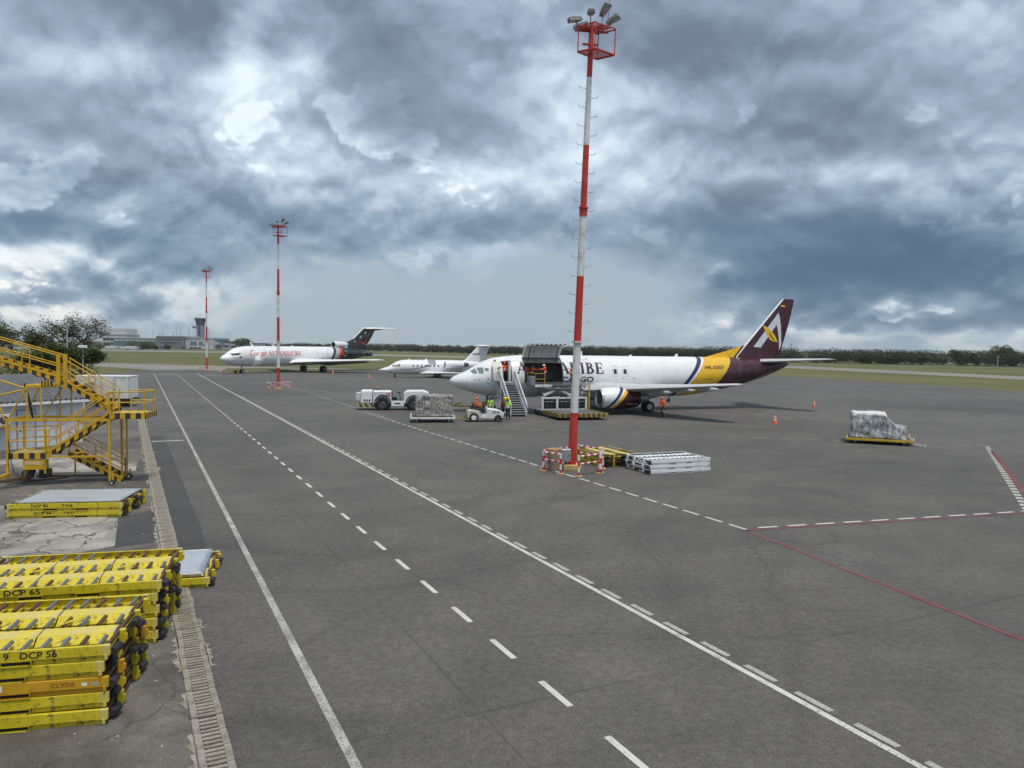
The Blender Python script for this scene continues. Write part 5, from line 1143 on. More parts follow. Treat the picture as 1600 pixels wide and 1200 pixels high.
def lump(w_, d_, h_, seed, prof=None, jit=.05, cell=(.42, .40, .36)):
    """load of boxes under a skin: cells pushed in and out, edges rounded off by the film"""
    from mathutils import noise as mn
    b_ = bmesh.new(); bmesh.ops.create_cube(b_, size=1); bmesh.ops.subdivide_edges(b_, edges=list(b_.edges), cuts=19, use_grid_fill=True)
    for v_ in b_.verts:
        x, y, z = v_.co.x, v_.co.y, v_.co.z+.5
        hh = prof(x) if prof else 1.; k = 1-.05*z
        p = Vector((x*w_*k, y*d_*k, z*h_*hh)); n = Vector((x*2 if abs(x) > .49 else 0, y*2 if abs(y) > .49 else 0, 1 if z > .99 else 0))
        c = Vector((math.floor(p.x/cell[0])+seed*3.1, math.floor(p.y/cell[1])*1.7, math.floor(p.z/cell[2])*2.3))
        d = mn.noise(c*1.37)*jit*1.2 + mn.noise(p*1.9+Vector((seed, 0, 0)))*jit + mn.noise(p*5.5)*jit*.35
        if z > .01: p += n*d
        v_.co = p
    bmesh.ops.smooth_vert(b_, verts=list(b_.verts), factor=.35, use_axis_x=True, use_axis_y=True, use_axis_z=True)
    me = bpy.data.meshes.new('load'); b_.to_mesh(me); b_.free(); me.polygons.foreach_set('use_smooth', [True]*len(me.polygons)); return me
def flat_dolly(label, loc, rz, m_f, m_top, w_=3.4, d_=2.4, z=.42, group='single cargo dollies on the apron', hitch=True, hitch_side=1):
    root = thing('cargo_dolly', label, 'dolly', loc, rz, group)
    fr = MB().b2((-w_/2, -d_/2, z-.14), (w_/2, -d_/2+.09, z)).b2((-w_/2, d_/2-.09, z-.14), (w_/2, d_/2, z)).b2((-w_/2, -d_/2+.09, z-.13), (-w_/2+.09, d_/2-.09, z-.004)).b2((w_/2-.09, -d_/2+.09, z-.13), (w_/2, d_/2-.09, z-.004)); fr.build('frame', m_f, root, bevel=.012)
    MB().b2((-w_/2+.09, -d_/2+.09, z-.08), (w_/2-.09, d_/2-.09, z-.02)).build('deck', m_top, root)
    for x in (-w_*.36, w_*.36):
        MB().bar((x, -d_*.4, .17), (x, d_*.4, .17), .08, .08).build('axle', m_dgrey, root)
        for y in (-d_*.38, d_*.38): wheel(root, (x, y, .17), .17, .12)
    if hitch: h_ = hitch_side; MB().bar((h_*w_/2, 0, z-.12), (h_*(w_/2+1.15), 0, .22), .09, .06).tube((h_*(w_/2+1.13), 0, .16), (h_*(w_/2+1.13), 0, .28), .08, 10).build('drawbar', mat('drawbar_yellow', (.55, .36, .03), .5), root)
    for x in (-w_/2+.06, w_/2-.06):
        for y in (-d_/2+.05, d_/2-.05): MB().b2((x-.04, y-.03, z), (x+.04, y+.03, z+.17)).build('stop', m_white, root, bevel=.008)
    return root
m_wfr = mat('white_dolly_paint', (.74, .745, .74), .45, var=.06, dirt=(.3, .27, .22), da=.5, ds=3)
flat_dolly('low white dolly carrying plastic-wrapped boxes behind the tow tractor', (-6.15, 58.9, 0), R(8), m_wfr, m_rust)
ld = link('wrapped_cargo', lump(2.85, 2.1, 1.62, 5, None, .07)); ld.data.materials.append(m_wrap); ld.location = (-6.05, 58.95, .43); ld.rotation_euler = (0, 0, R(8)); tag(ld, 'block of boxes under clear plastic and net on the white dolly', 'cargo')
ra = R(-22)
flat_dolly('yellow dolly standing alone with a tarped load on the right of the apron', (23.75, 49.0, 0), ra, mat('dolly_yellow', (.58, .36, .02), .5, var=.15, dirt=(.2, .12, .04)), m_dgrey, 3.9, 2.6, .36, hitch=False)
l2 = link('wrapped_cargo', lump(3.25, 2.2, 1.52, 9, lambda x: 1.0 if x < .12 else max(.52, 1.0-2.1*(x-.12)), .09)); l2.data.materials.append(m_wrap2); l2.location = (23.65, 49.0, .37); l2.rotation_euler = (0, 0, ra); tag(l2, 'sloping load under silver tarpaulin and netting on the lone yellow dolly', 'cargo')
cv_ = link('top_cover', lump(2.0, 2.06, .20, 4, None, .05)); cv_.data.materials.append(mat('white_plastic_cover', (.72, .74, .75), .35, var=.08)); cv_.parent = l2; cv_.location = (-.52, 0, 1.40)
tbr = thing('tow_bar', 'white drawbar lying at the front of the lone yellow dolly', 'tow bar', (25.0, 47.3, .0), R(-35))
MB().bar((-.5, 0, .27), (.75, 0, .06), .12, .06).build('shaft', m_white_old, tbr); MB().tube((.75, -.08, .08), (.75, .08, .08), .09, 10).build('eye', m_white_old, tbr)

# ================================================================== YELLOW MAINTENANCE STAIRS
S = thing('maintenance_stairs', 'tall yellow folding maintenance stairs with black striped edges at the left', 'stairs', (-16.3, 30.75, 0), R(9.5)); S.scale = (.93, 1, 1)
def haz(name, axis, per=.44, off=0.): return mat(name, YEL, .5, var=.12, extra=stripes(((.60, .36, .012), (.02, .02, .02)), axis, per, .5, off), dirt=(.2, .11, .03), da=.4, ds=3)
h_x = haz('striped_edge_level', (1, 0, 0), .43); h_y = haz('striped_edge_side', (0, 1, 0), .3)
YF, YM, YB_ = 0., .72, 1.45       # front, middle and rear planes
def flight(p0, p1, y0, y1, nst, name='flight'):
    """stairs between two points (x,z): stringers, treads, handrails on both sides"""
    (x0, z0), (x1, z1) = p0, p1; fl = None
    d = Vector((x1-x0, z1-z0)); L = d.length; ax = (d.x/L, 0, d.y/L)
    hm = haz('striped_stringer_%s' % ('up' if (d.x > 0) == (d.y > 0) else 'down'), (1, 0, 0), .36)
    for k, y in enumerate((y0, y1)):
        s_ = MB().bar((x0, y, z0-.02), (x1, y, z1-.02), .05, .24).build('stringer', hm, S); 
        if k == 0: fl = s_
        MB().bar((x0, y-.03 if k == 0 else y+.03, z0+.08), (x1, y-.03 if k == 0 else y+.03, z1+.08), .02, .09).build('stringer_flange', m_stair, S)
    for i in range(nst):
        t = (i+.5)/nst; MB().box((x0+d.x*t, (y0+y1)/2, z0+d.y*t+.03), (.25, abs(y1-y0)-.06, .04)).build('tread', m_stair, S)
    for y in (y0, y1):
        for hh in (.48, .92): MB().tube((x0, y, z0+hh), (x1, y, z1+hh), .024, 8).build('handrail', m_stair, S, smooth=True)
        for t in (0.02, .5, .98): MB().tube((x0+d.x*t, y, z0+d.y*t), (x0+d.x*t, y, z0+d.y*t+.92), .024, 8).build('rail_post', m_stair, S, smooth=True)
def deck(x0, x1, y0, y1, z, sides='fblr'):
    MB().b2((x0, y0, z-.05), (x1, y1, z)).build('deck', mat('worn_deck', (.52, .36, .06), .6, var=.2, dirt=(.4, .36, .26), da=.6), S)
    if 'f' in sides: MB().b2((x0, y0-.04, z-.22), (x1, y0-.002, z+.02)).build('deck_edge', h_x, S)
    if 'b' in sides: MB().b2((x0, y1+.002, z-.22), (x1, y1+.04, z+.02)).build('deck_edge', h_x, S)
    if 'r' in sides: MB().b2((x1+.002, y0-.04, z-.22), (x1+.04, y1+.04, z+.02)).build('deck_edge', h_y, S)
    if 'l' in sides: MB().b2((x0-.04, y0-.04, z-.22), (x0-.002, y1+.04, z+.02)).build('deck_edge', h_y, S)
def rail(pts, z, hs=(.46, .9), posts=None):
    for hh in hs: MB().path([(*p, z+hh) for p in pts], .024, 8).build('guard_rail', m_stair, S, smooth=True)
    for p in (posts or pts): MB().tube((*p, z-.1), (*p, z+hs[-1]), .026, 8).build('rail_post', m_stair, S, smooth=True)
# right-hand balcony
deck(-.05, 1.45, YF, YB_, 2.92, 'fbr'); rail([(-.02, YF), (1.42, YF), (1.42, YB_), (.4, YB_)], 2.92, (.45, .88), [(-.02, YF), (.38, YF), (1.42, YF), (1.42, YB_), (.4, YB_)])
# lower left landing
deck(-4.1, -2.55, YF, YB_, 1.32, 'fbl'); rail([(-2.55, YF), (-4.08, YF), (-4.08, YB_), (-2.6, YB_)], 1.32, (.5, .95))
flight((-2.5, 1.30), (-.05, 2.86), YF, YM-.04, 8)                       # up to the balcony
flight((-2.0, 1.22), (.25, .05), YM+.04, YB_, 6)                        # down to the ground behind
flight((-.05, 2.95), (-2.2, 4.22), YM+.04, YB_, 7)                      # up and back from the balcony
flight((-2.35, 4.32), (-5.3, 5.12), YM+.04, YB_, 8)                     # folding top flight
rail([(-2.3, YM), (-2.3, YB_)], 4.25, (.5, .95)); pass
MB().b2((-2.42, YM-.03, 3.95), (-2.28, YM+.1, 5.28)).b2((-2.14, YM-.03, 3.85), (-2.0, YM+.1, 5.3)).build('hinge_post', m_stair, S, bevel=.01)
for x in (-.02, -4.1):
    for y in (YF, YB_): MB().bar((x, y, .12), (x, y, 2.7), .085, .085).build('leg', m_stair, S)
for x in (-2.0, .2): MB().bar((x, YB_, .1), (x, YB_, 2.7 if x > 0 else 1.3), .06, .06).build('leg', m_stair, S)
MB().bar((-2.62, YF, .5), (-2.62, YF, 2.7), .06, .06).build('leg', m_stair, S)
for y in (YF, YB_): MB().bar((-4.15, y, 2.66), (.0, y, 2.66), .07, .10).build('main_beam', m_stair, S)
for x in (-4.1, 0): MB().bar((x, YF, 2.66), (x, YB_, 2.66), .07, .09).build('cross_beam', m_stair, S)
MB().bar((-2.6, YF, 1.18), (.0, YF, 1.18), .05, .07).build('tie_beam', m_stair, S)
MB().bar((-3.6, YB_, .16), (.0, YB_, .16), .07, .07).build('base_beam', m_rust, S); MB().bar((-3.6, YF+.2, .14), (-2.2, YB_-.2, .14), .06, .06).build('base_beam', m_rust, S)
for (a, b_) in (((-4.05, YF, 2.68), (-3.3, YF, 4.0)), ((-3.3, YF, 4.0), (-3.3, YF, 2.68)), ((-4.5, YF, 3.6), (-4.2, YF, 2.68)), ((-2.75, YF, 2.68), (-2.75, YF, 4.05)), ((-2.6, YB_, 2.68), (-2.6, YB_, 4.2)), ((-2.12, YB_, 2.68), (-2.12, YB_, 4.1)), ((-3.3, YB_, 2.68), (-2.5, YB_, 3.9)), ((-4.05, YB_, 2.68), (-3.4, YB_, 4.0)), ((-3.4, YF, 3.95), (-4.7, YF, 4.35)), ((-4.5, YF, 3.62), (-3.5, YF, 3.85))):
    MB().tube(a, b_, .035, 8).build('brace', m_stair, S, smooth=True)
MB().b2((-3.35, YF-.02, 3.95), (-2.45, YB_, 4.08)).build('hinge_plate', m_stair, S, bevel=.015)
MB().b2((-2.72, YF-.06, 4.02), (-2.30, YF+.06, 4.24)).build('warning_plate', haz('striped_warning_plate', (1, 0, 0), .12), S)
MB().tube((-3.55, YF+.4, 4.1), (-3.3, YF+.5, 2.7), .05, 10).build('hydraulic_ram', m_black, S, smooth=True)
cbx = MB().b2((-3.5, YF-.03, .66), (-2.60, YF+.30, 1.04)).build('control_box', m_stair, S, bevel=.012); MB().b2((-3.42, YF-.04, .86), (-2.72, YF-.032, 1.0)).build('plate', mat('worn_label', (.55, .42, .22), .6, var=.3, vs=9), cbx)
MB().b2((-2.92, YF+.1, .30), (-2.55, YF+.5, .66)).build('pump_motor', m_black, S, bevel=.02)
MB().path([(-4.05, YF-.02, 1.9), (-3.95, YF-.1, 1.2), (-3.8, YF-.12, .55), (-3.5, YF-.05, .38), (-3.2, YF, .42), (-3.0, YF+.1, .7)], .018, 6).build('hose', m_black, S, smooth=True)
MB().bar((-4.2, YF-.5, .28), (-3.3, YF+.3, .30), .14, .10).bar((-4.35, YF-1.2, .26), (-3.4, YF, .40), .08, .08).bar((-3.4, YF+.3, .3), (-3.2, YF+.1, .62), .3, .08).build('drawbar', m_rust, S)
for (x, y, r_) in ((-4.2, -1.35, .25), (-4.0, 1.5, .25), (.32, 1.35, .13), (.1, -.1, .11)):
    wheel(S, (x, y, r_), r_, .16); MB().bar((x, y+.12, r_), (x, y+.12, r_+.3), .06, .10).build('wheel_fork', m_stair, S)
MB().bar((-4.15, -1.25, .42), (-4.05, 0, .5), .10, .12).build('outrigger', m_stair, S); MB().bar((.2, 1.2, .3), (.2, 1.2, .95), .05, .05).build('jack', m_rust, S)

# ================================================================== SHED, TRUCK AND LAMP AT THE LEFT
H = thing('shed', 'low white shed with grey corrugated roof behind the yellow stairs', 'building', (-24.8, 43.8, 0), math.atan2(.88, .47))
m_wall = mat('shed_wall_paint', (.66, .68, .72), .7, var=.06, dirt=(.4, .4, .4), da=.5, ds=.6, bump=.1)
m_roof = mat('corrugated_roof', (.15, .155, .165), .6, .2, var=.2, vs=1.2, dirt=(.1, .09, .08), da=.6)
MB().b2((-11, 0, 0), (0, .15, 2.5)).build('wall', m_wall, H); MB().b2((-.15, .151, 0), (0, 5, 2.5)).build('wall', m_wall, H); MB().b2((-11, 4.85, 0), (-.151, 5, 3.3)).build('wall', m_wall, H)
rf = MB(); rg = []
for i in range(0, 241): x = -11.2+i*.0475; zz = .11*math.sin(i*math.pi/3); rg.append([(x, -.35, 2.52+zz), (x, 5.3, 3.75+zz)])
rf.loft(rg, False, False, False).build('roof', m_roof, H, smooth='all'); MB().b2((-11.2, -.40, 2.36), (.22, -.33, 2.50)).build('gutter', m_white, H); MB().prism([(.0, 2.5), (5, 2.5), (5, 3.62)], -.12, -.02, 'yz').build('gable', m_wall, H)
for x, w_ in ((-3.6, .9), (-8.6, .9)):
    dr = MB().b2((x, -.03, 0), (x+w_, -.002, 2.05)).build('door', mat('shed_door', (.55, .57, .61), .5), H)
    MB().b2((x-.06, -.05, 0), (x-.001, -.001, 2.1)).b2((x+w_+.001, -.05, 0), (x+w_+.06, -.001, 2.1)).b2((x-.06, -.05, 2.051), (x+w_+.06, -.001, 2.11)).build('door_frame', m_grey, dr); MB().b2((x+.1, -.045, .9), (x+.16, -.031, 1.05)).build('handle', m_black, dr)
wn = MB().b2((-6.3, -.03, .9), (-5.2, -.002, 1.9)).build('window', m_glass, H); MB().b2((-6.36, -.045, .84), (-5.14, -.031, .9)).b2((-6.36, -.045, 1.9), (-5.14, -.031, 1.96)).b2((-5.77, -.045, .9), (-5.73, -.031, 1.9)).build('frame', m_white, wn)
acu = MB().b2((-4.9, -.42, 1.35), (-4.15, -.02, 1.95)).build('air_conditioner', m_white_old, H, bevel=.015); MB().lathe([(0, .02), (0, .22), (.01, .22)], (-4.5, -.43, 1.65), 'y', 20).build('fan_grille', m_dgrey, acu)
MB().b2((-5.0, -.45, 1.28), (-4.1, -.01, 1.34)).build('bracket', m_stair, H)
for x in (-1.4, -7.3): MB().tube((x, -.05, 0), (x, -.05, 2.4), .035, 8).build('downpipe', m_white_old, H)
V = thing('box_truck', 'white box truck parked beyond the yellow stairs', 'truck', (-36.6, 68.6, 0), R(8))
MB().b2((-2.2, -1.15, .75), (2.3, 1.15, 2.75)).build('cargo_box', m_white_old, V, bevel=.03)
for x in (-2.2, -1.1, .0, 1.15, 2.28): MB().b2((x-.02, -1.165, .8), (x+.02, -1.151, 2.7)).build('panel_seam', m_grey, V)
MB().b2((-2.24, -1.17, 2.70), (2.34, 1.17, 2.78)).build('roof_rail', m_white, V, bevel=.01); MB().b2((2.30, -1.0, .85), (2.34, 1.0, 2.6)).build('rear_door', m_white, V); MB().b2((2.25, -1.12, .55), (2.45, 1.12, .72)).build('bumper', m_dgrey, V)
MB().loft([[(-3.9, y, .5), (-2.25, y, .5), (-2.25, y, 2.35), (-3.1, y, 2.35), (-3.8, y, 1.5)] for y in (-1.05, 1.05)]).build('cab', m_white, V, bevel=.05); MB().loft([[(-3.82, y, 1.5), (-3.14, y, 2.28), (-3.16, y, 2.28), (-3.86, y, 1.48)] for y in (-.9, .9)]).build('windscreen', m_glass, V)
MB().b2((-3.9, -1.0, .45), (2.2, 1.0, .74)).build('chassis', m_dgrey, V)
for x in (-3.0, 1.3):
    for y in (-1.0, 1.0): wheel(V, (x, y, .42), .42, .25)
Q = thing('container', 'low white container with pale lid behind the box truck', 'container', (-44.5, 84, 0), R(8))
MB().b2((-1.6, -1, .2), (1.7, 1, 1.75)).build('body', m_white_old, Q, bevel=.03); MB().b2((-1.75, -1.1, 1.75), (1.85, 1.1, 1.95)).build('lid', m_galv, Q, bevel=.02)
for x in (-1.4, 1.4): MB().b2((x-.1, -.9, 0), (x+.1, .9, .2)).build('skid', m_dgrey, Q)
fw_ = thing('wall_panel', 'grey concrete boundary wall running back behind the stairs', 'wall', (-35.2, 59.5, 0), R(104))
for i in range(9): MB().b2((i*2.1, -.08, 0), (i*2.1+2.07, .08, 2.25)).build('panel', m_grey, fw_, bevel=.01)
for i in range(3): MB().b2((i*2.1+.6, -.2, 0), (i*2.1+.72, -.081, 2.6)).build('post', m_white_old, fw_)
bp = thing('pole', 'thin dark post at the end of the grey wall', 'post', (-32.8, 56.5, 0)); MB().tube((0, 0, 0), (0, 0, 3.5), .07, 10).build('shaft', m_black, bp, smooth=True); MB().lathe([(0, .1), (.12, .1), (.16, .02)], (0, 0, 3.5), 'z', 10, (True, True)).build('cap', m_dgrey, bp); MB().b2((-.14, -.14, 0), (.14, .14, .08)).build('base', m_dgrey, bp)
lp = thing('lamp_post', 'slender grey lamp post rising between the trees on the left', 'lamp post', (-46.8, 80, 0)); MB().tube((0, 0, 0), (0, 0, 7.6), .09, 10, .05).build('shaft', m_galv, lp, smooth=True); MB().b2((-.1, -.5, 7.52), (.1, .1, 7.62)).build('lamp_head', m_grey, lp, bevel=.02); MB().b2((-.18, -.18, 0), (.18, .18, .2)).build('base', m_conc, lp)
fl = thing('yard_lamp', 'white box lamp on a thin pole in front of the dark trees', 'lamp', (-44.6, 79, 0)); MB().tube((0, 0, 0), (0, 0, 5.2), .05, 8).build('shaft', m_galv, fl); MB().b2((-.4, -.2, 5.1), (.4, .2, 5.4)).build('lamp_head', m_white, fl, bevel=.05); MB().b2((-.05, -.05, 5.0), (.05, .05, 5.12)).build('bracket', m_dgrey, fl)

# ================================================================== AROUND THE FREIGHTER
TH = .3017
def jl(x, y, z=0.): c, s_ = math.cos(TH), math.sin(TH); return Vector((-5.565+x*c-y*s_, 67.876+x*s_+y*c, z))
PS = thing('boarding_stairs', 'white and grey mobile boarding stairs set at the open entry door', 'boarding stairs', (0.62, 63.85, 0), TH)
m_step = mat('grey_steps', (.36, .375, .39), .6, var=.08); N_ = 14; run, rise = 3.25, 2.70
for i in range(N_): 
    t = i/N_; MB().b2((-.62, t*run, .18+t*(rise-.18)), (.62, t*run+.27, .215+t*(rise-.18))).build('tread', m_step, PS); MB().b2((-.62, t*run+.255, .0+t*(rise-.18)+.03), (.62, t*run+.27, .18+t*(rise-.18))).build('riser', m_dgrey, PS)
MB().b2((-.68, run, rise-.06), (.68, run+1.05, rise)).build('platform', m_step, PS)
for s_ in (-1, 1):
    x = s_*.70
    MB().loft([[(x-.025, 0, .05), (x+.025, 0, .05), (x+.025, 0, .30), (x-.025, 0, .30)], [(x-.025, run, rise-.12), (x+.025, run, rise-.12), (x+.025, run, rise+.12), (x-.025, run, rise+.12)]]).build('stringer', m_white, PS)
    MB().loft([[(x-.03, .0, .74), (x+.03, .0, .74), (x+.03, .0, 1.08), (x-.03, .0, 1.08)], [(x-.03, run, rise+.62), (x+.03, run, rise+.62), (x+.03, run, rise+.98), (x-.03, run, rise+.98)]]).build('side_panel', m_white, PS)
    MB().b2((x-.03, run, rise+.05), (x+.03, run+1.05, rise+.98)).build('platform_guard', m_white, PS)
    for t in (0, .25, .5, .75, 1): MB().tube((x, t*run, .2+t*(rise-.2)), (x, t*run, 1.0+t*(rise-.2)), .025, 8).build('rail_post', m_white, PS)
    MB().bar((x, .3, .22), (x, run+1.0, .22), .10, .14).build('chassis_rail', m_white, PS)
    for y in (run-.05, run+.9): MB().tube((x, y, .2), (x, y, rise), .045, 8).build('strut', m_white, PS)
    MB().tube((x, run-.05, .25), (x, run+.9, rise-.1), .03, 6).build('brace', m_white, PS)
    for y in (.75, run+.6): wheel(PS, (x-s_*.1, y, .2), .2, .12)
CL = thing('cargo_loader', 'white scissor cargo loader with yellow lower deck under the raised cargo door', 'cargo loader', jl(8.9, 0), TH)
MB().b2((-2.1, -5.5, .45), (2.1, -2.6, .62)).build('chassis', m_white, CL)
for x in (-2.05, -.72, .62, 1.95): MB().b2((x-.10, -5.60, .45), (x+.10, -5.42, 1.62)).build('column', m_white_old, CL, bevel=.02)
for x in (-1.38, -.05, 1.28):
    MB().b2((x-.55, -5.56, 1.46), (x+.55, -5.42, 1.60)).build('top_panel', m_white_old, CL, bevel=.015); MB().b2((x-.55, -5.50, .63), (x+.55, -5.46, 1.45)).build('bay_shade', m_black, CL)  # black panels between the columns stand in for the shade of the recesses
    for k in range(2): MB().tube((x-.3+k*.4, -5.53, .63), (x-.15+k*.3, -5.53, 1.45), .035, 6).build('hose', m_dgrey, CL)
    MB().b2((x-.45, -5.58, 1.20), (x+.45, -5.52, 1.27)).build('bay_bar', m_grey, CL)
MB().b2((-2.1, -5.4, 1.52), (2.1, -2.9, 1.60)).build('upper_frame', m_grey, CL)
for x in (-1.2, .1, 1.1): MB().b2((x-.25, -5.2, 1.61), (x+.2, -4.6, 1.85)).build('valve_box', m_dgrey, CL, bevel=.02)
for x in (-1.7, 1.7):
    for (a, b_) in (((-5.1, 1.72), (-2.9, 2.5)), ((-2.9, 1.72), (-5.1, 2.5))): MB().bar((x, *a), (x, *b_), .10, .16).build('scissor_arm', m_steel, CL)
for (a, b_) in (((-1.9, -5.3, 1.75), (-.6, -5.3, 2.35)), ((-.5, -5.3, 2.35), (.6, -5.3, 1.75)), ((.5, -5.3, 1.75), (1.8, -5.3, 2.35))): MB().bar(a, b_, .12, .20).build('scissor_arm', m_white_old, CL)
MB().tube((-1.7, -5.35, 2.3), (1.7, -5.35, 2.25), .10, 12).build('cross_tube', m_dgrey, CL, smooth=True)
MB().b2((-2.3, -4.4, 2.46), (2.0, -2.0, 2.60)).build('bridge_deck', m_dgrey, CL, bevel=.02)
MB().b2((-2.35, -4.46, 2.40), (-.8, -4.30, 2.62)).build('bridge_edge', m_white_old, CL, bevel=.02)
for (x0, x1, y0, y1) in ((-2.3, -2.3, -4.35, -2.1), (-2.3, -1.45, -4.35, -4.35), (2.0, 2.0, -4.35, -2.1)):
    for hh in (.5, 1.0): MB().tube((x0, y0, 2.6+hh), (x1, y1, 2.6+hh), .025, 8).build('rail', m_stair, CL)
    for p in ((x0, y0), (x1, y1)): MB().tube((*p, 2.6), (*p, 3.6), .025, 8).build('rail_post', m_stair, CL)
MB().b2((-2.65, -4.3, 2.55), (-2.32, -3.4, 3.35)).build('control_console', m_grey, CL, bevel=.02)
MB().b2((-1.9, -9.4, .32), (2.1, -5.7, .52)).build('lower_deck', m_dgrey, CL)
lr = MB()
for i in range(14): lr.tube((-1.7, -9.2+i*.26, .53), (1.9, -9.2+i*.26, .53), .04, 6)
tag(lr.build('deck_rollers', m_dgrey, CL), kind='stuff')
for (a, b_) in (((-2.05, -9.6, .22), (2.25, -9.42, .56)), ((-2.1, -9.41, .22), (-1.92, -5.7, .56)), ((2.12, -9.41, .22), (2.28, -5.7, .56))): MB().b2(a, b_).build('edge_beam', mat('loader_edge_stripes', YEL, .5, extra=stripes(((.42, .30, .02), (.04, .035, .03)), (1, 1, 0), .45, .6), dirt=(.08, .065, .04), da=.8, ds=2.5, dth=(.4, .6)), CL, bevel=.02)
MB().bar((2.2, -5.6, .5), (2.2, -5.6, 2.9), .10, .10).build('guide_post', m_stair, CL)
for x in (-1.7, 1.7):
    for y in (-8.6, -5.0, -3.1): wheel(CL, (x, y, .24), .24, .2)
T = thing('tow_tractor', 'small white tow tractor with a driver in orange pulling the white dolly', 'tow tractor', (-2.10, 59.6, 0), R(8))
m_tw = mat('tractor_white', (.70, .715, .72), .35, var=.05, dirt=(.35, .33, .28), da=.4); m_cream = mat('tractor_cream', (.52, .54, .46), .45, var=.08, dirt=(.25, .22, .17), da=.5)
MB().loft([[(x, -hw, z0), (x, hw, z0), (x, hw, z1), (x, hw*.82, z1+.06), (x, -hw*.82, z1+.06), (x, -hw, z1)] for x, hw, z0, z1 in ((.10, .62, .30, .98), (.5, .62, .28, .96), (.95, .60, .28, .88), (1.28, .56, .30, .76), (1.42, .48, .34, .62))]).build('hood', m_tw, T, smooth=True)
MB().loft([[(x, -.66, z0), (x, .66, z0), (x, .66, z1), (x, -.66, z1)] for x, z0, z1 in ((-1.45, .34, .62), (-1.38, .28, .86), (-.9, .28, .92), (-.45, .28, .80), (-.38, .28, .62))]).build('rear_body', m_cream, T, bevel=.03)
MB().b2((-.40, -.6, .26), (.12, .6, .40)).build('foot_well', m_tw, T); MB().b2((-.34, -.66, .30), (.10, -.62, .62)).build('step_panel', m_white, T, bevel=.01)
MB().b2((.06, -.5, .9), (.16, .5, 1.12)).build('dashboard', m_tw, T, bevel=.02)
MB().lathe([(0, .16), (.02, .18), (.04, .16)], (-.08, .12, 1.10), 'x', 16).build('steering_wheel', m_black, T); MB().b2((-.95, -.12, .90), (-.45, .38, 1.0)).b2((-1.0, -.12, 1.0), (-.88, .38, 1.45)).build('seat', m_black, T, bevel=.03)
MB().b2((-1.50, -.6, .30), (-1.44, .6, .58)).build('rear_bumper', mat('tractor_stripes', YEL, .5, extra=stripes(((.5, .36, .03), (.04, .035, .03)), (0, 1, 1), .24)), T); MB().b2((1.40, -.5, .28), (1.50, .5, .50)).build('front_bumper', MATS['tractor_stripes'], T)
for (x, r_) in ((-.92, .36), (.98, .28)):
    for y in (-.62, .62): wheel(T, (x, y, r_), r_, .22, .58, rim=(m_white if x < 0 else m_dgrey))
for y in (-.36, .36): MB().lathe([(0, .09), (.04, .09), (.05, .01)], (1.40, y, .62), 'x', 12).build('headlight', m_alu, T)
MB().bar((-1.5, 0, .32), (-1.75, 0, .30), .10, .08).build('hitch', m_dgrey, T)
letters(fit2d(text2d('TET 43', 1, .03), .55, .17), lambda u, v_: Vector((.52+u, -.628+.04*u, .66+v_)), m_ink, T, 'lettering')
U = thing('aircraft_tug', 'long white aircraft tug with big black wheels behind the wrapped cargo', 'aircraft tug', (-10.7, 69.3, 0), R(8))
MB().b2((-1.9, -1.0, .62), (-.30, 1.0, 1.72)).build('engine_body', m_white, U, bevel=.05); MB().b2((-1.88, -1.02, 1.40), (-.34, 1.02, 1.66)).build('body_band', m_white_old, U)
MB().b2((-3.0, -.9, .62), (-1.98, .9, 1.78)).build('power_unit', m_white, U, bevel=.08); MB().b2((-3.42, -.6, .85), (-3.02, .6, 1.55)).build('side_box', m_white_old, U, bevel=.03)
for i in range(3): MB().b2((-2.72+i*.22, -.915, .78), (-2.58+i*.22, -.901, .98)).build('vent', m_dgrey, U)
MB().b2((-3.3, -.95, .28), (-1.7, .95, .58)).build('rear_bumper', mat('tug_stripes', YEL, .5, extra=stripes(((.45, .36, .12), (.05, .05, .05)), (1, 0, .8), .5)), U, bevel=.02)
MB().b2((-.30, -1.0, .36), (.85, 1.0, .86)).build('cab_sill', m_white, U, bevel=.02); MB().b2((.02, -1.015, .58), (.52, -1.001, .68)).build('step', m_black, U); MB().b2((-.28, -.85, .86), (.8, .85, .90)).build('cab_floor', m_black, U)
MB().b2((-.24, .1, .9), (.2, .6, 1.15)).b2((-.28, .1, 1.15), (-.2, .6, 1.6)).build('seat', m_black, U, bevel=.03); MB().tube((.55, .35, .9), (.42, .35, 1.5), .03, 8).lathe([(0, .19), (.03, .21), (.06, .19)], (.38, .35, 1.5), 'z', 16).build('steering_wheel', m_black, U)
MB().loft([[(x, -1.0, z0), (x, 1.0, z0), (x, 1.0, z1), (x, -1.0, z1)] for x, z0, z1 in ((.85, .6, 1.55), (1.1, .6, 1.76), (2.6, .6, 1.78), (3.05, .6, 1.62), (3.2, .6, 1.3))]).build('hood', m_white, U, bevel=.05)
MB().b2((-1.9, -.9, .30), (3.1, .9, .62)).build('chassis', m_black, U)
for x in (-1.05, 1.75):
    for y in (-.88, .88):
        wheel(U, (x, y, .62), .62, .38, .5, rim=m_dgrey); MB().lathe([(-.2, .66), (-.2, .76), (.2, .76), (.2, .66)], (x, y, .64), 'y', 24).build('wheel_arch', m_black, U)
cr_ = MB(); 
for i in range(3):
    for k in range(3):
        if (i+k) % 2 == 0: cr_.add([(-.62+i*.12-.1, -1.03, 1.24+k*.12), (-.5+i*.12-.1, -1.03, 1.24+k*.12), (-.5+i*.12-.1, -1.03, 1.36+k*.12), (-.62+i*.12-.1, -1.03, 1.36+k*.12)], [(0, 1, 2, 3)])
cr_.build('emblem', mat('emblem_red', (.5, .03, .05), .5), U)
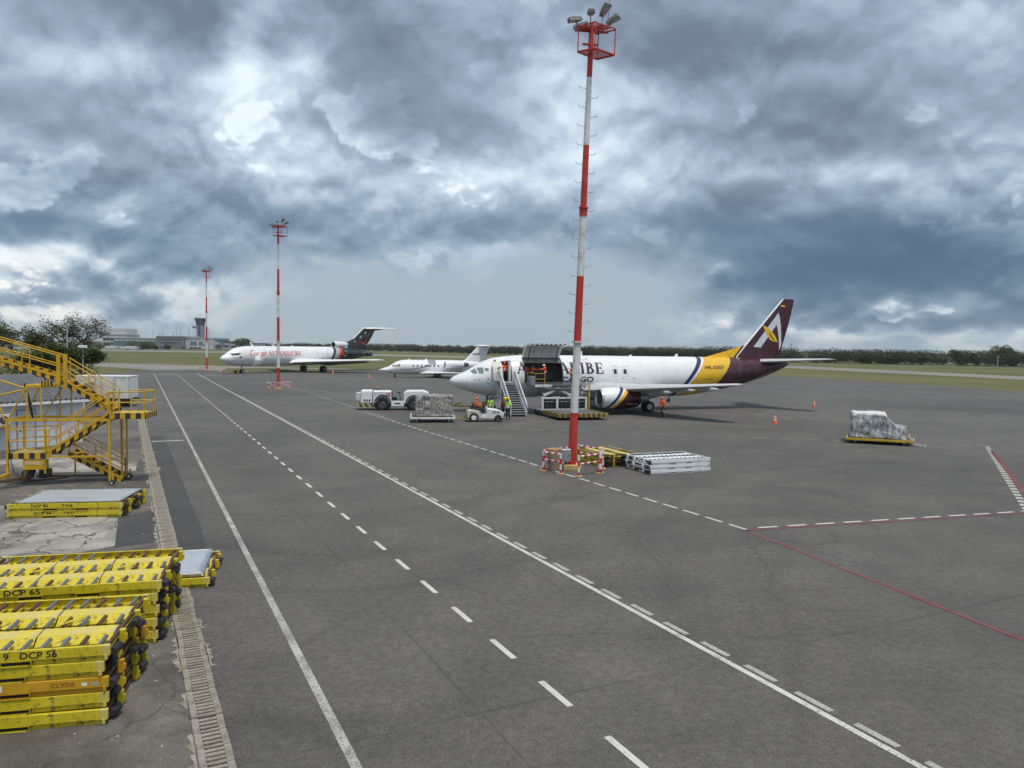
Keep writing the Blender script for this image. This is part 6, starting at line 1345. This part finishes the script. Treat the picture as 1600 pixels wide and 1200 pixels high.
MB().tube((-1.55, .2, 1.72), (-1.55, .2, 1.95), .03, 8).build('beacon_stem', m_black, U); MB().lathe([(0, .09), (.16, .08), (.2, .02)], (-1.55, .2, 1.95), 'z', 12, (True, True)).build('beacon', mat('amber_beacon', (.75, .22, .03), .3), U)
TB = thing('tow_bar', 'long yellow tow bar on small wheels between the cargo and the tractor', 'tow bar', (-5.6, 69.2, 0), R(6))
m_tb = mat('tow_bar_yellow', (.50, .33, .03), .5, var=.15, dirt=(.2, .12, .05))
MB().tube((0, 0, .45), (3.2, 0, .35), .07, 10).build('shaft', m_tb, TB, smooth=True); MB().bar((.2, -.2, .45), (1.0, .2, .72), .12, .10).bar((.2, .2, .45), (1.0, -.2, .72), .12, .10).build('head', m_tb, TB); MB().b2((2.9, -.35, .2), (3.5, .35, .85)).build('counterweight', m_tb, TB, bevel=.03)
for y in (-.45, .45): wheel(TB, (2.1, y, .24), .24, .12)
MB().bar((2.1, -.45, .24), (2.1, .45, .24), .06, .06).build('axle', m_dgrey, TB)

# ================================================================== PEOPLE
def person(label, loc, rz, top, legs=m_navycloth, pose='stand', helmet=None, band=True, h=1.74, name='person', arms=None):
    J_ = {'pel': (0, 0, .94), 'sp': (0, 0, 1.12), 'ch': (0, .01, 1.34), 'nk': (0, .015, 1.49), 'hd': (0, .03, 1.585), 'tp': (0, .025, 1.68)}
    for s_, k in ((-1, 'L'), (1, 'R')):
        J_.update({'sh'+k: (s_*.185, 0, 1.41), 'el'+k: (s_*.255, -.02, 1.13), 'wr'+k: (s_*.265, .06, .89), 'ha'+k: (s_*.262, .08, .80), 'hi'+k: (s_*.095, 0, .89), 'kn'+k: (s_*.11, .02, .49), 'an'+k: (s_*.115, -.02, .085), 'to'+k: (s_*.13, .15, .045)})
    if pose == 'walk': J_.update({'knL': (-.1, .16, .50), 'anL': (-.1, .26, .10), 'toL': (-.11, .42, .07), 'knR': (.1, -.04, .49), 'anR': (.1, -.28, .12), 'toR': (.11, -.14, .045), 'wrL': (-.24, -.12, .92), 'haL': (-.24, -.14, .83), 'wrR': (.25, .2, .98), 'haR': (.25, .27, .93)})
    if pose == 'reach': J_.update({'elL': (-.30, .26, 1.30), 'wrL': (-.28, .50, 1.28), 'haL': (-.27, .59, 1.27), 'elR': (.28, .22, 1.22), 'wrR': (.22, .44, 1.22), 'haR': (.2, .53, 1.22), 'ch': (0, .06, 1.33), 'nk': (0, .09, 1.48), 'hd': (0, .12, 1.57), 'tp': (0, .13, 1.665)})
    if pose == 'carry': J_.update({'elR': (.30, .08, 1.50), 'wrR': (.24, .06, 1.74), 'haR': (.22, .05, 1.82), 'elL': (-.28, .14, 1.2), 'wrL': (-.2, .32, 1.22), 'haL': (-.18, .4, 1.22)})
    if pose == 'sit':
        for k, s_ in (('L', -1), ('R', 1)): J_.update({'hi'+k: (s_*.1, .03, .56), 'kn'+k: (s_*.14, .45, .58), 'an'+k: (s_*.14, .52, .17), 'to'+k: (s_*.15, .68, .12), 'sh'+k: (s_*.18, -.02, 1.07), 'el'+k: (s_*.26, .10, .84), 'wr'+k: (s_*.16, .36, .88), 'ha'+k: (s_*.13, .45, .90)})
        J_.update({'pel': (0, 0, .60), 'sp': (0, -.03, .78), 'ch': (0, -.02, 1.0), 'nk': (0, .0, 1.16), 'hd': (0, .04, 1.26), 'tp': (0, .05, 1.36)})
    if arms: J_.update(arms)
    rad = {'pel': .135, 'sp': .125, 'ch': .15, 'nk': .058, 'hd': .092, 'tp': .075, 'sh': .075, 'el': .052, 'wr': .036, 'ha': .04, 'hi': .095, 'kn': .066, 'an': .05, 'to': .042}
    E_ = [('pel', 'sp'), ('sp', 'ch'), ('ch', 'nk'), ('nk', 'hd'), ('hd', 'tp')]
    for k in 'LR': E_ += [('ch', 'sh'+k), ('sh'+k, 'el'+k), ('el'+k, 'wr'+k), ('wr'+k, 'ha'+k), ('pel', 'hi'+k), ('hi'+k, 'kn'+k), ('kn'+k, 'an'+k), ('an'+k, 'to'+k)]
    names = list(J_); idx = {n: i for i, n in enumerate(names)}; k_ = h/1.74
    me = bpy.data.meshes.new('p'); me.from_pydata([Vector(J_[n])*k_ for n in names], [(idx[a], idx[b_]) for a, b_ in E_], [])
    o = bpy.data.objects.new('p', me); COL.objects.link(o); md = o.modifiers.new('s', 'SKIN')
    for i, n in enumerate(names): r_ = rad[n if n in rad else n[:-1]]*k_; me.skin_vertices[0].data[i].radius = ((r_*1.18, r_*.85) if n in ('pel', 'sp', 'ch') else (r_, r_)); me.skin_vertices[0].data[i].use_root = (n == 'pel')
    md.use_smooth_shade = True; o.modifiers.new('u', 'SUBSURF').levels = 1
    dg = bpy.context.evaluated_depsgraph_get(); dg.update(); bm_ = bpy.data.meshes.new_from_object(o.evaluated_get(dg)); bpy.data.objects.remove(o)
    # five fingers on each hand, and a nose
    vs_ = [tuple(v_.co) for v_ in bm_.vertices]; fs = [tuple(p.vertices) for p in bm_.polygons]; ex = MB()
    for k, s_ in (('L', -1), ('R', 1)):
        hnd = Vector(J_['ha'+k])*k_; d = (hnd-Vector(J_['wr'+k])*k_).normalized(); sd2 = d.cross(Vector((0, 1, .2))).normalized(); nrm = d.cross(sd2)
        for i, (off, ln) in enumerate(((-.03, .062), (-.01, .072), (.01, .068), (.03, .055))):
            a = hnd+d*.02+sd2*off; m1 = a+d*ln*.6; ex.tube(a, m1, .0095, 5); ex.tube(m1, m1+d*ln*.5+nrm*.02*s_, .0085, 5, .007)
        a = hnd-d*.02+nrm*.03; ex.tube(a, a+d*.05+nrm*.035, .011, 5, .009)
    nfing = len(ex.f); hd = Vector(J_['hd'])*k_; ex.tube(hd+Vector((0, .085, .0)), hd+Vector((0, .115, -.02)), .016, 6, .012)
    for s_ in (-1, 1): ex.box(hd+Vector((s_*.095, 0, 0)), (.02, .04, .06))
    nb = len(vs_); vs_ += ex.v; fs += [tuple(i+nb for i in f) for f in ex.f]
    me2 = bpy.data.meshes.new(name); me2.from_pydata(vs_, [], fs)
    for m in (top, legs, m_skin, m_boot, m_refl): me2.materials.append(m)
    seg = [(Vector(J_[a])*k_, Vector(J_[b_])*k_, a, b_) for a, b_ in E_]
    np_ = len(bm_.polygons)
    for pi, p in enumerate(me2.polygons):
        p.use_smooth = True
        if pi >= np_: p.material_index = 2; continue
        c = p.center; best = None
        for a, b_, na, nb_ in seg:
            ab = b_-a; t = max(0, min(1, (c-a).dot(ab)/ab.length_squared)); dd = (c-(a+ab*t)).length
            if best is None or dd < best[0]: best = (dd, na, nb_, t)
        na, nb_ = best[1], best[2]
        mi = 0
        if nb_ in ('hd', 'tp'): mi = 2
        elif nb_[:2] in ('kn', 'an') or (nb_[:2] == 'hi' and best[3] > .3): mi = 1
        elif nb_[:2] == 'to': mi = 3
        elif nb_[:2] == 'ha': mi = 2
        elif band and nb_ in ('sp', 'ch') and (abs(c.z - (1.06 if pose != 'sit' else .74)*k_) < .035): mi = 4
        p.material_index = mi
    root = link(name, me2); root.location = loc; root.rotation_euler = (0, 0, rz); tag(root, label, 'person', 'ground crew around the freighter')
    hp = Vector(J_['hd'])*k_
    if helmet: MB().lathe([(.0, .125), (.01, .135), (.02, .12), (.07, .108), (.12, .065), (.14, .005)], (hp.x, hp.y, hp.z+.025), 'z', 14).build('helmet', helmet, root, smooth=True)
    else: MB().lathe([(-.01, .104), (.05, .102), (.10, .075), (.125, .005)], (hp.x, hp.y-.012, hp.z+.0), 'z', 12).build('hair', m_black, root, smooth=True)
    return root
hw = R(8)
tdrv = Vector((-2.10, 59.6, 0)) + Matrix.Rotation(hw, 3, 'Z') @ Vector((-.68, .12, .46))
person('driver in orange hooded top sitting on the small tow tractor', tdrv, hw-math.pi/2, m_orangev, pose='sit', helmet=m_orangev, band=False)
person('person in green vest standing behind the tow tractor', (-1.75, 62.2, 0), R(160), m_greenv, pose='stand')
gp = person('person in green vest and yellow helmet beside the tractor front carrying something on the shoulder', (-.28, 60.9, 0), R(170), m_greenv, pose='carry', helmet=m_yhelm)
bag = thing('bundle', 'yellow bundle held up on a worker shoulder by the stairs', 'bundle', (-.42, 60.85, 1.62), R(20)); MB().lathe([(-.26, .05), (-.2, .14), (0, .17), (.2, .14), (.26, .05)], (0, 0, .08), 'x', 12, (True, True)).build('sack', m_yhelm, bag, smooth=True); MB().lathe([(-.03, .175), (.03, .175)], (0, 0, .08), 'x', 12).build('strap', m_black, bag)
person('person in dark red jacket half hidden at the foot of the boarding stairs', (-.72, 61.6, 0), R(60), mat('dark_red_jacket', (.16, .02, .025), .8), pose='stand', band=False)
person('person in orange vest standing inside the entry door', jl(4.72, -1.15, 2.77), TH+R(200), m_orangev, pose='stand', helmet=m_ohelm)
person('worker in orange jacket and white cap leaning on the loader rail at the cargo door', jl(8.05, -2.75, 2.61), TH+R(75), m_orangev, pose='reach', helmet=m_white, h=1.78)
person('worker in orange bending inside the hold at the left of the cargo door', jl(6.75, -1.2, 2.65), TH+R(-60), m_orangev, pose='reach', h=1.6)
person('worker in orange second from the left inside the cargo door', jl(7.3, -1.35, 2.65), TH+R(-100), m_orangev, pose='reach', h=1.66)
person('worker in orange standing aft of the cargo door behind the mast', jl(10.55, -3.0, 2.61), TH+R(190), m_orangev, pose='stand', h=1.7)
wk = person('worker in orange jacket and dark trousers walking below the wing', (12.75, 64.3, 0), R(115), m_orangev, pose='walk', helmet=m_ohelm, h=1.84)
fg = thing('flag', 'dark rolled cloth carried over the shoulder of the walking worker', 'flag', (12.96, 64.2, 1.25), R(-25)); MB().tube((0, 0, -.1), (.35, 0, .62), .015, 6).build('stick', m_dgrey, fg); MB().loft([[(.10, -.03, .18), (.10, .03, .18), (.16, .02, .36), (.16, -.02, .36)], [(.42, -.08, .12), (.42, .06, .12), (.38, .04, .6), (.38, -.06, .6)]]).build('cloth', m_navycloth, fg, smooth=True)

# ================================================================== CONES AND CHOCKS
def cone(label, loc, h=.72):
    root = thing('traffic_cone', label, 'traffic cone', (*loc, 0), random.uniform(0, 1), 'orange cones on the apron'); k = h/.72
    MB().b2((-.19*k, -.19*k, 0), (.19*k, .19*k, .04*k)).build('base', m_cone, root, bevel=.008); MB().lathe([(.04*k, .15*k), (.70*k, .03*k), (.72*k, .01)], (0, 0, 0), 'z', 14).build('body', m_cone, root, smooth=True)
    for z in (.26, .46): r0 = (.15-.12*(z-.04)/.66)*k+.004; r1 = (.15-.12*(z+.10-.04)/.66)*k+.004; MB().lathe([(z*k, r0), ((z+.1)*k, r1)], (0, 0, 0), 'z', 14).build('sleeve', m_refl, root, smooth=True)
cone('orange cone on the right between the tail and the lone dolly', (21.18, 60.9)); cone('orange cone farther back under the freighter tail', (31.81, 79.83))
cone('orange cone near the nose of the business jet', (-25.2, 134.3), .8); cone('orange cone at the trijet wing on the grass edge', (-36.0, 152.7), .9)
cone('orange cone in front of the trijet nose', (-57.5, 150.0), .8); cone('orange cone left of the trijet nose wheel', (-54.2, 146.2), .8); cone('orange cone by the tow bar under the freighter nose', (-3.1, 69.8), .75)
ck = thing('wheel_chock', 'yellow and black chock set in front of the trijet nose wheel', 'chock', (-53.6, 147.2, 0), .5); MB().prism([(-.6, 0), (.6, 0), (.35, .7), (-.35, .7)], -.5, .5).build('block', mat('chock_yellow', (.6, .33, .02), .5), ck, bevel=.03); MB().b2((-.2, -.52, .1), (.2, .52, .55)).build('band', m_black, ck)

# ================================================================== TERMINAL AND TOWER, FAR LEFT
Y0 = 700.
def tx(px): return (px-800.85)*Y0/1188.4
def tz(px, py): return 5.84+(531.2+.01419*px-py)*Y0/1188.4
m_bw = mat('terminal_white', (.55, .57, .60), .7, var=.05, vs=.05); m_bg = mat('terminal_grey', (.20, .22, .25), .6, var=.08, vs=.05); m_bgl = mat('terminal_glass', (.10, .19, .20), .2, var=.15, vs=.08, spec=.8); m_bd = mat('terminal_dark', (.045, .05, .06), .6, var=.1); m_bl = mat('terminal_light_band', (.42, .46, .48), .6)
def bld(label, px0, px1, py_top, depth=30, m=m_bw, yoff=0., name='terminal_building', cat='building', rows=(), roofm=None, group='airport buildings beyond the grass'):
    kk = (Y0+yoff)/Y0; x0, x1, h_ = tx(px0)*kk, tx(px1)*kk, 5.84+(tz((px0+px1)/2, py_top)-5.84)*kk; root = thing(name, label, cat, ((x0+x1)/2, Y0+yoff, 0), 0, group); w_ = x1-x0
    MB().b2((-w_/2, 0, 0), (w_/2, depth, h_)).build('wall', m, root); MB().b2((-w_/2-.4, -.5, h_+.01), (w_/2+.4, depth, h_+.7)).build('roof', roofm or m_bl, root)
    for (f0, f1, z0, z1, n, mm) in rows:
        for i in range(n):
            a = -w_/2+w_*(f0+(f1-f0)*(i+.06)/n); b_ = -w_/2+w_*(f0+(f1-f0)*(i+.94)/n); MB().b2((a, -.25, h_*z0), (b_, -.01, h_*z1)).build('window', mm, root)
    return root, w_, h_
r_, w_, h_ = bld('white stepped office block left of the glass terminal', 160, 196, 523, 30, m_bw, 60, rows=((.05, .95, .55, .75, 6, m_bd), (.05, .95, .2, .4, 6, m_bd)))
MB().b2((-w_*.18, .5, h_+.7), (w_*.5, 25, h_+6.2)).build('upper_storey', m_bw, r_); MB().b2((-w_*.62, 0, h_-1), (-w_*.5, 6, h_+2.5)).build('balcony', m_bg, r_)
bld('long low teal glass terminal hall', 178, 245, 529, 40, m_bgl, 25, rows=((.02, .98, .72, .9, 8, m_bl), (.02, .98, .1, .2, 6, m_bl)))
bld('grey box-shaped terminal block in the middle of the airport buildings', 244.5, 287, 526, 45, m_bg, 0, rows=((.03, .97, .45, .52, 1, m_bd), (.03, .97, .72, .78, 1, m_bd)))
bld('white terminal wing with dark windows below the control tower', 287.5, 334, 529, 40, m_bw, 5, rows=((.22, .46, .38, .72, 1, m_bgl), (.5, .80, .38, .72, 1, m_bgl), (.05, .6, 0, .16, 4, m_bd)))
for i, (a, b_, t_, m, lab) in enumerate(((335, 345, 533, m_bg, 'small grey gate house right of the white terminal wing'), (347, 359, 534.5, m_bl, 'pale gate lounge with dark roof above the trijet nose'), (360, 372, 535.5, m_bw, 'white low service building behind the trijet cockpit'), (382, 404, 537.3, m_bw, 'long white shed behind the trijet forward fuselage'))):
    bld(lab, a, b_, t_, 20, m, 10, 'service_building', rows=((.1, .9, .3, .6, 3, m_bd),), roofm=m_bd)
ct_ = thing('control_tower', 'dark grey airport control tower with flared glass cab', 'control tower', (tx(314)*(Y0+40)/Y0, Y0+40, 0), 0)
def tl(py): return 5.84+(tz(314, py)-5.84)*(Y0+40)/Y0
MB().b2((-2.9, -2.9, 0), (2.9, 2.9, tl(508))).build('shaft', m_bg, ct_); MB().b2((-1.0, -3.1, 0), (1.0, -2.91, tl(508))).build('stair_strip', m_bd, ct_)
MB().loft([[(-2.9, -2.9, tl(509)), (2.9, -2.9, tl(509)), (2.9, 2.9, tl(509)), (-2.9, 2.9, tl(509))], [(-3.4, -3.4, tl(502)), (3.4, -3.4, tl(502)), (3.4, 3.4, tl(502)), (-3.4, 3.4, tl(502))]]).build('upper_shaft', m_bd, ct_)
MB().loft([[(-3.6, -3.6, tl(502)), (3.6, -3.6, tl(502)), (3.6, 3.6, tl(502)), (-3.6, 3.6, tl(502))], [(-4.1, -4.1, tl(498.5)), (4.1, -4.1, tl(498.5)), (4.1, 4.1, tl(498.5)), (-4.1, 4.1, tl(498.5))]]).build('cab_glass', m_glass, ct_); MB().b2((-4.2, -4.2, tl(498.4)), (4.2, 4.2, tl(497))).build('roof', m_bg, ct_)
MB().b2((-6.6, -2, tl(514)), (-2.91, 2, tl(509.5))).build('side_pod', m_bl, ct_); MB().b2((-7.0, -2.1, tl(512.5)), (-3.6, -2.01, tl(510.5))).build('pod_window', m_glass, ct_); MB().tube((0, 0, tl(497)), (0, 0, tl(494)), .12, 6).build('antenna', m_bg, ct_)
for px, t_, w_ in ((245, 519, 'at the left end of the grey block'), (254, 521, 'second above the grey block'), (259, 521, 'third above the grey block'), (281.5, 513, 'tallest, near the right end of the grey block'), (287, 514.5, 'between the grey block and white wing'), (300, 515, 'just left of the control tower'), (330.5, 517.5, 'right of the farthest mast'), (276, 520, 'fourth above the grey block')):
    o = thing('apron_light', 'thin apron light pole ' + w_, 'light pole', (tx(px), Y0-6, 0), 0, 'apron light poles at the terminal'); MB().tube((0, 0, 0), (0, 0, tz(px, t_)), .22, 6, .16).build('shaft', m_bg, o); MB().b2((-1.0, -.3, tz(px, t_)-.2), (1.0, .3, tz(px, t_)+.4)).build('lamp_head', m_bl, o)
def far_vehicle(label, px, L, h_, m, Y=560., cat='truck', name='service_vehicle'):
    root = thing(name, label, cat, ((px-800.85)*Y/1188.4, Y, 0), 0, 'vehicles by the terminal'); MB().b2((-L/2, -1.2, .7), (L/2-2, 1.2, h_)).build('body', m, root, bevel=.08); MB().b2((L/2-1.95, -1.15, .7), (L/2, 1.15, h_*.8)).build('cab', m_bw, root, bevel=.1); MB().b2((L/2-.9, -1.18, 1.4), (L/2-.1, -1.151, h_*.75)).build('window', m_glass, root)
    for x in (-L*.35, L*.35): wheel(root, (x, -1.0, .5), .5, .3)
far_vehicle('white van at the left among the far bushes', 172, 6, 2.6, m_bw); far_vehicle('second white van right of the first by the bushes', 179, 5, 2.5, m_bw); far_vehicle('long white bowser truck in front of the glass hall', 208, 12, 2.7, m_bw); far_vehicle('white pickup just left of the bowser truck', 193, 4.5, 2.0, m_bw)
far_vehicle('dark blue service truck in front of the grey terminal block', 246, 9, 2.6, mat('blue_truck', (.03, .05, .18), .5), 640); far_vehicle('short blue truck right of the longer blue one', 256, 5, 2.4, MATS['blue_truck'], 640); far_vehicle('dark loader vehicle below the white terminal wing', 290, 6, 2.4, m_bd, 640)
jb = thing('jet_bridge', 'pale jet bridge on legs at the right end of the terminal', 'jet bridge', (tx(338), Y0-14, 0)); MB().b2((-6, -1.5, 4.2), (9, 1.5, 7)).build('tunnel', m_bl, jb); MB().b2((9.01, -2, 3.8), (12, 2, 7.2)).build('cab', m_bg, jb); MB().b2((5, -.6, 0), (6, .6, 4.2)).build('leg', m_bg, jb)
for px, Y, L, h_, lab in ((597, 1050, 34, 7, 'white warehouse at the foot of the far tree line, left one'), (626, 1080, 44, 7, 'white warehouse at the foot of the far tree line, right one'), (470, 1000, 18, 6.5, 'pale far building above the trijet roof')):
    root = thing('warehouse', lab, 'building', ((px-800)*Y/1188.4, Y, 0), 0, 'far warehouses'); MB().b2((-L/2, 0, 0), (L/2, 20, h_)).build('wall', m_bw, root); MB().prism([(-L/2-.5, h_+.02), (L/2+.5, h_+.02), (L/2, h_+1.4), (-L/2, h_+1.4)], -.5, 20.5).build('roof', m_bl, root)
    for i in range(4): MB().b2((-L*.4+i*L*.22, -.3, 0), (-L*.4+i*L*.22+3, -.01, 4)).build('door', m_bg, root)
for px, py, Y, lab in ((1235, 538, 420, 'thin lattice aerial above the wood right of the fin'), (1558, 556, 340, 'pale post in front of the wood at the far right')):
    z = 5.84+(531.2+.01419*px-py)*Y/1188.4; o = thing('aerial', lab, 'aerial', ((px-800)*Y/1188.4, Y, 0)); MB().tube((0, 0, 0), (0, 0, max(z, 5)), .18, 6, .1).build('shaft', m_galv, o); MB().b2((-.4, -.2, max(z, 5)-.8), (.4, .2, max(z, 5))).build('head', m_grey, o)

# ================================================================== THE AIR
hz = MB().b2((-1400, -300, -1.2), (1400, 1500, 60)).build('haze', mat('unused_haze_surface', (1, 1, 1)))
hm_ = bpy.data.materials.new('humid_air'); hm_.use_nodes = True; hn = hm_.node_tree; hn.nodes.clear()
ho = hn.nodes.new('ShaderNodeOutputMaterial'); hv = hn.nodes.new('ShaderNodeVolumePrincipled'); hv.inputs['Color'].default_value = (.80, .86, .92, 1); hv.inputs['Density'].default_value = .00011
hn.links.new(hv.outputs[0], ho.inputs['Volume']); hz.data.materials.clear(); hz.data.materials.append(hm_); tag(hz, kind='stuff')
